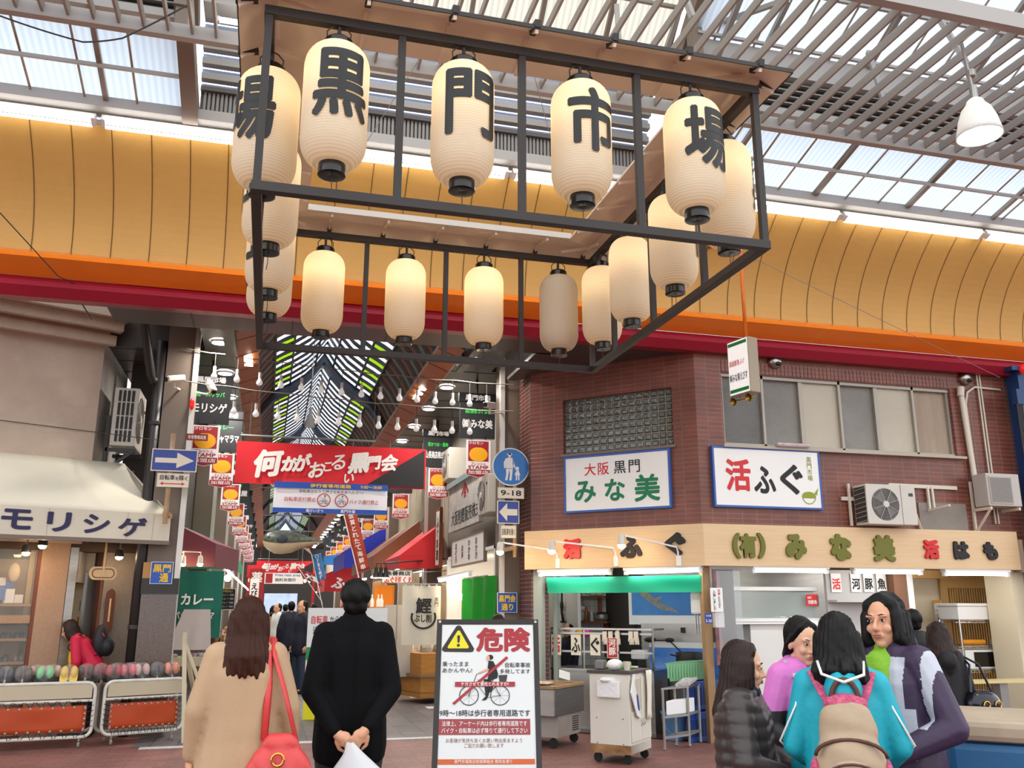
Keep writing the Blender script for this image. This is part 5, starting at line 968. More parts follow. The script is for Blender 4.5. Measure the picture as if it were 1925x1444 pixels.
def shoe(name, label, p, d, col, L=.24, group=None, up=1.0, kind='shoe', heel=False):
    """p toe-heel middle on the ground, d toe direction"""
    d = V(d).normalized(); s = d.cross(UP).normalized(); nr_ = s.cross(d); t = thing(name, label, kind, p, group); m = mat('shoe'+col[1:], col, .35, coat=.3)
    pr = lambda f: .036+.012*sin(pi*min(1, f*1.15))
    o = []; N = 10
    m1 = MB()
    out = [(f-.5, (.028+.016*sin(pi*f**.8))*(L/.24)) for f in [i/N for i in range(N+1)]]
    pts = [(a*L, b) for a, b in out]+[(a*L, -b) for a, b in reversed(out)]
    m1.prism(pts, V(p), d, s, nr_*.018); m1.build('sole', MATS['ink'] if col != '#e6c24a' else m, t)
    m2 = MB(); M3 = MX((d, s, nr_)).transposed(); m2.ell(V(p)+d*(L*.17)+nr_*.02, (L*.33, .044*L/.24, .055*up), 14, 8, M3)
    if heel: m2.ell(V(p)-d*(L*.3)+nr_*.03, (L*.2, .036, .05), 12, 8, M3)
    m2.build('upper', m, t, smooth=True); return t
k = 0
for px, py in ((5, 1198), (14, 1198), (31, 1198), (44, 1198), (60, 1197)): p = lpx(px, SZ and 1200, -.2); shoe('shoe', f'black leather shoe on the upper shelf of the shop window, {ORD[k]} from the left', V((p.x, p.y, SZ[2]+.003)), LN+LU*(.3 if px == 60 else 0), '#1b1a1c', .22, 'black shoes in the shop window', 1.2, heel=True); k += 1
for k, (px, c) in enumerate(((8, '#232a3a'), (27, '#6b4a35'), (38, '#3a3526'), (56, '#2d2c2b'))): p = lpx(px, 1243, -.2); shoe('shoe', ['navy', 'brown', 'olive', 'dark grey'][k]+' shoe on the lower shelf of the shop window', V((p.x, p.y, SZ[3]+.003)), LN, c, .23, 'shoes on the lower window shelf', 1.5, heel=True)
# lamps under the awning
for k, (px, py, o_) in enumerate(((49, 1039, .3), (80, 1026, .6), (224, 1047, .35))):
    p = lpx(px, py, o_); t = thing('spot_lamp', ['round spot lamp under the awning at the far left', 'bright round spot lamp under the awning, second from the left', 'round spot lamp under the awning before the shop door'][k], 'lamp', p, 'spot lamps under the cream awning')
    MB().lathe([(.03, .1), (.05, .08), (.06, .0)], p, (0, 0, 1), 14).build('lamp_head', MATS['darkmetal'], t, smooth=True); MB().disc(p+UP*.004, (0, 0, -1), .055, 14).build('bulb', MATS['bulbglow'], t); MB().ell(p-UP*.01, (.045, .045, .03)).build('bulb_glass', MATS['bulbglow'], t, smooth=True); MB().bar(p+UP*.09, V((p.x, p.y, 2.42)), .015).build('stem', MATS['darkmetal'], t)
# oval hanging sign, plaque
p = lpx(193, 1078, .5); t = thing('oval_sign', 'pale wooden oval sign hanging from a strap under the awning', 'sign', p); sh = [(cos(a)*.065+(.1 if cos(a) > 0 else -.1), sin(a)*.085) for a in [2*pi*i/24 for i in range(24)]]
MB().prism(sh, p, LU, UP, LN*.03).build('panel', MATS['cream_wood'], t); n = len(sh); m = MB(); m.loop([p+LN*.033+LU*(a*.8)+UP*(b*.65) for a, b in sh], .006, 5); m.build('carved_line', MATS['darkwood'], t); MB().obox(p+LN*.03-LU*.012-UP*.03, LU*.024, LN*.012, UP*.52).build('strap', MATS['cream_wood'], t)
p = lpx(205, 1147, .02); t = thing('wall_plaque', 'long brown carved plaque on the wall beside the shop door', 'plaque', p); MB().prism([(a*.055, b*.28) for a, b in ((-1, -.8), (-.7, -1), (.7, -1), (1, -.8), (1, .8), (.6, .92), (0, 1), (-.6, .92), (-1, .8))], p, LU, UP, LN*.03).build('panel', mat('plaque', '#5f2f18', .4), t); MB().obox(p+LN*.03-LU*.012-UP*.15, LU*.02, LN*.006, UP*.3).build('carving', MATS['cream_wood'], t)
for k, (px, py, c) in enumerate(((150, 1130, '#e9dfd0'), (152, 1150, '#b5432c'), (146, 1160, '#d8b14a'))):
    p = lpx(px, py, -.6); tag(MB().obox(p, LU*.12, LN*.1, DN*.13).build('shoe_box', mat('inner%d' % k, c, .6)), ['white', 'red', 'yellow'][k]+' box on the shelf just inside the shoe shop door', 'box', 'boxes inside the shop door')
tag(MB().obox(lpx(160, 1077, -.5), LU*.17, LN*.01, DN*.9).build('door_glass', mat('doorglass', '#7d756c', .1, spec=.8)), 'grey glass door leaf standing open in the shoe shop', 'door')
# slipper tables with laced orange sheets
mat('whitepipe', '#e2ddd2', .4, noise=.25, nscale=10); mat('orangesheet', '#b9430f', .6, noise=.12, nscale=2.5); mat('traywood', '#c2b599', .6); mat('lace', '#1b1916', .7); mat('eyelet', '#d9d4cc', .3, metal=.7)
def slipper_table(label, a, b, zt, depth=.55):
    a, b = V((a[0], a[1], 0)), V((b[0], b[1], 0)); u = (b-a).normalized(); L = (b-a).length; n = DN.cross(u); t = thing('slipper_table', label, 'table', (a+b)/2-n*depth/2, 'slipper tables before the shoe shop'); zl = .12; r = .09
    def rr(off):
        pts = []
        for cx, cz, a0 in ((L-r, zl+r, -90), (L-r, zt-r, 0), (r, zt-r, 90), (r, zl+r, 180)):
            for i in range(5): q = radians(a0+22.5*i); pts.append(a+u*(cx+r*cos(q))+UP*(cz+r*sin(q))-n*off)
        return pts
    MB().loop(rr(0), .02, 8).build('front_frame', MATS['whitepipe'], t, smooth=True); MB().loop(rr(depth), .02, 8).build('back_frame', MATS['whitepipe'], t, smooth=True)
    zm = zt-.2
    MB().tube([a+UP*zm, b+UP*zm], .016, 8).build('cross_bar', MATS['whitepipe'], t); m = MB()
    MB().obox(a+u*.03+UP*(zm+.025)-n*.01, u*(L-.06), n*.02, UP*(zt-zm-.03)).build('tray_front', MATS['traywood'], t, bevel=.008)
    MB().obox(a+u*.03+UP*(zt-.05)-n*depth, u*(L-.06), n*depth*.98, UP*.03).build('tray', MATS['traywood'], t)
    s0, s1 = zl+.06, zm-.05; x0, x1 = .07, L-.07; q = [(x0, s0), (x1, s0), (x1, s1), (x0, s1)]
    MB().grid(lambda f, g: a+u*(x0+(x1-x0)*f)+UP*(s0+(s1-s0)*g)+n*(.004+.008*sin(f*8)*sin(g*5)), 14, 6).build('orange_sheet', MATS['orangesheet'], t, smooth=True, solid=.004)
    lc, ey = MB(), MB(); k = 11
    for i in range(k):
        x = x0+.02+(x1-x0-.04)*i/(k-1); 
        for z, zp, in ((s0+.015, zl), (s1-.015, zm)):
            P = a+u*x+UP*z+n*.012; ey.lathe([(.005, 0), (.012, 0), (.012, .003), (.005, .003)], P, n, 8); lc.tube([P+n*.004, a+u*(x+.03)+UP*zp+n*.022, a+u*(x+.05)+UP*zp-n*.0], .0035, 4); lc.tube([a+u*(x+.05)+UP*zp+n*.02, P+u*((x1-x0-.04)/(k-1))*.98], .0035, 4) if i < k-1 else None
    for i in range(5):
        z = s0+.03+(s1-s0-.06)*i/4
        for x, xp in ((x0+.015, 0), (x1-.015, L)): P = a+u*x+UP*z+n*.012; ey.lathe([(.005, 0), (.012, 0), (.012, .003), (.005, .003)], P, n, 8); lc.tube([P+n*.004, a+u*xp+UP*(z+.03)+n*.022, a+u*xp+UP*(z+.05)], .0035, 4)
    lc.build('lacing', MATS['lace'], t); ey.build('eyelet', MATS['eyelet'], t)
    for x in (.12, L-.12):
        for d in (0, depth):
            c = a+u*x-n*d; w_ = MB(); w_.tube([c+UP*(zl-.01), c+UP*.075], .012, 6); w_.lathe([(0, -.012), (.03, -.012), (.035, 0), (.03, .012), (0, .012)], c+UP*.035, u, 12); w_.build('caster', MATS['wirepale'], t)
    return a, u, n, L
c1a, c1b = onz(-60, 1290, .72), onz(181, 1283, .72); c2a, c2b = V((-1.775, 12.0, 0)), V((-.9, 12.34, 0))
SL = []
a, u, n, L = slipper_table('low table of slippers laced with an orange sheet, the left one of two', c1a, c1b, .72); SL.append((a, u, n, L))
a, u, n, L = slipper_table('low table of slippers laced with an orange sheet, the right one of two', c2a, c2b, .72, .34); SL.append((a, u, n, L))
mat('bagclear', '#e6e6e6', .06, alpha=.14, spec=1)
def slippers(px, py, ti, col, nm, row=0, dx=0):
    a, u, n, L = SL[ti]; p = onz(px, py, .70) if ti == 0 else ony(px, py, 12.15); x = (p-a).dot(u); base = a+u*x-n*(.1+(.17 if ti == 0 else .13)*row)+UP*.705
    for k in (-1, 1):
        tt = shoe('slipper', f'{nm} slipper in a clear bag on the {["left", "right"][ti]} orange-sheet table, {["left", "right"][k > 0]} of its pair', base+u*(.052*k)+UP*.085, UP*.7-n*.72, col, .24, 'slippers on the laced tables', 1.35, 'slipper')
    t = tag(MB().ell(base+UP*.115, (.104, .1, .108), 12, 8).build('plastic_bag', MATS['bagclear'], smooth=True), f'clear plastic bag around the {nm} slippers', 'bag', 'clear bags round the slippers')
for px, c, nm, ti, row in ((20, '#1d2233', 'navy', 0, 0), (50, '#55483f', 'brown', 0, 0), (88, '#7ccf8f', 'mint green', 0, 0), (131, '#e6c24a', 'yellow', 0, 0), (72, '#b79a93', 'dusty pink', 0, 1), (100, '#c9a9a0', 'pale rose', 0, 1), (160, '#3b1c22', 'dark wine', 0, 1),
    (212, '#a3172c', 'red', 1, 0), (241, '#d8566b', 'pink', 1, 0), (270, '#c9a49f', 'rose print', 1, 0), (301, '#2b2b38', 'black print', 1, 0), (332, '#e0825a', 'orange print', 1, 0), (190, '#7d2130', 'crimson', 1, 1), (225, '#555358', 'grey', 1, 1), (258, '#3c3f52', 'slate', 1, 1)):
    slippers(px, 1282 if ti == 0 else 1275, ti, c, nm, row)
# columns' signs and street signs on poles
def pole(label, px, y0, Y, y1=None, m='pipe', r=.03):
    p = ony(px, y0, Y); return tag(MB().tube([V((p.x, Y, ony(px, y1, Y).z)), V((p.x, Y, p.z))], r, 10).box((p.x-.04, Y, ony(px, y1, Y).z+.1), (p.x+.04, 12.76, ony(px, y1, Y).z+.16)).box((p.x-.04, Y, p.z-.3), (p.x+.04, 12.76, p.z-.24)).build('sign_pole', mat('rustpole', '#bfa98a', .6, col2='#a5794a', nscale=5), smooth=True, auto=40), label, 'pole', 'street sign poles')
pole('slim rust-stained pole carrying the right-pointing arrow sign', 326, 815, 12.3, 985); pole('slim rust-stained pole carrying the round pedestrian sign', 968, 850, 12.3, 1048)
def psign(name, label, x0, y0, x1, y1, Y, face, edge, bd, items, cat='sign', rel=True):
    p, q = ony(x0, y0, Y), ony(x1, y1, Y); w, h = q.x-p.x, p.z-q.z; it = []
    for i in items:
        i = list(i)
        if i[-1] == 'poly': i[0] = [(a*w, b*h) for a, b in i[0]]
        else:
            i[1] *= w; i[2] *= h; i[3] *= h
            if len(i) > 5 and i[5]: i[5] *= w
        it.append(tuple(i))
    return board(name, label, cat, p, (1, 0, 0), w, h, .02, face, edge, bd, it)
psign('arrow_sign', 'blue one-way sign with a white arrow pointing right, on the left pole', 287, 843, 369, 888, 12.24, 'arrowblue', 'cream', .012, [([(.08, .4), (.55, .4), (.55, .15), (.93, .5), (.55, .85), (.55, .62), (.08, .62)], 0, 0, 0, 'cream', None, 0, 'poly')])
psign('plate_sign', 'cream plate reading 自転車を除く over a red double arrow, under the right-pointing arrow', 296, 889, 354, 917, 12.24, 'cream', 'offwhite', .006, [('自転車', .32, .3, .38, 'ink', .46, .02), ('を', .62, .36, .25, 'ink', .1, .02), ('除', .76, .3, .38, 'ink', .15, .02), ('く', .91, .35, .3, 'ink', .1, .02), ([(.1, .75), (.2, .62), (.2, .72), (.78, .72), (.78, .62), (.88, .75), (.78, .88), (.78, .79), (.2, .79), (.2, .88)], 0, 0, 0, 'red', None, 0, 'poly')])
# round pedestrian sign
p = ony(960, 878, 12.24); R = .275; t = thing('pedestrian_sign', 'round blue sign with a white walking adult and child', 'sign', p-UP*R); MB().lathe([(0, 0), (R, 0), (R, .015), (0, .015)], p, (0, -1, 0), 36).build('rim', MATS['white'], t); MB().disc(p-V((0, .018, 0)), (0, -1, 0), R*.94, 36).build('panel', mat('pedblue', '#1173c2', .4), t)
m = MB(); f = lambda pts: m.add([p+V((a*R, -.022, b*R)) for a, b in pts], [tuple(range(len(pts)))]); k = 14
f([(-.08+.1*cos(2*pi*i/k), .62+.12*sin(2*pi*i/k)) for i in range(k)]); f([(-.24, .66), (-.12, .66), (-.12, .72), (0, .74), (.06, .66), (.06, .63), (-.24, .63)]); f([(-.3, .42), (-.1, .5), (.08, .46), (.14, .2), (.1, -.1), (-.28, -.1), (-.28, .2)]); f([(-.3, .42), (-.28, .2), (-.3, -.1), (-.38, -.08), (-.4, .2)]); f([(.08, .46), (.2, .1), (.26, -.06), (.2, -.1), (.1, .1)]); f([(-.28, -.08), (-.08, -.08), (-.14, -.4), (-.2, -.72), (-.32, -.72), (-.26, -.4)]); f([(-.1, -.08), (.1, -.08), (.06, -.4), (.02, -.72), (-.1, -.72), (-.06, -.4)])
f([(.34+.09*cos(2*pi*i/k), -.08+.1*sin(2*pi*i/k)) for i in range(k)]); f([(.26, -.18), (.42, -.18), (.5, -.44), (.2, -.44)]); f([(.26, -.44), (.34, -.44), (.32, -.7), (.25, -.7)]); f([(.38, -.44), (.45, -.44), (.45, -.7), (.38, -.7)]); f([(.2, -.02), (.26, -.06), (.3, -.22), (.26, -.26)]); m.build('walking_figures', MATS['white'], t)
psign('plate_sign', 'cream plate reading 9-18 under the round pedestrian sign', 936, 916, 985, 938, 12.24, 'cream', 'offwhite', .005, [('9-18', .5, .5, .5, 'ink', .78, .02)])
psign('arrow_sign', 'blue sign with a white arrow pointing left, on the right pole', 935, 941, 976, 985, 12.22, 'arrowblue', 'cream', .01, [([(.08, .5), (.45, .1), (.45, .36), (.92, .36), (.92, .64), (.45, .64), (.45, .9)], 0, 0, 0, 'cream', None, 0, 'poly')])
psign('plate_sign', 'small cream plate reading 自転車を除く under the left-pointing arrow', 942, 988, 970, 1012, 12.22, 'cream', 'offwhite', .004, [('自転車を除く', .5, .5, .55, 'ink', .88, .015)])
psign('street_name_sign', 'small blue street sign with yellow brush characters on the left column', 285, 1056, 323, 1098, 12.68, 'bluesign', 'brushwhite', .006, [('黒門', .5, .3, .36, 'yellow', .8, .03), ('通', .62, .72, .4, 'yellow', .4, .03)])
psign('street_name_sign', 'small blue street sign with yellow brush characters on the right column', 935, 1114, 972, 1152, 12.7, 'bluesign', 'brushwhite', .006, [('黒門会', .5, .3, .36, 'yellow', .85, .03), ('通り', .5, .72, .34, 'yellow', .6, .03)])
tag(MB().obox(ony(270, 1057, 12.7), (.24, 0, 0), (0, .02, 0), (0, 0, -.33)).build('cardboard_sheet', MATS['cardboard']), 'sheet of cardboard behind the blue sign on the left column', 'cardboard')
psign('alarm_plate', 'small maroon plate reading 非常警報装置 beside the left column', 351, 815, 390, 829, 12.72, 'maroon', 'maroon', .003, [('非常警報装置', .5, .5, .6, 'cream', .85, .01)])
p = ony(361, 760, 12.74); tag(MB().ell(p, (.035, .05, .09), 14, 10).build('alarm_lamp', MATS['redlamp'], smooth=True), 'red alarm lamp on the inner edge of the left column', 'lamp')
# cameras
def cctv(label, px, py, Y, d, mount):
    p = ony(px, py, Y); d = V(d).normalized(); t = thing('security_camera', label, 'camera', p, 'security cameras'); MB().bar(p-d*.13, p+d*.13, .09, .09).build('housing', MATS['offwhite'], t, bevel=.02); MB().lathe([(.0, .14), (.035, .14), (.035, .12)], p, d, 12).build('lens', MATS['black'], t); MB().tube([p-UP*.03, p-UP*.12, V(mount)], .016, 6).build('arm', MATS['offwhite'], t)
cctv('white security camera on the front of the left column', 330, 712, 12.5, (-.8, -.5, -.25), ony(338, 733, 12.77)); cctv('grey security camera on an arm inside the left column', 397, 727, 12.9, (.3, -.5, -.6), ony(366, 738, 12.85)); cctv('white security camera on an arm beside the right column', 921, 762, 12.4, (-.6, -.6, -.1), ony(948, 776, 12.8))
# A-frame rail beside the slipper tables
p = V((-.78, 12.25, 0)); t = thing('folding_easel', 'beige wooden A-shaped stand at the end of the right slipper table', 'stand', p); top = ony(347, 1205, p.y)
MB().bar(p+V((-.06, -.25, 0)), top, .05, .03).build('leg', MATS['traywood'], t); MB().bar(p+V((.35, -.1, 0)), top, .05, .03).build('leg', MATS['traywood'], t); MB().bar(p+V((.1, .45, 0)), top, .05, .03).build('leg', MATS['traywood'], t); MB().bar(p+V((-.03, -.18, .3)), p+V((.26, -.08, .3)), .04, .02).build('stretcher', MATS['traywood'], t); MB().bar(top-UP*.02, top+UP*.1, .05, .04).build('top_block', MATS['traywood'], t)
# ================================================================ things before the corner shop
def ebox(mb, o, a, b, h): return mb.obox(o, a, b, UP*h)     # o corner, a along E1 (left/back), b along E2
# white cart on castors
o = V((3.756, 9.174, 0)); t = thing('white_cart', 'white cupboard cart on castors, cluttered top, rust along its foot', 'cart', o+E1*.3+E2*.3); wl, wr = .46, .58; z0, z1 = .1, .9
mat('cartwhite', '#e6e0d2', .45, noise=.06, nscale=2); mat('rusty', '#b08a5e', .7, col2='#7d5330', nscale=9)
MB().obox(o+UP*z0, E1*wl, E2*wr, UP*(z1-z0)).build('body', MATS['cartwhite'], t, bevel=.006); MB().obox(o+UP*z0+CN*.003-E2*0, E1*(wl+.004), E2*(wr+.004), UP*.09).build('base_strip', MATS['rusty'], t); MB().obox(o-E1*.02-E2*.02+UP*z1, E1*(wl+.04), E2*(wr+.04), UP*.03).build('top', mat('carttop', '#4b4440', .5), t)
rn = -E1
for k, (a, b, c, d) in enumerate(((.02, .3, .22, .52), (.31, .56, .22, .86))): 
    dm = MB().obox(o+rn*.002+E2*a+UP*c, rn*.012, E2*(b-a), UP*(d-c)).build('door', MATS['cartwhite'], t, bevel=.003); h = MB(); y = b-.03 if k == 0 else a+.03; h.tube([o+rn*.014+E2*y+UP*.36, o+rn*.035+E2*(y+.01)+UP*.4, o+rn*.014+E2*y+UP*.44], .005, 6); h.build('handle', MATS['steel'], dm)
MB().obox(o+rn*.001+E2*.03+UP*.55, rn*.004, E2*.25, UP*.29).build('open_shelf', mat('shelfshade', '#c9c0ae', .6), t); m = MB()
for a, b in ((.06, .06), (wl-.06, .06), (.06, wr-.06)): c = o+E1*a+E2*b; MB().tube([c+UP*.1, c+UP*.05], .02, 8).lathe([(0, -.015), (.045, -.015), (.05, 0), (.045, .015), (0, .015)], c+UP*.05, E2, 14).build('caster', MATS['rubber'], t, smooth=True, auto=40)
for a, z in ((.08, .45), (.38, .45), (.08, .2), (.38, .2)): m.ell(o+E1*a+CN*.003+UP*z, .006, 6, 4)
m.build('screw', MATS['ink'], t)
q = o+E1*.1+CN*.055+UP*.66; tag(MB().obox(q, E1*.25, E2*.055, UP*.17).ell(q+E1*.13+E2*.03+UP*.18, (.1, .06, .03), 10, 6).build('tissue_pack', mat('softplastic', '#f3f2f0', .3, bump=.4, bscale=30), bevel=.02), 'white pack of thin bags hanging on the side of the white cart', 'bag')
q = o+rn*.03+E2*.05+UP*.9; t2 = thing('plastic_bag', 'white printed carrier bag dangling at the corner of the white cart', 'bag', q-UP*.5); MB().add([q+E2*.0, q+E2*.05, q+E2*.02-UP*.09+CN*-.0, q+E2*.17-UP*.46, q+E2*.03-UP*.42-E1*.02, q-E2*.08-UP*.18], [(0, 2, 1), (0, 5, 4, 3, 2)]).build('bag', mat('bagwhite', '#f5f4f2', .35), t2, solid=.012); m = MB(); m.add([q+rn*.012+E2*a+UP*b for a, b in ((.05, -.2), (.09, -.22), (.13, -.38), (.09, -.36))], [(0, 3, 2, 1)]); m.build('print', MATS['arrowblue'], t2)
q = o+rn*.03+E2*.36+UP*.9; t2 = thing('towel', 'long white cloth hung over the right side of the white cart', 'towel', q-UP*.45); MB().grid(lambda a, b: q+E2*(.02+.15*a)+UP*(.02-.5*b)+rn*(.012+.012*sin(a*9+b*3)), 8, 8).build('cloth', mat('towelcream', '#ebe5d3', .9), t2, smooth=True, solid=.008)
top = o+UP*(z1+.033)
for k, (a, b, s, c, nm) in enumerate(((.35, .12, (.1, .1, .09), '#8a8a86', 'grey metal tin'), (.2, .1, (.16, .12, .12), '#f4f2ee', 'crumpled white plastic bundle'), (.12, .3, (.09, .08, .07), '#6fc22a', 'bright green plastic tub'), (.38, .35, (.16, .1, .03), '#e8dc52', 'yellow folded cloth'), (.06, .1, (.07, .07, .08), '#d7ccbf', 'beige paper cup'), (.1, .45, (.12, .08, .02), '#d8d4cc', 'pale tray'))):
    p = top+E1*a+E2*b
    if k in (1, 3): tag(MB().ell(p+UP*s[2]*.45, (s[0]*.6, s[1]*.6, s[2]*.5), 12, 8).build('plastic_bundle' if k == 1 else 'cloth', mat('ct%d' % k, c, .4, bump=.8, bscale=25), smooth=True), nm+' on top of the white cart', 'bundle' if k == 1 else 'cloth')
    elif k == 4: tag(MB().lathe([(0, 0), (.03, 0), (.04, .09), (.036, .09), (.028, .01)], p, n=14).build('paper_cup', mat('ct4', c, .5)), nm+' on top of the white cart', 'cup')
    else: tag(MB().obox(p, E1*s[0], E2*s[1], UP*s[2]).build(['tin', '', 'plastic_tub', '', '', 'tray'][k], mat('ct%d' % k, c, .35, metal=.6 if k == 0 else 0), bevel=.008), nm+' on top of the white cart', ['tin', '', 'tub', '', '', 'tray'][k])
# steel ice table
o = V((3.288, 10.301, 0)); t = thing('steel_ice_table', 'stainless steel ice table on castors with a wood-framed lid, beside the warning board', 'table', o+E1*.6+E2*.4); L = 1.3; D = .8
MB().obox(o+UP*.36, E1*L, E2*D, UP*.3).build('basin', MATS['steelsheet'], t, bevel=.01); MB().obox(o+E1*.02+E2*.12+UP*.12, E1*.9, E2*.6, UP*.24).build('lower_cabinet', mat('cabgrey', '#a9a198', .5, noise=.1), t); m = MB()
for i in range(6):
    for j in range(7): m.obox(o+E1*.018+E2*(.5+.03*i)+UP*(.16+.025*j), E1*-.002, E2*.018, UP*.013)
m.build('vent_holes', MATS['darkmetal'], t)
f = MB()
for a, b, c, d in ((0, 0, L, 0), (0, D, L, D), (0, 0, 0, D), (L, 0, L, D), (.02, .45, L, .45)): f.bar(o+E1*a+E2*b+UP*.68, o+E1*c+E2*d+UP*.68, .035, .03)
f.build('wooden_rim', MATS['tanwood'], t); MB().obox(o+E1*.03+E2*.03+UP*.655, E1*(L-.06), E2*(D-.06), UP*.012).build('ice', mat('ice', '#cfd2cb', .2, noise=.25, nscale=9), t)
for a, b in ((.1, .16), (.8, .16), (.1, .7), (.8, .7)): c = o+E1*a+E2*b; MB().tube([c+UP*.13, c+UP*.06], .02, 8).lathe([(0, -.018), (.05, -.018), (.055, 0), (.05, .018), (0, .018)], c+UP*.056, E2+E1*.4, 14).build('caster', MATS['rubber'], t, smooth=True, auto=40)
for k, (a, b) in enumerate(((.25, .3), (.5, .25))): tag(MB().obox(o+E1*a+E2*b+UP*.69, E1*.3, E2*.16, UP*.02).build('fish_pack', mat('fishpack', '#d9a08c', .3, col2='#efe9e2', nscale=18)), ['right', 'left'][k]+' one of two flat fish packs on the ice table', 'pack', 'fish packs on the ice table')
tag(MB().obox(o+E1*.1+E2*.6+UP*.72, E1*.14+UP*.03, -E1*.0+E2*.02, UP*.09).build('price_card', MATS['signwhite']), 'small white price card standing on the ice table', 'card')
# counter case with hanging papers and gloves
o = C(2.36, .35, 0); t = thing('counter_case', 'steel-framed shop counter behind the ice table, hung with brush-lettered papers', 'counter', C(1.6, .5, 0)); m = MB(); Lc = 1.5
for z in (1.0, 1.24, 1.3): m.bar(o+UP*z, o+CU*Lc+UP*z, .025)
for a in (0, .5, 1.0, Lc): m.bar(o+CU*a+UP*.75, o+CU*a+UP*1.31, .025)
for a in (0, Lc): m.bar(o+CU*a+UP*1.3, o+CU*a+E2*.4+UP*1.3, .025)
m.build('frame', MATS['steel'], t); MB().obox(o+UP*.0, CU*Lc, E2*.5, UP*.75).build('base', MATS['steelsheet'], t); MB().obox(o+UP*.75+CN*.03, CU*Lc, E2*.6, UP*.03).build('worktop', MATS['steel'], t)
for k, (px, ch, mm) in enumerate(((1048, '活', 'red'), (1085, 'ふ', 'ink'), (1121, 'ぐ', 'ink'))):
    q = cpx(px-12, 1193, .32); board('price_paper', f'cream paper lettered {ch} hung on the counter behind the ice table', 'paper', q, CU, .15, .27, .004, 'cream', items=[(ch, .075, .135, .2, mm, .13, .03)], group='brush-lettered papers on the counter')
q = cpx(1141, 1199, .3); board('price_paper', 'red paper lettered 河豚 in white on the counter behind the ice table', 'paper', q, CU, .15, .26, .004, 'redsign', 'brushwhite', .006, items=[('河豚', .075, .12, .1, 'brushwhite', None, .03, 'v')], group='brush-lettered papers on the counter')
for k, px in enumerate((1136, 1147, 1160, 1185, 1195)):
    q = cpx(px, 1187, .3); m = MB(); m.obox(q-CU*.03, CU*.06, E2*.02, DN*.1)
    for j in range(5): m.tube([q-CU*.028+CU*.014*j+DN*.09+E2*.01, q-CU*.034+CU*.018*j+DN*(.17 if j else .13)+E2*.005], [.01, .006], 6)
    m.build('rubber_glove', mat('glove', '#e9dcc6', .5), smooth=False); o3 = COL.objects[-1]; tag(o3, f'pale rubber glove drying over the counter rail, {ORD[k]} of five from the left', 'glove', 'gloves drying on the counter rail')
for k, (px, c, nm) in enumerate(((1090, '#f0c02a', 'yellow'), (1103, '#e0559a', 'pink'), (1078, '#f2efe9', 'white'))): q = cpx(px, 1190, .75); tag(MB().ell(q, (.07, .05, .06), 10, 7).build('bagged_goods', mat('goods%d' % k, c, .4, bump=.8, bscale=30), smooth=True), f'{nm} bundle on the counter behind the lettered papers', 'bundle')
tag(MB().obox(cpx(1185, 1222, .5), CU*.2, E2*.15, DN*.12).build('white_tub', MATS['whiteplast'], bevel=.02), 'white plastic tub at the right end of the counter', 'tub')
# fish tank, stool, crates, basket, bucket
q = cpx(1220, 1207, .95); t = thing('fish_tank', 'blue-lit fish tank with a white rim under the steel hood', 'tank', V((q.x+.3, q.y, 0))); wv = .85; h = .4
MB().obox(V((q.x, q.y, q.z)), CU*wv, E2*.4, DN*.07).build('rim', MATS['whiteplast'], t); MB().obox(V((q.x, q.y, q.z-.07))+E2*.01, CU*wv, E2*.38, DN*h).build('water', mat('tankblue', '#1d4f8e', .1, emit=.35, col2='#6f9fe0', nscale=1.6), t); MB().obox(V((q.x, q.y, q.z-.07-h)), CU*wv, E2*.38, DN*(q.z-.07-h)).build('stand', MATS['steelsheet'], t); MB().tube([q+CU*.0-E2*.02+UP*.02, q+CU*.3-E2*.02+UP*.03, q+CU*.55-E2*.03+DN*.2, q+CU*.35-E2*.03+DN*.4, q+CU*.05-E2*.03+DN*.4], .01, 6).build('black_hose', MATS['rubber'], t); MB().ell(q+CU*.02+UP*.03, (.09, .06, .035)).ell(q+CU*.3+UP*.03, (.07, .05, .03)).build('pump', MATS['rubber'], t, smooth=True)
g = [onz(1250, 1412, 0), onz(1297, 1405, 0)]; b = E2*.5; t = thing('steel_stool', 'low steel stand carrying a foam box, right of the white cart', 'stand', g[0]); zt = .66; hw = (g[1]-g[0])
for p in (g[0], g[1], g[0]+b*.8, g[1]+b*.8): MB().tube([p+UP*.02, p+UP*zt], .016, 6).ell(p+UP*.02, .02, 8, 5).build('leg', MATS['galv'], t)
m = MB()
for z in (.14, .36): m.bar(g[0]+UP*z, g[1]+UP*z, .025); m.bar(g[0]+b*.8+UP*z, g[1]+b*.8+UP*z, .025); m.bar(g[0]+UP*z, g[0]+b*.8+UP*z, .02); m.bar(g[1]+UP*z, g[1]+b*.8+UP*z, .02)
m.build('rail', MATS['galv'], t); MB().obox(g[0]-hw*.06+UP*zt, hw*1.12, b*.85, UP*.02).build('top', MATS['steel'], t); MB().obox(g[0]+UP*.355, hw, b*.8, UP*.012).build('lower_shelf', MATS['steel'], t)
tag(MB().obox(g[0]+hw*.05+b*.1+UP*.372, hw*.85, b*.55, UP*.16).build('foam_box', MATS['styro'], bevel=.01), 'white foam box on the lower shelf of the steel stand', 'box')
tag(MB().obox(g[0]+hw*.45+b*.1+UP*(zt+.022), hw*.6, b*.6+UP*.05, UP*.03).build('newspaper_bundle', mat('news', '#c9c6c2', .4, noise=.45, nscale=22)), 'bagged stack of newspaper on the steel stand', 'newspaper')
p = g[0]+b*1.6+UP*.0; t = thing('green_basket', 'pale green plastic basket behind the white cart', 'basket', p+UP*.72); c = p+hw*.25+UP*.72; m = MB(); rows = [(0, .85), (.05, .9), (.2, 1.0), (.215, 1.06), (.215, .98), (.03, .84)]; vv = []
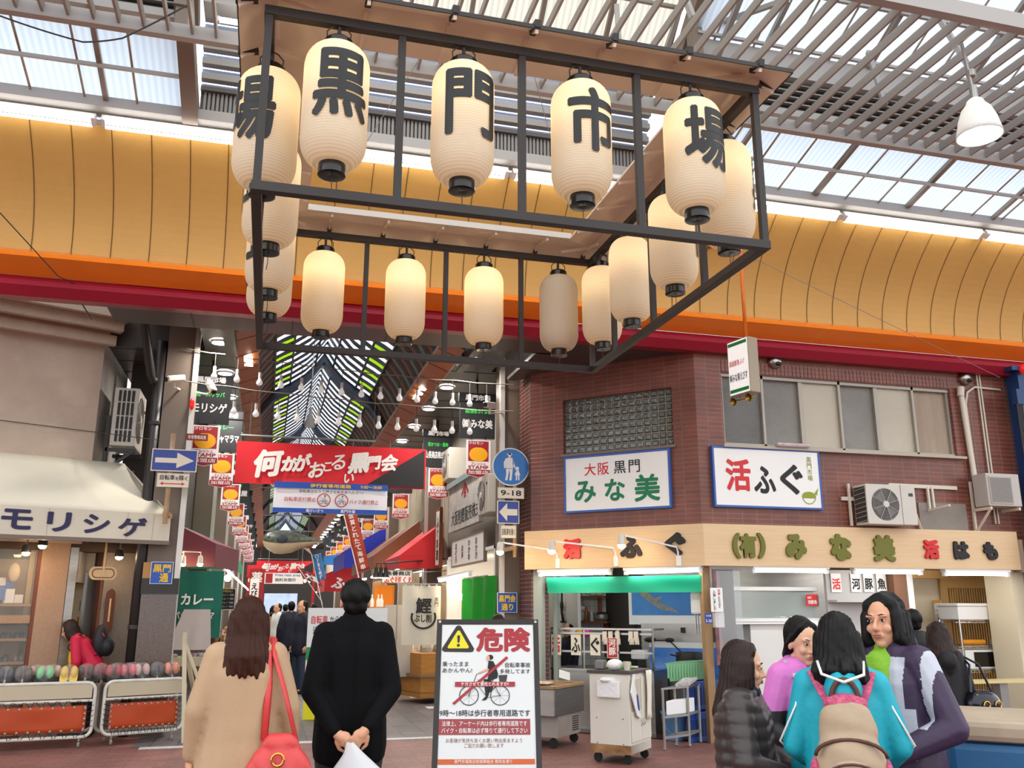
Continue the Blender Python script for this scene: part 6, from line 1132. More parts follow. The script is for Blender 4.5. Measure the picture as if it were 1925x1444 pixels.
for z, s_ in rows: vv += [c+hw*(sx*.75*s_)+b*(sy*.5*s_)+UP*z for sx, sy in ((-1, -1), (1, -1), (1, 1), (-1, 1))]
m.add(vv, [(4*i+j, 4*i+(j+1) % 4, 4*i+4+(j+1) % 4, 4*i+4+j) for i in range(5) for j in range(4)]+[(3, 2, 1, 0), (20, 21, 22, 23)]); m.build('body', mat('greenplast', '#7fb98a', .4), t); m = MB()
for i in range(12): m.obox(c+hw*(-.68+.12*i)-b*.5+UP*.04, hw*.03, CN*.012, UP*.15)
m.build('slats', MATS['greenplast'], t)
for k, z in enumerate((0, .36)): 
    q = g[0]+b*1.15+hw*.35+UP*z; t = thing('blue_crate', ['lower', 'upper'][k]+' of two stacked blue plastic crates behind the steel stand', 'crate', q, 'blue crates'); MB().obox(q, hw*1.5, b*.9, UP*.34).build('body', mat('blueplast', '#2452a8', .4), t, bevel=.012); m = MB()
    for i in range(7): m.obox(q+hw*(.08+.2*i)+CN*.004+UP*.06, hw*.13, CN*.004, UP*.2)
    m.build('slots', mat('bluedark', '#16336e', .5), t)
p = onz(1318, 1380, 0); p = V((4.98, 10.74, 0)); t = thing('blue_bucket', 'light blue bucket with a wire handle by the corner post', 'bucket', p); MB().lathe([(0, .005), (.12, .005), (.155, .3), (.165, .31), (.165, .33), (.15, .33), (.118, .02)], p, n=24).build('body', mat('bucketblue', '#5f93c4', .4), t, smooth=True, auto=40); MB().tube([p+V((.165*cos(a), .165*sin(a)*.3-.1, .31+.12*sin(a)-.12)) for a in [pi*i/10+pi for i in range(11)]], .005, 5).build('handle', MATS['bucketblue'], t)
tag(MB().tube([V((5.22, 10.9, .75)), V((5.2, 10.88, .4)), V((5.12, 10.85, .1)), V((5.25, 10.8, .02)), V((5.3, 10.7, .02))], .014, 6).build('water_hose', mat('hoseblue', '#3f83c9', .35), smooth=True), 'light blue water hose hanging by the corner post', 'hose')
t = thing('cooking_pot', 'black pot on a steel burner cabinet behind the corner post', 'pot', V((5.35, 11.0, .82))); MB().lathe([(0, 0), (.13, 0), (.17, .08), (.17, .2), (.155, .2), (.155, .03)], V((5.35, 11.0, .82)), n=22).build('body', MATS['darkmetal'], t, smooth=True, auto=40); MB().tube([V((5.2, 10.97, .97)), V((5.05, 10.92, 1.0))], .012, 6).build('handle', MATS['darkmetal'], t)
tag(MB().obox(V((5.2, 10.86, 0)), (.3, 0, 0), (0, .28, 0), (0, 0, .82)).build('burner_cabinet', MATS['steelsheet'], bevel=.01), 'grey steel cabinet under the black pot', 'cabinet')
# ================================================================ the danger board in front
H0, H1 = 7.6, 8.02; tl, tr, bl, br = hd(822, 1165, H1), hd(1008, 1167, H1), hd(812, 1440, H0), hd(1006, 1440, H0)
dn = (bl-tl); dn = V((dn.x, dn.y, dn.z)); u = V((cos(radians(13.3)), -sin(radians(13.3)), 0)); w = (tr-tl).length*1.02; nn = V((-sin(radians(13.3)), -cos(radians(13.3)), 0)); dn = nn*(H1-H0)+DN*(tl.z-bl.z); h0 = dn.length; h = h0+.075; mat('rubberblack', '#241d1b', .45)
mat('boardwhite', '#e4e6e4', .35, noise=.03, nscale=.8); mat('warnyellow', '#e8dc14', .4); mat('dred', '#a8262f', .5); mat('dredlt', '#a04046', .5); mat('brownink', '#8a5b4d', .6); mat('orangeband', '#d2602a', .5); mat('pichair', '#14110f', .6); mat('picskin', '#d9a98c', .6)
X = lambda px: (px-268)/842*w; Yy = lambda py: (py-205)/1228*h0
def T(s, cx, cy, wpx, hpx, mm, b=.01): return (s, X(cx), Yy(cy), hpx/1228*h0, mm, wpx/842*w, b)
def PO(pts, mm): return ([(X(a), Yy(b)) for a, b in pts], 0, 0, 0, mm, None, 0, 'poly')
def BX(x0, y0, x1, y1, mm): return ('', X((x0+x1)/2), Yy((y0+y1)/2), (y1-y0)/1228*h0, mm, (x1-x0)/842*w, 0, 'box')
items = [PO([(449, 257), (470, 270), (580, 470), (570, 495), (550, 500), (335, 496), (315, 480), (318, 462), (428, 268)], 'rubberblack'),
  T('危険', 818, 388, 445, 220, 'dred', .045), T('乗ったまま', 430, 603, 210, 44, 'ink', .008), T('あかんやん!', 445, 658, 240, 40, 'ink', .008), T('自転車事故', 935, 612, 205, 44, 'ink', .008), T('多発してます', 912, 667, 245, 40, 'ink', .008),
  T('9時〜18時は歩行者専用道路です', 671, 1017, 712, 56, 'ink', .014), BX(302, 1065, 1026, 1193, 'dredlt'), T('お客様が気持ち良くお買い物出来ますよう', 665, 1238, 590, 36, 'brownink', .0), T('ご協力お願い致します', 665, 1278, 305, 36, 'brownink', .0), BX(264, 1383, 1056, 1425, 'orangeband')]
t = board('danger_board', 'large free-standing 危険 warning board with a crossed-out cyclist, dark frame', 'sign', tl, u, w, h, .035, 'boardwhite', 'rubberblack', .045, items, dn=dn)
N_ = dn.normalized().cross(u).normalized(); d1 = dn.normalized()
def over(mm, fn, lift, nm='lettering'):
    m = MB(); fn(m, tl+N_*lift); m.build(nm, MATS[mm], t)
over('warnyellow', lambda m, o: m.add([o+u*X(a)+d1*Yy(b) for a, b in ((449, 305), (460, 312), (536, 455), (528, 467), (370, 467), (360, 455), (438, 312))], [tuple(range(6, -1, -1))[::-1]]), .006, 'warning_triangle')
over('rubberblack', lambda m, o: (m.add([o+u*X(a)+d1*Yy(b) for a, b in ((438, 352), (462, 352), (458, 412), (450, 420), (442, 412))], [(0, 1, 2, 3, 4)]), m.add([o+u*(X(449)+.013*cos(i*.5236))+d1*(Yy(440)+.013*sin(i*.5236)) for i in range(12)], [tuple(range(12))])), .008, 'exclamation_mark')
def bike(m, o):
    for cx in (543, 790):
        c = o+u*X(cx)+d1*Yy(872); k = 30
        for R0, R1 in ((.082, .075),): m.add([c+u*(cos(2*pi*i/k)*r)+d1*(sin(2*pi*i/k)*r) for r in (R0, R1) for i in range(k)], [((i+1) % k, i, i+k, (i+1) % k+k) for i in range(k)])
        for i in range(8): m.bar(c, c+u*(cos(pi*i/4)*.075)+d1*(sin(pi*i/4)*.075), .0015, .001)
    P = lambda a, b: o+u*X(a)+d1*Yy(b)
    for a, b in (((543, 870), (602, 690)), ((602, 770), (690, 890)), ((610, 740), (735, 740)), ((690, 890), (735, 740)), ((690, 890), (790, 872)), ((735, 760), (790, 872)), ((602, 690), (640, 680)), ((680, 900), (650, 915))): m.bar(P(*a), P(*b), .006, .001)
    m.add([P(778, 700), P(850, 697), P(840, 755), P(786, 755)], [(0, 1, 2, 3)])
over('greyink', bike, .005, 'bicycle_picture')
def rider(m, o):
    P = lambda a, b: o+u*X(a)+d1*Yy(b)
    m.add([P(*q) for q in ((698, 575), (735, 580), (755, 620), (775, 690), (768, 725), (720, 745), (690, 735), (700, 690), (690, 640))], [tuple(range(9))]); m.add([P(*q) for q in ((690, 735), (720, 745), (735, 800), (720, 845), (690, 840), (700, 800))], [tuple(range(6))]); m.add([P(*q) for q in ((660, 735), (700, 735), (700, 870), (680, 910), (645, 912), (675, 880))], [tuple(range(6))]); m.add([P(712+24*cos(i*.5), 545+22*sin(i*.5)) for i in range(12)], [tuple(range(12))])
over('pichair', rider, .0065, 'rider_picture')
over('picskin', lambda m, o: (m.add([o+u*X(a)+d1*Yy(b) for a, b in ((683, 530), (705, 535), (708, 575), (690, 578), (680, 560))], [(0, 1, 2, 3, 4)]), m.add([o+u*X(a)+d1*Yy(b) for a, b in ((690, 640), (705, 655), (625, 690), (612, 680))], [(0, 1, 2, 3)])), .0075, 'rider_skin')
over('dred', lambda m, o: (m.add([o+u*X(a_)+d1*Yy(b_) for a_, b_ in ((412, 936), (842, 537), (858, 553), (428, 950))], [(0, 1, 2, 3)]), m.obox(o+u*X(430)+d1*Yy(758), u*(X(910)-X(430)), d1*(Yy(798)-Yy(758)), N_*.001)), .0085, 'red_bars')
over('brushwhite', lambda m, o: (letter(m, 'ケガさせて責任とれますか?', o, u, d1, X(668), Yy(778), .034, X(860)-X(478), bold=.015), letter(m, '法律上、アーケード内は歩行者専用道路です', o-N_*.006, u, d1, X(668), Yy(1104), .042, X(1000)-X(335), bold=.012), letter(m, 'バイク・自転車は必ず降りて通行して下さい', o-N_*.006, u, d1, X(668), Yy(1160), .042, X(1000)-X(330), bold=.012), letter(m, '黒門市場商店街振興組合 親栄会通り', o-N_*.006, u, d1, X(660), Yy(1403), .03, X(880)-X(440), bold=.006)), .0105)
m = MB()
for a, b in ((.025, .022), (w-.025, .022), (.025, h-.03), (w-.025, h-.03)): m.lathe([(.014, 0), (.012, .006), (0, .008)], tl+u*a+d1*b+N_*.006, N_, 10)
m.build('bolt', MATS['steel'], t)
for a in (.03, w-.03): MB().bar(tl+u*a+d1*h, tl+u*a+d1*(h+(bl.z-.04)/-d1.z-.075), .045, .03).build('leg', MATS['rubberblack'], t); MB().bar(tl+u*a-N_*.05, V(((tl+u*a).x-nn.x*.35, (tl+u*a).y-nn.y*.35, 0.0)), .03, .03).build('rear_leg', MATS['rubberblack'], t)
# ================================================================ inside the side arcade
# white & yellow dismount board
p, q = ony(580, 1143, 13.9), ony(722, 1346, 13.9)
t = board('dismount_board', 'white standing board reading 自転車から降りて通行して下さい, yellow at its foot', 'sign', p, (1, 0, 0), q.x-p.x, p.z, .04, 'boardwhite', None, 0, [('自転車', .17, .17, .12, 'red', .24, .02), ('から降りて', .5, .17, .11, 'ink', .36, .015), ('通行して下さい', .38, .32, .11, 'ink', .6, .015)])
f = MB().obox(p+DN*1.2-V((0, .003, 0)), (q.x-p.x, 0, 0), DN*(p.z-1.2), (0, .003, 0)); f.build('yellow_panel', MATS['warnyellow'], t); MB().obox(p+DN*.56-V((0, .003, 0)), (.5, 0, 0), DN*.18, (0, .003, 0)).build('green_panel', MATS['signgreen'], t); MB().obox(p+V((.02, -.004, -.74)), (.4, 0, 0), DN*.45, (0, .003, 0)).build('picture', MATS['postercol'], t)
# noren curtain and the wooden bonito counters
mat('norencloth', '#ddd3c4', .85, noise=.08, nscale=2)
p, q = ony(757, 1101, 15.4), ony(827, 1212, 15.4); t = thing('noren_curtain', 'beige hanging curtain with a black brushed 鰹 and 削 emblem', 'curtain', p); wv = q.x-p.x
cloth(p, V((1, 0, 0)), wv, p.z-q.z, MATS['norencloth'], .012, 21, parent=t); MB().bar(p+V((-.1, 0, .03)), p+V((wv+.1, 0, .03)), .02).build('rod', MATS['galv'], t); m = MB()
for i in range(5): m.obox(p+V((wv*(i+.3)/5, -.004, .03)), (.03, 0, 0), DN*.06, (0, .01, 0))
m.build('loop', MATS['norencloth'], t); f = p-V((0, .03, 0)); m = MB(); letter(m, '鰹', f, V((1, 0, 0)), DN, wv*.55, .33, .26, .27, bold=.03); letter(m, 'ぶし削', f, V((1, 0, 0)), DN, wv*.53, .54, .13, .3, bold=.03); vletter(m, '黒門', f, V((1, 0, 0)), DN, wv*.88, .27, .07, bold=.01)
c = f+V((wv*.55, -.002, -.52)); k = 26; m.add([c+V((cos(a)*r*.22, 0, sin(a)*r*.2)) for r in (1, .84) for a in [pi*.88+1.25*pi*i/k for i in range(k+1)]], [(i, i+k+1, i+k+2, i+1) for i in range(k)]); m.build('lettering', MATS['ink'], t)
o = V((2.62, 15.0, 0)); t = thing('wooden_counter', 'orange-brown wooden bin counter with a rail, stocked under the beige curtain', 'counter', o); a_, b_ = V((.62, -.25, 0)), V((.35, .9, 0)); z0 = .1
a0 = onz(790, 1318, .06); a_, b_ = V((.85, .25, 0)), V((-.28, .85, 0))
MB().obox(a0+UP*.04, a_, b_, UP*.72).build('body', MATS['woodbox'], t, bevel=.008); MB().bar(a0+UP*.4-V((.02, .03, 0)), a0+a_+UP*.4-V((.02, .03, 0)), .05, .05).bar(a0+UP*.4-V((.03, .02, 0)), a0+b_+UP*.4-V((.03, .02, 0)), .05, .05).build('rail', mat('darkrail', '#8a6a4a', .4), t); MB().obox(a0+UP*.12-a_*.004-b_*.004, a_*1.008, b_*1.008, UP*.006).build('seam', MATS['darkwood'], t)
rr = random.Random(4)
for k in range(12):
    s_ = rr.random(); q = a0+a_*(.08+.84*rr.random())+b_*(.1+.75*s_)+UP*.765; d = V((rr.uniform(-.5, .5), rr.uniform(-.2, .4), .9)).normalized()
    tag(MB().obox(q, V((.16, .02, 0)), d*.2, V((0, .035, 0))).build('bonito_pack', mat('pack%d' % (k % 4), ['#d9dde2', '#b8c2cc', '#e9e4da', '#8d8a86'][k % 4], .15, noise=.3, nscale=20)), f'{["shiny white", "blue-grey", "cream", "dark grey"][k % 4]} packet standing in the wooden bin counter', 'packet', f'{["shiny white", "blue-grey", "cream", "dark grey"][k % 4]} packets in the bin counter')
tag(MB().obox(ony(724, 1137, 15.9), (.5, 0, 0), (0, .03, 0), DN*1.2).build('grey_partition', MATS['acgrey']), 'plain grey partition panel left of the beige curtain', 'panel')
# white-lit stall on the right, facing the arcade
XS = 3.3; S = lambda px, py, dx=0: onx(px, py, XS+dx)
mat('stallwhite', '#eceae6', .5); s = MB(); s.use(MATS['stallwhite']); s.box((4.6, 13.2, 0), (4.65, 17, 2.5)); s.box((3.3, 16.9, 0), (4.6, 17, 2.5)); s.box((3.3, 13.2, 2.45), (4.65, 17, 2.5)); s.box((3.3, 13.2, 0), (3.36, 13.28, 2.5)); s.box((3.3, 13.3, 0), (4.2, 16.9, .85)); struct(s, 'wall_stall', MATS['stallwhite'])
fluo('fluorescent_tube', 'fluorescent tube over the white-lit stall beside the right column', S(826, 1092, -.05), S(884, 1080, -.05), n=1, r=.025, tm='tubeshop', up=V((0, 0, 1)), out=V((-1, 0, 0))); fluo('ceiling_tube', 'fluorescent tube on the ceiling inside the white-lit stall', (3.9, 13.6, 2.42), (3.9, 15.6, 2.42), n=1, r=.02, tm='tubeshop', out=V((-1, 0, 0)))
mtrans('greencloth', '#12a02c', .3, .5); p = S(884, 1090, -.1); t = tag(MB().grid(lambda a, b: V((3.2-.045*sin(a*17+b*2), p.y+.6-2.2*a*(1-.12*b)-.25*b, p.z+.02-(1.0+.1*sin(a*5))*b)), 20, 8).build('green_cloth', MATS['greencloth'], smooth=True), 'bright green cloth draped over the front of the white-lit stall', 'cloth')
k = tag(MB().tube([S(862, 1088, -.08), S(862, 1110, -.08)], .03, 8).ell(S(864, 1122, -.1), .06).build('clamp_lamp', MATS['bulbglow'], smooth=True), 'glowing clamp lamp before the white-lit stall', 'lamp')
o = S(849, 1055, -.02); q = S(905, 1040, -.02); board('stall_sign', 'white stall sign with four columns of blue-grey characters above the white-lit stall', 'sign', V((XS-.02, o.y, 2.78)), (0, -1, 0), 2.6, .5, .05, 'signwhite', 'rafterbrown', .03, [(c_, .4+.55*i, .25, .11, 'navytext', .16, .02, 'v') for i, c_ in enumerate(('まぐろ', 'お茶', 'わかめ', 'おかき'))])
board('weathered_sign', 'weathered pale sign with grey characters and a red mountain crest', 'sign', V((XS-.06, 16.6, 3.75)), (0, -1, 0), 2.55, .82, .08, 'stuccopale', None, 0, [('大阪削鰹販売株式', 1.45, .6, .26, 'greyink', 2.3, .015), ('長', 1.45, .22, .2, 'dred', .22, .03), ([(1.45, .02), (1.75, .22), (1.7, .28), (1.45, .1), (1.2, .28), (1.15, .22)], 0, 0, 0, 'dred', None, 0, 'poly')])
tag(MB().bar((XS-.04, 16.65, 3.79), (XS-.04, 14.0, 3.79), .12, .1).build('metal_capping', mat('bluegreycap', '#8fa3ab', .5)), 'blue-grey metal capping along the weathered sign', 'capping')
ac('air_conditioner', 'grey round-fan air conditioner beside the weathered sign, behind the left-pointing arrow', V((XS-.1, 13.98, 3.0)), (0, -1, 0), (-1, 0, 0), .7, .6, .51, grp=None); ac('air_conditioner', 'pale air conditioner high on the right wall of the side arcade behind the second flag', V((XS-.1, 17.2, 3.95)), (0, -1, 0), (-1, 0, 0), .75, .6, .5, side=False, grp=None)
board('vertical_sign', 'narrow vertical white sign with a wood edge beyond the right column', 'sign', V((XS+.0, 18.3, 3.55)), (0, -1, 0), .5, 1.2, .06, 'signwhite', 'woodtrim', .05, [('ふぐ料理', .25, .62, .2, 'ink', None, .03, 'v')])
# right-hand shops further in: awnings, signs, lamps
def awn(name, label, y0, y1, x_, z1, z0, out, col, sg, val=.18, cat='awning', txt=None, tmm='brushwhite', vcol=None):
    t = thing(name, label, cat, (x_, (y0+y1)/2, z0)); xo = x_-sg*out
    MB().add([(x_, y0, z1), (xo, y0, z0), (xo, y1, z0), (x_, y1, z1)], [(0, 1, 2, 3)]).add([(x_, y0, z1), (xo, y0, z0), (x_, y0, z0)], [(0, 2, 1)]).add([(x_, y1, z1), (xo, y1, z0), (x_, y1, z0)], [(0, 1, 2)]).build('canopy', MATS[col], t, solid=.015)
    MB().add([(xo, y0, z0), (xo, y0, z0-val), (xo, y1, z0-val), (xo, y1, z0)], [(0, 1, 2, 3)]).add([(xo, y0, z0), (x_, y0, z0), (x_, y0, z0-val), (xo, y0, z0-val)], [(0, 1, 2, 3)]).build('valance', MATS[vcol or col], t, solid=.01)
    if txt: m = MB(); letter(m, txt, V((min(x_, xo), y0-.02, z0)), V((1, 0, 0)), DN, out/2, val/2, val*.7, min(out*.8, val*len(txt)*.9), bold=.04); m.build('lettering', MATS[tmm], t)
    return t
mat('awnblue', '#1a2aa0', .6); mat('awnbrown', '#7a4326', .6); mat('awnred', '#c4161e', .6); mat('awnsky', '#2f79c0', .6); mat('awngreen', '#0d8f63', .6); mat('awnteal', '#12a878', .6)
awn('shop_awning', 'brown awning with white edge over the right-hand shops', 21.5, 27, 3.5, 3.6, 2.75, 1.1, 'awnbrown', 1, .3); awn('shop_awning', 'red awning before the brown one on the right', 18.5, 21.0, 3.5, 3.3, 2.6, .9, 'awnred', 1, .25); awn('shop_awning', 'deep blue awning beyond the brown one on the right', 27.4, 32, 3.5, 4.0, 3.2, 1.3, 'awnblue', 1, .5); awn('shop_awning', 'red awning lettered ふぐ further in on the right', 33, 38, 3.5, 3.3, 2.7, 1.5, 'awnred', 1, .6, txt='ふぐ', tmm='brushwhite'); awn('shop_awning', 'sky blue awning above the one lettered ふぐ', 32.4, 32.9, 3.5, 3.5, 3.3, 1.6, 'awnsky', 1, .3)
p = ony(718, 1071, 18.2); q = ony(775, 1097, 18.2); board('shop_sign', 'white sign with black characters above red ふぐ, on the right', 'sign', p, (1, 0, 0), q.x-p.x, p.z-q.z, .05, 'signwhite', 'rafterbrown', .015, [('魚善商店', .33, .07, .09, 'ink', .5, .03), ('ふぐ', .15, .2, .13, 'red', .2, .04), ('新鮮', .33, .19, .12, 'red', .13, .02, 'v')[:7], ('くえ', .52, .2, .13, 'red', .18, .04)])
for k in range(3): p = ony(707+9*k, 1081, 17.6); t = thing('black_lamp', f'black shaded lamp on an arm before the white ふぐ sign, {ORD[k]} of three', 'lamp', p, 'black shaded lamps on the right'); MB().lathe([(.03, .14), (.04, .05), (.07, -.04), (.075, -.05)], p, n=14).build('shade', MATS['black'], t, smooth=True); MB().tube([p+UP*.13, p+UP*.22, V((3.66, p.y+1.5, p.z+.4))], .012, 6).build('arm', MATS['darkmetal'], t); MB().ell(p-UP*.045, (.05, .05, .02)).build('bulb', MATS['bulbglow'], t)
tag(cloth(ony(704, 1100, 19.0), V((1, 0, 0)), .42, .6, mtrans('orangecurtain', '#f08c14', .3), .012, 31, nm='curtain'), 'orange curtain glowing in a shop on the right', 'curtain')
for k, px in enumerate((699, 711, 717)): p = ony(px, 1141, 18.6); tag(MB().lathe([(0, 0), (.045, 0), (.045, .12), (.015, .18), (.015, .24), (0, .245)], p, n=12).build('bottle', MATS['whiteplast'], smooth=True, auto=50), f'white bottle on the counter below the orange curtain, {ORD[k]} of three', 'bottle', 'white bottles under the orange curtain')
tag(MB().box((1.95, 18.35, 0), (3.15, 19.3, ony(711, 1141, 18.6).z)).build('shop_counter', MATS['woodbox']), 'shop counter under the orange curtain', 'counter')
# stall shelves of goods along both sides (long counters that glow)
mat('goodsmix', '#c79a6a', .5, col2='#7d3d2c', nscale=6); mat('warmwall', '#d8b98a', .6)
for k, (y0, y1) in enumerate(((20.5, 26.5), (27.5, 33), (34, 41), (42, 49), (50, 56))):
    t = thing('market_stall', f'market stall heaped with goods on the right side of the arcade, {ORD[k]} from the entrance', 'stall', (3.4, (y0+y1)/2, 0), 'market stalls of the side arcade'); MB().box((2.65, y0, 0), (3.15, y1, .8)).build('counter', MATS['woodbox'] if k % 2 else MATS['stallwhite'], t); m = MB(); rr = random.Random(k)
    for i in range(26): m.ell((rr.uniform(2.7, 3.1), rr.uniform(y0, y1), .85), (.12, .2, rr.uniform(.06, .25)), 8, 5)
    m.build('goods', MATS['goodsmix'], t)['kind'] = 'stuff'; struct(MB().box((4.4, y0, .0), (4.5, y1, 2.6)), 'wall_stall_back', MATS['warmwall']); MB().tube([(2.9, y0+.3, 2.4), (2.9, y1-.3, 2.4)], .03, 6).build('tube', MATS['tubeshop'], t)
    t = thing('market_stall', f'market stall heaped with goods on the left side of the arcade, {ORD[k]} from the entrance', 'stall', (-1.5, (y0+y1)/2, 0), 'market stalls of the side arcade'); MB().box((-1.05, y0, 0), (-.7, y1, .8)).build('counter', MATS['woodbox'], t); m = MB()
    for i in range(26): m.ell((rr.uniform(-1.0, -.72), rr.uniform(y0, y1), .85), (.12, .2, rr.uniform(.06, .25)), 8, 5)
    m.build('goods', MATS['goodsmix'], t)['kind'] = 'stuff'; MB().tube([(-.9, y0+.3, 2.4), (-.9, y1-.3, 2.4)], .03, 6).build('tube', MATS['tubeshop'], t)
# left-hand: purple awning, green curtain, draped cloth
MATS['purple'] = MATS['maroonawn']
p = ony(335, 975, 14.6); q = ony(417, 1080, 14.6); t = thing('shop_awning', 'dark purple sloping awning with two spot lamps over the curry shop', 'awning', (-1.2, 14.6, 2.3)); za = ony(335, 975, 14.6).z; zb_ = ony(380, 1066, 14.6).z; xa = -1.6; xb = ony(402, 1060, 14.6).x
MB().add([(xa, 14.6, za), (xa, 14.6, zb_), (xb, 14.6, zb_), (xb, 14.6, zb_+.35)], [(0, 1, 2, 3)]).add([(xb, 14.6, zb_+.35), (xb, 14.6, zb_), (xb+.3, 16.4, zb_), (xb+.3, 16.4, zb_+.35)], [(0, 1, 2, 3)]).add([(xa, 14.6, za), (xb, 14.6, zb_+.35), (xb+.3, 16.4, zb_+.35), (xa, 16.4, za)], [(0, 1, 2, 3)]).build('canopy', MATS['maroonawn'], t, solid=.015)
for k, (px, py) in enumerate(((329, 1038), (344, 1060), (376, 1060))): p = ony(px, py, 14.3); t2 = thing('spot_lamp', f'glowing spot lamp before the purple awning, {ORD[k]} from the left', 'lamp', p, 'spot lamps before the purple awning'); MB().lathe([(.025, .12), (.035, .1), (.045, .0)], p, n=10).build('lamp_head', MATS['offwhite'], t2, smooth=True); MB().ell(p-UP*.01, (.042, .042, .03)).build('bulb', MATS['bulbglow'], t2); MB().tube([p+UP*.11, p+UP*.17, V((xa, 14.55, p.z+.2))], .01, 5).build('arm', MATS['offwhite'], t2)
mat('currygreen', '#0c6b58', .7); p = ony(325, 1073, 14.2); q = ony(412, 1200, 14.2); t = thing('shop_curtain', 'dark green shop curtain lettered カレー in white', 'curtain', p); cloth(p, V((1, 0, 0)), q.x-p.x, p.z-q.z, MATS['currygreen'], .014, 41, parent=t); m = MB(); f = p-V((0, .035, 0)); wv = q.x-p.x; letter(m, 'カレー', f, V((1, 0, 0)), DN, wv*.52, .41, .16, wv*.62, bold=.035); letter(m, 'パジャマラマ', f, V((1, 0, 0)), DN, wv*.48, .64, .11, wv*.78, bold=.03); m.build('lettering', MATS['brushwhite'], t)
q = lambda px, py, Y=13.9: ony(px, py, Y); mat('drape', '#c9bfbb', .85, noise=.06, nscale=2); m = MB(); A4 = [q(346, 1146), q(396, 1146), q(396, 1222), q(312, 1222)]
t = tag(MB().grid(lambda a, b: A4[0].lerp(A4[1], a).lerp(A4[3].lerp(A4[2], a), b)+V((0, -.03*sin(a*11+b)*b, 0)), 16, 8).add([A4[0], A4[1], A4[1]+V((0, .4, 0)), A4[0]+V((0, .4, 0))], [(0, 1, 2, 3)]).build('draped_cloth', MATS['drape'], smooth=True), 'pale cloth draped over a pyramid-shaped stand before the green curtain', 'cloth')
a, b = ony(316, 1236, 13.7), ony(425, 1236, 13.7); t = thing('goods_table', 'low table of small goods under the pale draped cloth', 'table', V((a.x, 13.7, 0))); MB().box((a.x, 13.65, a.z-.12), (b.x, 14.1, a.z)).build('tray', MATS['traywood'], t)
for x in (a.x+.03, b.x-.03): MB().tube([(x, 13.66, 0), (x, 13.66, a.z-.1)], .018, 8).build('leg', MATS['whitepipe'], t)
m = MB(); rr = random.Random(2)
for i in range(40): m.ell((rr.uniform(a.x+.05, b.x-.05), rr.uniform(13.68, 14.0), a.z+.02), (.04, .03, .03), 6, 4)
m.build('small_goods', mat('smallgoods', '#c7b3b3', .4, col2='#4a4a55', nscale=12), t)['kind'] = 'stuff'
p, q2 = ony(413, 1106, 16.5), ony(441, 1147, 16.5); board('menu_board', 'small black chalk menu board with white edge on the left', 'sign', p, (1, 0, 0), q2.x-p.x, p.z-q2.z, .03, 'signdark', 'whiteplast', .012, [('MENU', .14, .05, .04, 'yellow', None, .01)]+[('カレー 500', .14, .11+.065*i, .035, 'brushwhite', .2, 0) for i in range(4)])
awn('shop_awning', 'teal green awning beyond the curry shop on the left', 17.3, 21, -1.55, 2.75, 2.45, 1.0, 'awnteal', -1, .2)
p = ony(428, 1087, 17.5); tag(MB().ell(p, .06).tube([p, p+UP*.5], .008, 5).build('lamp_bulb', MATS['bulbglow'], smooth=True), 'bright bulb under the teal awning', 'bulb')
p, q2 = ony(470, 1069, 27), ony(500, 1140, 27); board('vertical_sign', 'maroon vertical sign lettered 薬 on the left', 'sign', p, (1, 0, 0), .42, 1.15, .06, 'stampred', None, 0, [('薬', .21, .24, .3, 'brushwhite', None, .03)]); p = ony(471, 1088, 26); board('vertical_sign', 'white vertical sign lettered えびかき on the left', 'sign', p, (1, 0, 0), .24, .95, .05, 'signwhite', None, 0, [('えびかき', .12, .5, .18, 'ink', .17, .03, 'v')])
p, q2 = ony(498, 1077, 46), ony(560, 1093, 46); board('rest_area_sign', 'wide white sign reading Free rest area with an up arrow, far down the arcade', 'sign', p, (1, 0, 0), 1.85, .52, .05, 'signwhite', 'signwhite', .02, [([(.05, .03), (.38, .03), (.38, .49), (.05, .49)], 0, 0, 0, 'stampred', None, 0, 'poly'), ('Free rest area', 1.1, .1, .12, 'signblue', 1.2, .02), ('無料休憩所', 1.0, .33, .17, 'navytext', 1.0, .02)])
t = thing('red_gate', 'red gate sign with rows of small lanterns at the far end of the arcade', 'sign', (1, 57, 0)); MB().box((-1.2, 57, 3.3), (2.9, 57.2, 4.0)).build('panel', MATS['awnred'], t); MB().box((-1.15, 57.05, 0), (-1.0, 57.15, 3.3)).build('post', MATS['awnred'], t); MB().box((2.7, 57.05, 0), (2.85, 57.15, 3.3)).build('post', MATS['awnred'], t); m = MB(); letter(m, '黒門市場', V((-1.2, 56.98, 4)), V((1, 0, 0)), DN, 2.05, .35, .5, 2.8, bold=.04); m.build('lettering', MATS['brushwhite'], t); m = MB()
for i in range(16): m.ell((-1+i*.25, 56.9, 3.1), (.09, .09, .14), 8, 6)
m.build('lantern_row', mat('lanternglow', '#ffe2b0', .5, emit=1.4), t)
tag(MB().box((-.1, 58.5, 0), (1.9, 58.6, 2.35)).build('bright_shopfront', mat('bluelit', '#cfe4ff', .5, emit=.55, col2='#7fa6d8', nscale=2)), 'bright blue-white lit shopfront at the far end of the arcade', 'shop')
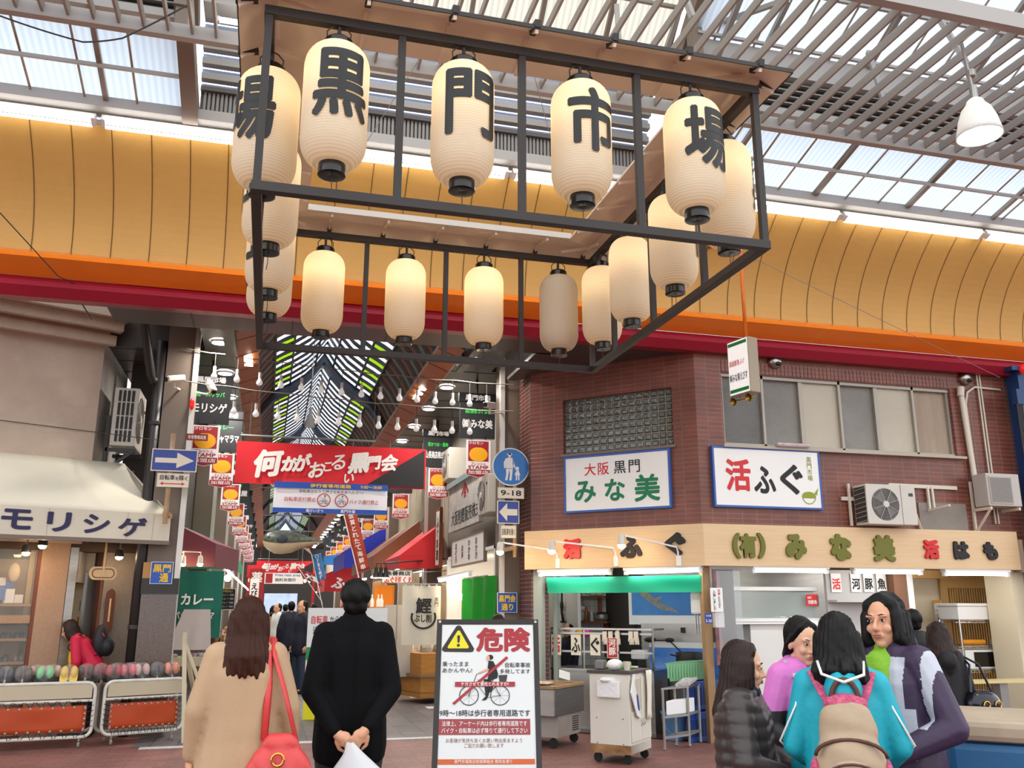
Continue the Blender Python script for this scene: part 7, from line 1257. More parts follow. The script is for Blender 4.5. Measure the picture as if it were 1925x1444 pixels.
# tilted flags on poles
def nobori(label, px0, py0, px1, py1, Y, w, m_, txt, tm='brushwhite', nm='tall_flag'):
    a, b = ony(px0, py0, Y), ony(px1, py1, Y); d = (b-a).normalized(); u = V((-d.z, 0, d.x)); u = -u if u.x < 0 else u; t = thing(nm, label, 'flag', b); L = (b-a).length
    MB().grid(lambda s, q: a+u*(w*s)+d*(L*q)+V((0, .01*sin(q*9), 0)), 4, 16).build('cloth', MATS[m_], t, smooth=True, solid=.004); m = MB(); vl = len(txt)
    for i, ch in enumerate(txt): letter(m, ch, a-V((0, .02, 0)), u, d, w/2, L*(i+.6)/(vl+.2), min(w*.62, L/vl*.8), bold=.02)
    m.build('lettering', MATS[tm], t); MB().tube([a-d*.05, b+d*(b.z/-d.z*.99)], .012, 6).build('pole', MATS['whiteplast'], t)
mtrans('flagred', '#b8432c', .2); mtrans('flagblue', '#3f86bd', .2); nobori('rust-red tilted flag with white brush writing on the right', 646, 966, 672, 1076, 18.5, .26, 'flagred', '金賞とれたて海鮮串'); nobori('sky blue tilted flag reading Oyster on the right', 586, 1044, 596, 1092, 30, .3, 'flagblue', 'Oyster')
p = ony(560, 1066, 33); t = thing('fan_flag', 'tilted red and black festival flag on the right', 'flag', p); u2 = V((.85, 0, -.35)).normalized(); MB().obox(p, u2*.75, V((.2, 0, -.4)), (0, .02, 0)).build('cloth', mat('festflag', '#b02a2a', .6, col2='#1d1a2a', nscale=7), t); m = MB(); letter(m, '大漁', p-V((0, .01, 0)), u2, V((.35, 0, -.85)).normalized(), .45, .22, .25, .5, bold=.04); m.build('lettering', MATS['brushwhite'], t)
tag(MB().tube([p, p+V((.9, 0, -1.2)), p+V((1.2, 0, -p.z))], .012, 5).build('flag_pole', MATS['whiteplast']), 'pole of the tilted festival flag', 'pole')
# the big pufferfish model
mat('fuguback', '#5d6350', .45, col2='#3a4038', nscale=9); mat('fugubelly', '#d6c09c', .45, noise=.12, nscale=4)
c = ony(548, 1022, 29); t = thing('pufferfish_model', 'large model pufferfish hanging across the arcade, dark back and cream belly', 'fish', c-UP*.4); n, k = 24, 22; prof = [(-.95, .04), (-.9, .17), (-.78, .27), (-.55, .35), (-.3, .36), (0, .32), (.3, .24), (.55, .16), (.75, .1), (.95, .07), (1.05, .05)]
vs = []; fs = []
for x, r in prof:
    for j in range(n): a = 2*pi*j/n; dz = -.1*max(0, -sin(a))*(1 if -.7 < x < .3 else .3); vs.append(c+V((x*.92, r*.8*cos(a), r*(.82 if sin(a) > 0 else 1.05)*sin(a)+.1+dz*.5)))
for i in range(len(prof)-1):
    for j in range(n): a = i*n+j; b = i*n+(j+1) % n; fs.append((a, b, b+n, a+n))
m = MB(); m.use(MATS['fuguback']); m.add(vs, fs); m.use(MATS['fugubelly']); m.m = [0 if (f[0] % n) < n/2+.5 and (f[0] % n) > .5 else 1 for f in m.f]; m.use(MATS['fugubelly']); m.build('body', None, t, smooth=True)
MB().prism([(0, .05), (.3, .2), (.26, 0), (.3, -.2), (0, -.05)], c+V((.95, 0, .1)), (1, 0, 0), UP, (0, .03, 0)).build('tail_fin', mat('finblue', '#2f3a44', .5), t); MB().ell(c+V((-.3, -.3, .12)), (.17, .03, .13)).build('side_fin', MATS['finblue'], t, smooth=True); MB().prism([(0, 0), (.3, -.22), (.2, -.02)], c+V((.35, 0, -.12)), (1, 0, 0), UP, (0, .03, 0)).build('belly_fin', MATS['fugubelly'], t)
for y in (-.22, .22): MB().ell(c+V((-.72, y, .22)), .035).build('eye', MATS['whiteplast'], t, smooth=True)
MB().tube([c+V((-.4, 0, .3)), V((c.x-.4, c.y, 5.23))], .008, 5).tube([c+V((.5, 0, .2)), V((c.x+.5, c.y, 5.23))], .008, 5).build('hanging_wire', MATS['wirepale'], t)
for k, Y in enumerate((29.0, 38, 46.03)): tag(MB().tube([(-.62, Y, 5.23), (2.44, Y, 5.23)], .03, 6).build('tie_rod', MATS['galv']), ['steel tie rod across the arcade holding the pufferfish', 'steel tie rod across the arcade between the pufferfish and the rest area sign', 'steel tie rod across the arcade holding the rest area sign'][k], 'rod', 'tie rods of the side arcade')

def hold(name, pts, r=.012, m='galv'):
    t = [o for o in COL.objects if o.name == name or (o.get('label') or '').startswith(name)][0]; mb = MB()
    for p, q in pts: mb.tube([p, q], r, 6)
    mb.build('support', MATS[m], t)
q = ony(500, 1077, 46.03); hold('wide white sign reading Free', [(V((q.x+.1, 46.03, q.z)), V((q.x+.1, 46.03, 5.23))), (V((q.x+1.7, 46.03, q.z)), V((q.x+1.7, 46.03, 5.23)))])
q = ony(740, 1080, 18.24); hold('white sign with black characters', [(V((q.x, 18.26, q.z)), V((3.72, 18.26, q.z+.1)))])
q = ony(420, 1140, 16.53); hold('small black chalk', [(V((q.x, 16.54, q.z)), V((q.x, 16.54, 0)))])
q = ony(480, 1130, 27.04); hold('maroon vertical sign', [(V((q.x, 27.08, q.z)), V((q.x, 27.08, 0)))])
q = ony(477, 1130, 26.04); hold('white vertical sign', [(V((q.x, 26.08, q.z)), V((q.x, 26.08, 0)))])
q = ony(757, 1101, 15.4); r_ = ony(827, 1101, 15.4); hold('beige hanging curtain', [(V((q.x-.08, 15.4, q.z+.03)), V((q.x-.08, 15.4, 0))), (V((r_.x, 15.4, q.z+.03)), V((3.35, 15.4, q.z+.03)))])
q = S(884, 1090, -.1); hold('bright green cloth', [(V((3.2, q.y+.5, q.z+.03)), V((3.2, q.y-1.2, q.z+.03))), (V((3.2, q.y, q.z+.03)), V((3.34, q.y, q.z+.06)))])
# ================================================================ people
def cap(mb, p, r0, q, r1, n=10):
    p, q = V(p), V(q); L = (q-p).length
    if L < 1e-5: return mb.ell(p, r0, n, 6)
    d = (q-p)/L; prof = []
    for i in range(4): a = pi/2*(1-i/3); prof.append((r0*cos(a), -r0*sin(a)))
    for i in range(4): a = pi/2*i/3; prof.append((r1*cos(a), L+r1*sin(a)))
    return mb.lathe(prof, p, d, n)
def chain(mb, pts, n=10):
    for (p, r), (q, s) in zip(pts, pts[1:]): cap(mb, p, r, q, s, n)
    return mb
def blob(mb, name, m, parent, M, vox=.01, sm=5, fn=None):
    """one continuous skin grown over the shapes in mb"""
    me = bpy.data.meshes.new('b'); me.from_pydata(mb.v, [], mb.f); o = bpy.data.objects.new('b', me); COL.objects.link(o)
    r = o.modifiers.new('r', 'REMESH'); r.mode = 'VOXEL'; r.voxel_size = vox; s = o.modifiers.new('s', 'SMOOTH'); s.factor = .5; s.iterations = sm
    me2 = bpy.data.meshes.new_from_object(o.evaluated_get(bpy.context.evaluated_depsgraph_get())); bpy.data.objects.remove(o); bpy.data.meshes.remove(me)
    if fn:
        ns = [v.normal.copy() for v in me2.vertices]
        for v, n in zip(me2.vertices, ns): v.co += n*fn(v.co)
    me2.transform(M); me2.polygons.foreach_set('use_smooth', [True]*len(me2.polygons))
    for q in (m if isinstance(m, list) else [m]): me2.materials.append(q)
    me2.name = name; o = bpy.data.objects.new(name, me2); COL.objects.link(o); adopt(o, parent); return o
def paint(o, M, fn):           # cloth panels of another colour: fn(local point) -> material slot
    I = M.inverted()
    for p in o.data.polygons: p.material_index = fn(I @ p.center)
def hand(mb, w, d, pn, s, curl=.5):
    """five fingers on a palm: wrist w, direction d, palm normal pn, s=+1 thumb on +side"""
    d = V(d).normalized(); pn = V(pn); pn = (pn-d*pn.dot(d)).normalized(); x = d.cross(pn)*s
    cap(mb, V(w), .026, V(w)+d*.04, .03); mb.ell(V(w)+d*.055, (.042, .042, .02), 10, 6, MX((x, d, pn)).transposed())
    for i, L in enumerate((.068, .078, .073, .056)):
        b = V(w)+d*.088+x*(.03-.02*i); e = (d*cos(curl)+pn*sin(curl)).normalized(); f = (d*cos(curl*2.2)+pn*sin(curl*2.2)).normalized(); chain(mb, [(b, .0095), (b+e*L*.5, .009), (b+e*L*.5+f*L*.5, .0075)], 8)
    b = V(w)+d*.03+x*.034; e = (d*.75+x*.55+pn*.25).normalized(); chain(mb, [(b, .013), (b+e*.04, .011), (b+e*.04+(d+pn*.4).normalized()*.032, .009)], 8)
def yawof(px, th): a = YAW+atan2(px-CXP, FPX); t = radians(th); d = V((-sin(a), -cos(a)))*cos(t)+V((-cos(a), sin(a)))*sin(t); return atan2(-d.x, d.y)
def person(label, px, H, top, th, name='person', hair=None, hairm='hairblack', skin='skin', head=(0, 0, 0), arms=None, top_m='black', top_len=.78, bot_m='black', skirt=None, lean=0, vox=.009, face=True, top_r=1.0, fn=None, shoes='black', collar=None, group=None, sc=None, hips=None, hood=None, vox2=.012, body_r=1.0, loc=None, sw=.86):
    """H distance, top: height of the crown; th: turn (0 faces the camera, 90 its left of the photo, 180 away)"""
    p = hd(px, 1139, H) if loc is None else V(loc); s = top/1.70; t = thing('person', label, 'person', (p.x, p.y, 0), group); M = MX.Translation((p.x, p.y, 0)) @ MX.Rotation(yawof(px, th), 4, 'Z') @ MX.Scale(s, 4)
    LM = MX.Translation((0, 0, .93)) @ MX.Rotation(-lean, 4, 'X') @ MX.Translation((0, 0, -.93)); L = lambda *q: (LM @ V(q)); k = body_r
    NB = L(0, -.01, 1.44); HC = L(0, .015, 1.575); HR = MX.Rotation(head[2], 3, 'Z') @ MX.Rotation(-head[0], 3, 'X') @ MX.Rotation(head[1], 3, 'Y'); HR = (MX.Rotation(-lean*.5, 3, 'X') @ HR); h = lambda *q: HC + HR @ V(q)
    arms = arms or {}; A = {}
    for sd in (-1, 1):
        e, w, d, pn = arms.get(sd, ((sd*.25, -.03, 1.12), (sd*.25, .04, .87), (0, .1, -1), (-sd, 0, 0))); A[sd] = (L(sd*.17*sw, -.01, 1.395), L(e[0]*(.5+.5*sw), e[1], e[2]), L(*w), d, pn)
    b = MB(); b.ell(h(0, -.012, .03), (.076, .094, .1), 16, 12, HR); b.ell(h(0, .022, -.045), (.058, .066, .08), 14, 10, HR); b.ell(h(0, .06, -.1), (.026, .024, .02), 10, 8, HR)
    if face:
        cap(b, h(0, .088, .008), .008, h(0, .108, -.03), .0135); b.ell(h(0, .094, -.036), (.02, .012, .009), 10, 6, HR); b.ell(h(0, .082, -.064), (.026, .014, .012), 10, 6, HR)
        for sd in (-1, 1): b.ell(h(sd*.036, .066, -.03), (.026, .02, .024), 10, 8, HR); b.ell(h(sd*.032, .079, .027), (.026, .012, .009), 10, 6, HR)
    for sd in (-1, 1): b.ell(h(sd*.076, -.008, -.012), (.011, .02, .031), 8, 6, HR)
    cap(b, h(0, -.02, -.06), .053, NB, .06); chain(b, [(NB, .06), (L(0, -.01, 1.32), .09*k), (L(0, -.01, 1.1), .08*k), (L(0, 0, .95), .12*k)])
    for sd in (-1, 1):
        sh, e, w, d, pn = A[sd]; chain(b, [(L(0, -.01, 1.36), .08*k), (sh, .05), (e, .038), (w, .026)]); hand(b, w, LM.to_3x3() @ V(d), LM.to_3x3() @ V(pn), sd, .55); q = (hips or {}).get(sd, ((sd*.1, .01, .5), (sd*.1, -.01, .08))); chain(b, [(V((sd*.085, 0, .92)), .075), (V(q[0]), .05), (V(q[1]), .035), (V(q[1])+V((0, .12, -.045)), .03)])
    blob(b, 'body', MATS[skin], t, M, vox, 3)
    if face:
        m = MB()
        for sd in (-1, 1): m.ell(h(sd*.032, .082, .006), (.0145, .008, .0062), 10, 6, HR)
        o = m.build('eyes', mat('eyewhite', '#d9d2ca', .3), t); o.data.transform(M); m = MB()
        for sd in (-1, 1): m.ell(h(sd*.032, .0885, .005), (.0062, .004, .0056), 10, 6, HR); m.tube([h(sd*.017, .086, .008), h(sd*.032, .0905, .012), h(sd*.047, .083, .007)], .0014, 5); m.tube([h(sd*.014, .0905, .029), h(sd*.032, .0905, .034), h(sd*.05, .079, .03)], [.0015, .0026, .001], 5)
        o = m.build('eye_lines', MATS['hairblack'], t); o.data.transform(M); m = MB().ell(h(0, .0945, -.06), (.023, .007, .0055), 12, 6, HR).ell(h(0, .0935, -.0685), (.018, .007, .006), 12, 6, HR); o = m.build('lips', mat('lips', '#b06a62', .4), t, smooth=True); o.data.transform(M)
    # trousers or skirt, shoes
    if bot_m:
        m = MB()
        for sd in (-1, 1): q = (hips or {}).get(sd, ((sd*.1, .01, .5), (sd*.1, -.01, .08))); chain(m, [(V((sd*.08, 0, .93)), .1*k), (V((sd*.09, 0, .78)), .098*k), (V(q[0]), .068), (V(q[1])+V((0, 0, .02)), .062)])
        blob(m, 'trousers', MATS[bot_m], t, M, .014, 4); m = MB()
        for sd in (-1, 1): q = (hips or {}).get(sd, ((sd*.1, .01, .5), (sd*.1, -.01, .08))); cap(m, V(q[1])+V((0, -.03, -.035)), .043, V(q[1])+V((0, .15, -.045)), .036); 
        o = blob(m, 'shoes', MATS[shoes], t, M, .012, 3)
    # jacket
    m = MB(); r = top_r*k; z = top_len
    tor = [(L(0, -.01, 1.41), .085*r), (L(0, -.01, 1.3), .125*r), (L(0, -.01, 1.1), .125*r), (L(0, 0, .95), .14*r)]
    for sx in (-.075*sw, .075*sw): chain(m, [(p_+V((sx*(.9 if i else .8), 0, 0)), q_*.98) for i, (p_, q_) in enumerate(tor)] + ([(V((sx*1.1, 0, z)), (.13+.06*(skirt or 0))*r)]))
    for sd in (-1, 1): sh, e, w, d, pn = A[sd]; chain(m, [(L(0, -.01, 1.37), .09*r), (sh, .072*r), (e, .06*r), (w-(w-e).normalized()*.02, .043*r)])
    if collar: chain(m, [(L(0, -.012, 1.43), .08), (h(0, -.022, -.085), .068)])
    if hood: chain(m, [(L(0, -.09, 1.43), .08), (L(0, -.135, 1.37), .09), (L(0, -.125, 1.3), .055)]); chain(m, [(L(-.1, -.03, 1.44), .05), (L(0, -.12, 1.42), .06), (L(.1, -.03, 1.44), .05)])
    J = blob(m, 'jacket', MATS[top_m] if isinstance(top_m, str) else [MATS[q] for q in top_m], t, M, vox2, 5, fn)
    # hair
    if hair:
        hm = MB(); kind, ln = hair; hm.ell(h(0, -.03, .05), (.086, .1, .098), 20, 14, HR); hm.ell(h(0, -.04, .0), (.085, .08, .1), 16, 12, HR); g = lambda x, y, z: HC + HR @ V((x, y, z)); dn_ = V((0, 0, -1))
        if kind == 'short': hm = MB(); hm.ell(h(0, -.03, .036), (.083, .09, .092), 16, 12, HR); hm.ell(h(0, -.045, -.02), (.07, .062, .07), 12, 8, HR)
        else:
            wv = .018 if kind == 'wavy' else .004
            for i in range(15):
                a = pi*(-.14+1.28*i/14); x, y = .082*cos(a), -.092*sin(a)-.01; base = g(x, y, .03); mid = g(x*1.08, y*1.05, -.08); end = V((base.x*1.05+.02*cos(a), HC.y-.125-.03*sin(a), mid.z-ln*(.97+.06*sin(i*2.7)))); chain(hm, [(base, .03), (mid, .031), (mid.lerp(end, .5)+V((wv*sin(i*3.1), wv*cos(i*2.3)-.025, 0)), .027), (end, .014)], 8)
            if kind == 'pony': hm = MB(); hm.ell(h(0, -.03, .05), (.085, .1, .097), 20, 14, HR); hm.ell(h(0, -.045, .0), (.08, .075, .09), 16, 12, HR); chain(hm, [(h(0, -.1, -.03), .045), (h(.0, -.13, -.09), .04), (h(0, -.12, -.16), .018)])
            for sd in (-1, 1): chain(hm, [(h(sd*.006, .03, .118), .02), (h(sd*.05, .038, .092), .02), (h(sd*.074, .016, .04), .019), (h(sd*.078, -.03, -.02), .016)], 8)
            if kind == 'parted':
                for sd in (-1, 1):
                    for j in range(2): chain(hm, [(g(sd*.008, .03, .12), .02), (g(sd*(.06+.01*j), .04-.012*j, .085), .02), (g(sd*(.083+.003*j), .026-.015*j, .0), .016), (g(sd*.085, .015-.015*j, -.1), .015), (V((g(sd*.09, 0, 0).x, g(0, .02-.02*j, 0).y, HC.z-.1-ln*.85)), .012)], 8)
        rp = .0035; blob(hm, 'hair', MATS[hairm], t, M, .008 if vox < .012 else .014, 3, lambda c: (1 if c.y < HC.y-.02 or c.z < HC.z-.05 else .15)*(rp*sin(atan2(c.x-HC.x, c.y-HC.y)*34+c.z*6)+.0015*sin(c.z*60+c.x*90)))
    return t, M, L, h, J
def quilt(c): return .009*abs(sin(c.z*46+.5*sin(c.x*14)))-.004+.002*sin(c.x*60)
mat('suitblack', '#0a0a0c', .85, spec=.15, bump=.15, bscale=300); mat('coatbeige', '#bd9d7b', .8, noise=.08, nscale=3, bump=.2, bscale=200); mat('trouserdark', '#18181b', .7); mat('puffer', '#3a3230', .4, noise=.15, nscale=9); mat('turquoise', '#0aa3b5', .6, bump=.25, bscale=18); mat('pinkjacket', '#d877c4', .6, bump=.2, bscale=20); mat('greyblack', '#25262a', .6, bump=.2, bscale=20); mat('plum', '#33203f', .55, bump=.25, bscale=16); mat('palegrey', '#b9bcc6', .55, bump=.2, bscale=16); mat('limegreen', '#7fb527', .7, bump=.3, bscale=60); mat('hoodie', '#151518', .75, bump=.3, bscale=20); mat('redjacket', '#c40f3c', .65, bump=.3, bscale=14); mat('yellowcloth', '#e8c413', .7, bump=.2, bscale=12); mat('jeans', '#2b3950', .8); mat('shirtwhite', '#dcdcda', .7); mat('navycoat', '#1d1f33', .8); mat('skindark', '#b98062', .5)
# --- man in black, seen from behind, hands clasped behind his back
t, M, L, h, J = person('tall man in a black suit seen from behind, hands clasped behind his back', 668, 5.35, 1.757, 180, hair=('short', 0), top_m='suitblack', top_len=.80, bot_m='trouserdark', face=True, collar=True, top_r=1.0, body_r=1.0,
    sw=.9, arms={-1: ((-.225, -.1, 1.1), (-.075, -.2, .9), (.75, -.12, -.5), (0, 1, .2)), 1: ((.225, -.1, 1.1), (.085, -.235, .925), (-.62, -.05, -.72), (0, 1, .2))}, vox=.0055)
P = lambda *q: M @ V(q)
bagc = P(.0, -.26, .86); bt = thing('plastic_bag', 'white carrier bag hanging from the hands of the man in black', 'bag', (bagc.x, bagc.y, bagc.z-.42)); mtrans('bagfilm', '#eef0f2', .35, .3); m = MB(); nn_ = 20; vs = []
for j, (z, rx, ry) in enumerate(((.0, .02, .02), (-.05, .05, .03), (-.14, .13, .06), (-.28, .19, .09), (-.4, .18, .09), (-.44, .1, .05))):
    for i in range(nn_): a = 2*pi*i/nn_; w_ = 1+.1*sin(5*a+j); vs.append(bagc+V((cos(YAW), -sin(YAW), 0))*(rx*cos(a)*w_+.06*j/3)+V((sin(YAW), cos(YAW), 0))*(ry*sin(a)*w_)+UP*z)
m.add(vs, [(j*nn_+i, j*nn_+(i+1) % nn_, (j+1)*nn_+(i+1) % nn_, (j+1)*nn_+i) for j in range(5) for i in range(nn_)]+[tuple(range(5*nn_, 6*nn_))]); m.build('bag', MATS['bagfilm'], bt, smooth=True)
# --- woman in a beige coat with a red shoulder bag
t, M, L, h, J = person('woman in a long beige coat seen from behind, shoulder-length brown hair', 470, 4.95, 1.633, 180, hair=('long', .2), hairm='hairbrown2', top_m='coatbeige', top_len=.5, skirt=.9, bot_m='trouserdark', top_r=1.14, collar=True, vox=.008, arms={1: ((.26, -.02, 1.12), (.27, .05, .87), (0, .1, -1), (-1, 0, 0))})
P = lambda *q: M @ V(q); bc = P(.2, -.2, .87); mat('redleather', '#d2413f', .4, bump=.15, bscale=30); bt = thing('shoulder_bag', 'coral red leather shoulder bag hanging behind the woman in beige', 'bag', (bc.x, bc.y, bc.z-.2)); X_ = V((cos(.1), -sin(.1), 0)); Y_ = V((sin(.1), cos(.1), 0)); m = MB(); R3 = MX((X_, Y_, UP)).transposed(); m.ell(bc-UP*.06, (.17, .075, .15), 18, 12, R3); m.ell(bc-UP*.13, (.19, .08, .1), 18, 12, R3); m.ell(bc+UP*.08, (.1, .05, .06), 14, 8, R3); me_ = blob(m, 'body', MATS['redleather'], bt, MX.Identity(4), .012, 4, lambda c: .004*sin(c.x*60+c.z*30))
m = MB(); a, b = bc+X_*.08+UP*.1, bc-X_*.08+UP*.1; s0 = P(.14, -.02, 1.49); m.tube([a, a.lerp(s0, .5)-Y_*.03, P(.15, -.1, 1.4), s0, P(.14, .1, 1.38)], .012, 6, sq=(1.6, .6)); m.tube([b, b.lerp(s0, .5)-Y_*.02, P(.12, -.1, 1.4), P(.11, -.02, 1.49), P(.12, .1, 1.38)], .012, 6, sq=(1.6, .6)); m.build('strap', MATS['redleather'], bt, smooth=True); m = MB(); m.loop([bc-Y_*.085+X_*(.03*cos(q))+UP*(.03*sin(q)+.02) for q in [2*pi*i/12 for i in range(12)]], .006, 5); m.tube([bc-Y_*.09+UP*-.02, bc-Y_*.1-UP*.15+X_*.03], .006, 5); m.build('ring_charm', mat('goldring', '#c79a4a', .25, metal=1), bt)
# --- four women talking
TQ = person('woman in a turquoise hooded jacket seen from behind, wavy black hair, wearing a backpack', 1568, 4.0, 1.557, 176, hair=('wavy', .09), top_m='turquoise', top_len=.78, bot_m='jeans', top_r=.98, hood=True, vox=.008, head=(.12, 0, 0), arms={1: ((.25, .0, 1.13), (.16, .24, .98), (-.6, .7, .1), (0, 0, -1)), -1: ((-.24, .0, 1.12), (-.13, .24, 1.0), (.6, .7, .1), (0, 0, -1))})
PG = person('woman in plum and grey jacket and lime turtleneck, long dark hair, facing left', 1664, 4.3, 1.65, 38, hair=('parted', .2), hairm='hairblack', skin='skin', top_m=['plum', 'palegrey'], top_len=.8, bot_m='greyblack', top_r=1.14, head=(-.02, .05, .22), vox=.006, vox2=.008, arms={1: ((.27, .02, 1.1), (.14, .24, 1.0), (-.8, .5, .0), (0, 0, -1)), -1: ((-.3, -.02, 1.12), (-.14, .24, 1.0), (.8, .5, 0), (0, 0, -1))})
paint(PG[4], PG[1], lambda c: 1 if (abs(c.x) < .13 and abs(c.x) > .06 and c.y > .06 and 1.2 < c.z < 1.42) or (.2 < abs(c.x) < .245 and c.z < 1.45 and c.z > 1.12) or (c.y > .02 and .98 < c.z < 1.2 and .1 < abs(c.x) < .17) else 0)
t, M, L, h, J = PG; m = MB().ell(L(0, .1, 1.28), (.085, .06, .17), 14, 10); chain(m, [(L(0, .035, 1.2), .1), (L(0, .03, 1.38), .092), (L(0, .01, 1.45), .07), (h(0, -.012, -.1), .066)]); blob(m, 'turtleneck', MATS['limegreen'], t, M, .009, 3, lambda c: .002*sin(c.z*220) if c.z > 1.46 else 0)
PK = person('woman in a pink and black jacket, hair tied back, facing right behind the turquoise one', 1500, 4.75, 1.532, -40, hair=('pony', .1), skin='skinpale', top_m=['pinkjacket', 'greyblack'], top_len=.8, bot_m='jeans', head=(.16, 0, -.1), top_r=1.1, hood=True, vox=.006, vox2=.008, arms={1: ((.28, .0, 1.12), (.15, .2, 1.0), (-.6, .6, .1), (0, 0, -1)), -1: ((-.28, .0, 1.12), (-.15, .2, 1.0), (.6, .6, .1), (0, 0, -1))})
paint(PK[4], PK[1], lambda c: 0 if c.z > 1.22 else 1); m = MB(); m.tube([PK[2](.1, .1, 1.2), PK[2](.11, .12, 1.35), PK[2](.11, .0, 1.475), PK[2](.1, -.13, 1.3)], .022, 6, sq=(1, .4)); o = m.build('grey_strap', MATS['palegrey'], PK[0], smooth=True); o.data.transform(PK[1])
PB = person('woman in dark brown quilted jacket, long brown hair, facing right, left of the group', 1388, 4.3, 1.43, -80, hair=('long', .33), hairm='hairbrown', skin='skinpale', top_m='puffer', top_len=.78, bot_m='jeans', top_r=1.22, fn=quilt, head=(.1, 0, .1), collar=True, vox=.008, arms={1: ((.28, .04, 1.12), (.13, .26, 1.04), (-.5, .8, .2), (0, 0, -1)), -1: ((-.28, .04, 1.12), (-.1, .27, 1.04), (.5, .8, .2), (0, 0, -1))})
# backpack on the turquoise jacket
t, M, L, h, J = TQ; M0 = M; M = M @ MX.Translation((0, .02, .09)); P = lambda *q: M @ V(q); mat('packtan', '#b09a7f', .7, bump=.2, bscale=25, noise=.08, nscale=8); mat('packpink', '#a8305f', .7, col2='#c8637c', nscale=70); mat('packbrown', '#4f2f22', .5); mat('packprint', '#ece5df', .7, col2='#c0607a', nscale=22); bk = thing('backpack', 'tan backpack with pink patterned strap and white buckles on the turquoise jacket', 'backpack', P(0, -.28, .8))
def local(o): o.data.transform(M); return o
m = MB(); m.ell((0, -.24, 1.13), (.125, .08, .14), 16, 10); m.ell((0, -.26, .95), (.155, .11, .22), 18, 12); m.ell((0, -.27, .84), (.165, .12, .14), 16, 10); blob(m, 'main_bag', MATS['packtan'], bk, M, .01, 4, lambda c: .003*sin(c.z*50+c.x*20))
m = MB(); m.ell((0, -.33, .89), (.12, .075, .15), 16, 10); blob(m, 'front_pocket', MATS['packtan'], bk, M, .01, 3)
m = MB(); m.ell((0, -.372, .83), (.095, .045, .075), 14, 8); blob(m, 'printed_panel', MATS['packprint'], bk, M, .01, 3)
m = MB()
for sd in (-1, 1): m.ell((sd*.15, -.27, .88), (.03, .1, .14), 10, 8)
blob(m, 'side_panels', MATS['packpink'], bk, M, .01, 3)
m = MB(); m.ell((0, -.225, 1.235), (.1, .06, .05), 12, 8); blob(m, 'top_yoke', MATS['packpink'], bk, M, .01, 3)
m = MB(); m.tube([(.145*cos(a), -.315-.02*sin(a), 1.03+.07*sin(a)) for a in [pi*i/12 for i in range(13)]], .008, 6); m.tube([(.115*cos(a), -.385-.01*sin(a), .94+.07*sin(a)) for a in [pi*i/12 for i in range(13)]], .006, 6); local(m.build('zip', MATS['packbrown'], bk, smooth=True))
m = MB(); m.tube([(.06*cos(a), -.24, 1.24+.1*sin(a)) for a in [pi*i/10 for i in range(11)]], .012, 6, sq=(1, .5)); local(m.build('handle', MATS['packbrown'], bk, smooth=True))
for sd in (-1, 1): m = MB(); m.tube([(sd*.05, -.21, 1.22), (sd*.085, -.17, 1.28), (sd*.115, -.09, 1.355), (sd*.12, .03, 1.35), (sd*.12, .12, 1.2)], .03, 8, sq=(1.25, .35)); local(m.build('shoulder_strap', MATS['packpink'], bk, smooth=True))
m = MB(); m.bar((0, -.41, .98), (0, -.412, .93), .03, .01); m.bar((-.08, -.4, .955), (-.02, -.408, .93), .02, .008); m.bar((.08, -.4, .955), (.02, -.408, .93), .02, .008); local(m.build('leather_tabs', MATS['packbrown'], bk)); m = MB(); m.loop([(.025*cos(a), -.418, .915+.022*sin(a)) for a in [2*pi*i/10 for i in range(10)]], .005, 5); m.tube([(-.045, -.405, .92), (-.055, -.412, .86)], .008, 6)
for sd in (-1, 1): m.loop([(sd*.17+.028*cos(a), -.36, .8+.028*sin(a)) for a in [2*pi*i/4+.78 for i in range(4)]], .007, 5)
local(m.build('buckles', MATS['whiteplast'], bk))
M = M0; m = MB()
for sd in (-1, 1): m.tube([(sd*.165, -.0, 1.455), (sd*.21, -.06, 1.3), (sd*.29, -.04, 1.14), (sd*.24, .13, 1.06)], .005, 5); m.tube([(sd*.1, -.1, 1.5), (sd*.09, -.19, 1.45), (0, -.235, 1.42)], .007, 5)
local(m.build('white_piping', MATS['white'], t, smooth=True))
# floral rucksack on the plum jacket, its strap, a pink bottle
def floral(name):
    m, N, Lk, b = matx(name); tc = N.new('ShaderNodeTexCoord'); v = N.new('ShaderNodeTexVoronoi'); v.inputs['Scale'].default_value = 55; Lk.new(tc.outputs['Object'], v.inputs[0]); sp = N.new('ShaderNodeSeparateColor'); Lk.new(v.outputs['Color'], sp.inputs[0]); r = N.new('ShaderNodeValToRGB'); r.color_ramp.interpolation = 'CONSTANT'; e = r.color_ramp.elements
    e[0].position = 0; e[0].color = srgb('#2a2a3a'); e[1].position = .3; e[1].color = srgb('#5a60c0')
    for p_, c_ in ((.5, '#c9c2a8'), (.65, '#8f95d8'), (.8, '#b9b23f'), (.9, '#e6dfd5')): q = e.new(p_); q.color = srgb(c_)
    Lk.new(sp.outputs[0], r.inputs[0]); Lk.new(r.outputs[0], b.inputs['Base Color']); return m
floral('floral'); t, M, L, h, J = PG; P = lambda *q: M @ V(q)
bk = thing('floral_rucksack', 'blue and yellow floral rucksack on the back of the plum jacket', 'rucksack', P(.1, -.3, .7)); m = MB(); m.ell((.12, -.26, 1.0), (.16, .1, .25), 16, 12); m.ell((.14, -.27, .84), (.17, .11, .2), 16, 12); blob(m, 'bag', MATS['floral'], bk, M, .012, 3)
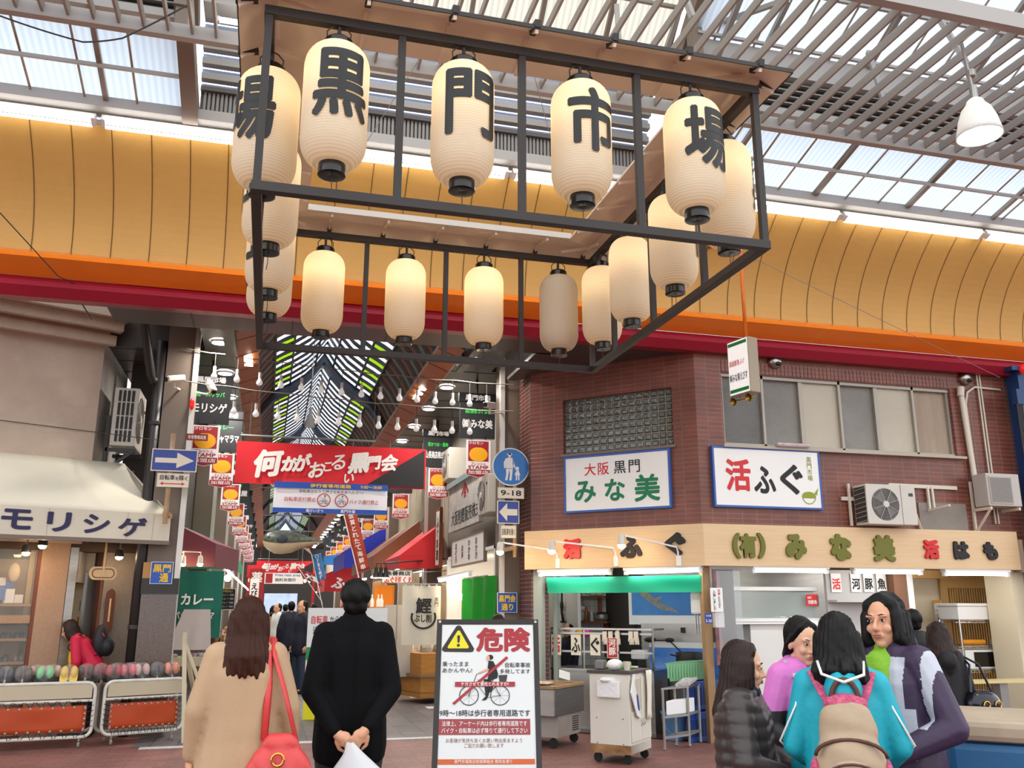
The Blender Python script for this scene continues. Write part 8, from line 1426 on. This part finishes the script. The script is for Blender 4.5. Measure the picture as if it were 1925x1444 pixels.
for sd in (1,): m = MB(); m.tube([(sd*.1, .13, 1.1), (sd*.15, .155, 1.22), (sd*.155, .13, 1.36), (sd*.145, .0, 1.49), (sd*.13, -.14, 1.4), (sd*.12, -.2, 1.2)], .03, 8, sq=(1.3, .35)); local(m.build('shoulder_strap', MATS['floral'], bk, smooth=True))
p = P(.27, -.24, 1.03); tag(MB().lathe([(0, -.12), (.03, -.12), (.03, -.01), (.034, 0), (.034, .035), (.03, .04), (0, .04)], p, n=16).build('drink_bottle', mat('pinkcap', '#e8607a', .35), smooth=True, auto=40), 'pink-capped bottle in the side pocket of the floral rucksack', 'bottle')
# small teal pouch hugged by the quilted jacket, scarf
t, M, L, h, J = PB; P = lambda *q: M @ V(q); p = P(-.02, .3, 1.12); bg_ = thing('teal_pouch', 'teal cloth pouch with a black drawstring held by the woman in the quilted jacket', 'pouch', p-UP*.13); m = MB(); m.ell(p-UP*.05, (.06, .09, .1), 12, 8); m.ell(p+UP*.06, (.03, .035, .04), 10, 6); blob(m, 'bag', mat('teal', '#1497a8', .6, bump=.2, bscale=20), bg_, MX.Identity(4), .01, 3); MB().loop([p+V((.035*cos(a), .04*sin(a), .04)) for a in [2*pi*i/10 for i in range(10)]], .009, 6).build('drawstring', MATS['black'], bg_)
m = MB(); m.tube([L(.08*cos(a), .075*sin(a)-.01, 1.46+.015*sin(3*a)) for a in [2*pi*i/14 for i in range(15)]], .03, 8); o = m.build('scarf', MATS['navycoat'], t, smooth=True); o.data.transform(M)
p = PG[1] @ V((-.05, .36, .98)); tag(MB().obox(p, V((.15, .02, .02)), V((-.02, .1, 0)), V((0, 0, .015))).build('leaflet', mat('leaflet', '#d98a96', .5)), 'pink leaflet held between the two women at the right', 'leaflet')
# --- two people in black by the doorway
t, M, L, h, J = person('man in a black hooded jacket seen from behind, at the counter by the doorway', 1713, 8.2, 1.58, 165, hair=('short', 0), top_m='hoodie', hood=True, top_r=1.15, bot_m='trouserdark', vox=.012, vox2=.016)
t, M, L, h, J = person('woman in a black hooded top with a dark handbag, turned to the counter', 1756, 7.6, 1.46, 150, hair=('long', .12), hairm='hairbrown', top_m='hoodie', hood=True, top_r=1.05, bot_m='jeans', vox=.012, vox2=.016, head=(.15, 0, .25))
p = M @ V((.3, -.12, .98)); bg_ = thing('handbag', 'shiny navy handbag with gold rings on the arm of the woman in black', 'handbag', p-UP*.12); m = MB(); m.ell(p, (.16, .1, .11), 14, 10); blob(m, 'body', mat('navyleather', '#12131f', .2), bg_, MX.Identity(4), .014, 3); m = MB()
for q in (-.05, .06): c_ = p+V((q, -.1, 0)); m.loop([c_+V((.03*cos(a), 0, .03*sin(a))) for a in [2*pi*i/10 for i in range(10)]], .006, 5)
m.build('ring', MATS['goldring'], bg_); MB().tube([p+V((-.1, 0, .09)), p+V((-.06, .03, .3)), M @ V((.19, 0, 1.42))], .01, 6).tube([p+V((.1, 0, .09)), p+V((.03, .03, .3)), M @ V((.17, 0, 1.43))], .01, 6).build('strap', MATS['navyleather'], bg_)
# --- woman in a red jacket bending over the slippers
lw = lpx(178, 1250, .28); t, M, L, h, J = person('woman in a crimson jacket with a dark rucksack, bending towards the shoe shop', 178, 1, 1.52, 100, loc=(lw.x, lw.y, 0), hair=('long', .16), hairm='hairbrown', top_m=['redjacket', 'yellowcloth'], top_len=.86, bot_m='trouserdark', lean=.62, vox=.012, vox2=.014, top_r=1.1, head=(.1, 0, 0), arms={1: ((.26, .14, 1.12), (.16, .3, .93), (-.2, .8, -.4), (0, 0, -1)), -1: ((-.26, .12, 1.12), (-.18, .28, .95), (.2, .8, -.4), (0, 0, -1))})
m = MB(); m.tube([L(.09*cos(a), .09*sin(a), 1.4) for a in [2*pi*i/12 for i in range(13)]], .03, 8); m.ell(L(0, .16, 1.22), (.1, .06, .16), 12, 8); blob(m, 'yellow_scarf', MATS['yellowcloth'], t, M, .014, 3)
bk = thing('dark_rucksack', 'black rucksack with red trim on the back of the crimson jacket', 'rucksack', M @ L(0, -.25, 1.0)); m = MB(); m.ell(L(0, -.24, 1.2), (.15, .11, .24), 14, 10); m.ell(L(0, -.28, 1.08), (.13, .1, .14), 12, 8); blob(m, 'bag', mat('rucknavy', '#16161d', .6), bk, M, .014, 3); m = MB(); m.tube([L(.13*cos(a), -.34, 1.22+.1*sin(a)) for a in [pi*i/10 for i in range(11)]], .008, 5)
local(m.build('red_trim', MATS['red'], bk)); 
for sd in (-1, 1): m = MB(); m.tube([L(sd*.1, -.16, 1.38), L(sd*.13, -.02, 1.475), L(sd*.13, .13, 1.36), L(sd*.13, .1, 1.15), L(sd*.13, -.14, 1.05)], .02, 6, sq=(1.2, .4)); local(m.build('shoulder_strap', MATS['rucknavy'], bk))
p = M @ V((.2, .2, .9)); bg_ = thing('pale_handbag', 'pale pink handbag hanging from the arm of the woman in crimson', 'handbag', p-UP*.12); MB().obox(p-V((.1, .03, .14)), (.2, .0, .03), (0, .07, 0), (0, 0, .14)).build('body', mat('palepink', '#cdb0a6', .5), bg_, bevel=.02); MB().tube([p+V((-.08, 0, 0)), p+V((0, 0, .16)), p+V((.08, 0, .02))], .008, 5).build('handle', MATS['black'], bg_)
# --- people further in
for k, (px, H, tp, th, hr, tm, bm, lab) in enumerate(((523, 22, 1.66, 60, 'short', 'shirtwhite', 'jeans', 'man in a white shirt walking deep in the side arcade'), (548, 20, 1.7, 175, 'short', 'navycoat', 'trouserdark', 'man in a dark coat seen from behind, deep in the side arcade'), (569, 17.5, 1.7, 60, 'short', 'navycoat', 'jeans', 'man in a navy top beside the white dismount board'), (537, 26, 1.65, 180, 'short', 'greyblack', 'trouserdark', 'dark-clothed shopper between the man in white and the man in the dark coat'), (514, 28, 1.6, 170, 'long', 'coatbeige', 'trouserdark', 'shopper in tan far down the arcade, left of the man in white'), (590, 23, 1.66, 150, 'short', 'hoodie', 'jeans', 'black-haired shopper half hidden behind the white dismount board'))):
    person(lab, px, H, tp, th, hair=(hr, .12), top_m=tm, bot_m=bm, vox=.02, vox2=.025, top_r=1.1, group=None)
person('stallholder with black hair bent behind the shop counter rail', 1068, 14.0, 1.34, 60, hair=('short', 0), top_m='navycoat', vox=.016, vox2=.02, bot_m='jeans', sc=None)
person('brown-haired person standing behind the danger board, only the crown showing', 937, 9.6, 1.52, 180, hair=('short', 0), hairm='hairbrown', top_m='greyblack', bot_m='jeans', vox=.02, vox2=.02)
person('stallholder with black hair behind the grey partition', 705, 16.6, 1.45, 90, hair=('short', 0), top_m='navycoat', bot_m='jeans', vox=.02, vox2=.02)
# --- blue tarpaulin cart passing at the lower right
mat('bluetarp', '#1f5f8f', .5, noise=.12, nscale=3, bump=.2, bscale=8); mat('cartlid', '#b8a58d', .5, noise=.2, nscale=4); c_ = hd(1850, 1400, 4.6); a0 = YAW+atan2(1850-CXP, FPX); u = V((cos(a0), -sin(a0), 0)); w_ = V((sin(a0), cos(a0), 0)); o = V((c_.x, c_.y, 0))-u*.17
t = thing('tarp_cart', 'cart under a blue tarpaulin with a tan lid, at the lower right corner', 'cart', o+u*.6); MB().obox(o+UP*.22, u*1.3, w_*.7, UP*.74).build('tarpaulin', MATS['bluetarp'], t, bevel=.04); MB().obox(o-u*.02-w_*.02+UP*.96, u*1.34, w_*.74, UP*.1).build('lid', MATS['cartlid'], t, bevel=.03)
for a, b in ((.15, .1), (1.15, .1), (.15, .6), (1.15, .6)): MB().lathe([(0, -.02), (.1, -.02), (.11, 0), (.1, .02), (0, .02)], o+u*a+w_*b+UP*.11, w_, 18).build('wheel', MATS['rubber'], t); MB().bar(o+u*a+w_*b+UP*.11, o+u*a+w_*b+UP*.24, .03).build('axle_bracket', MATS['greysteel'], t)
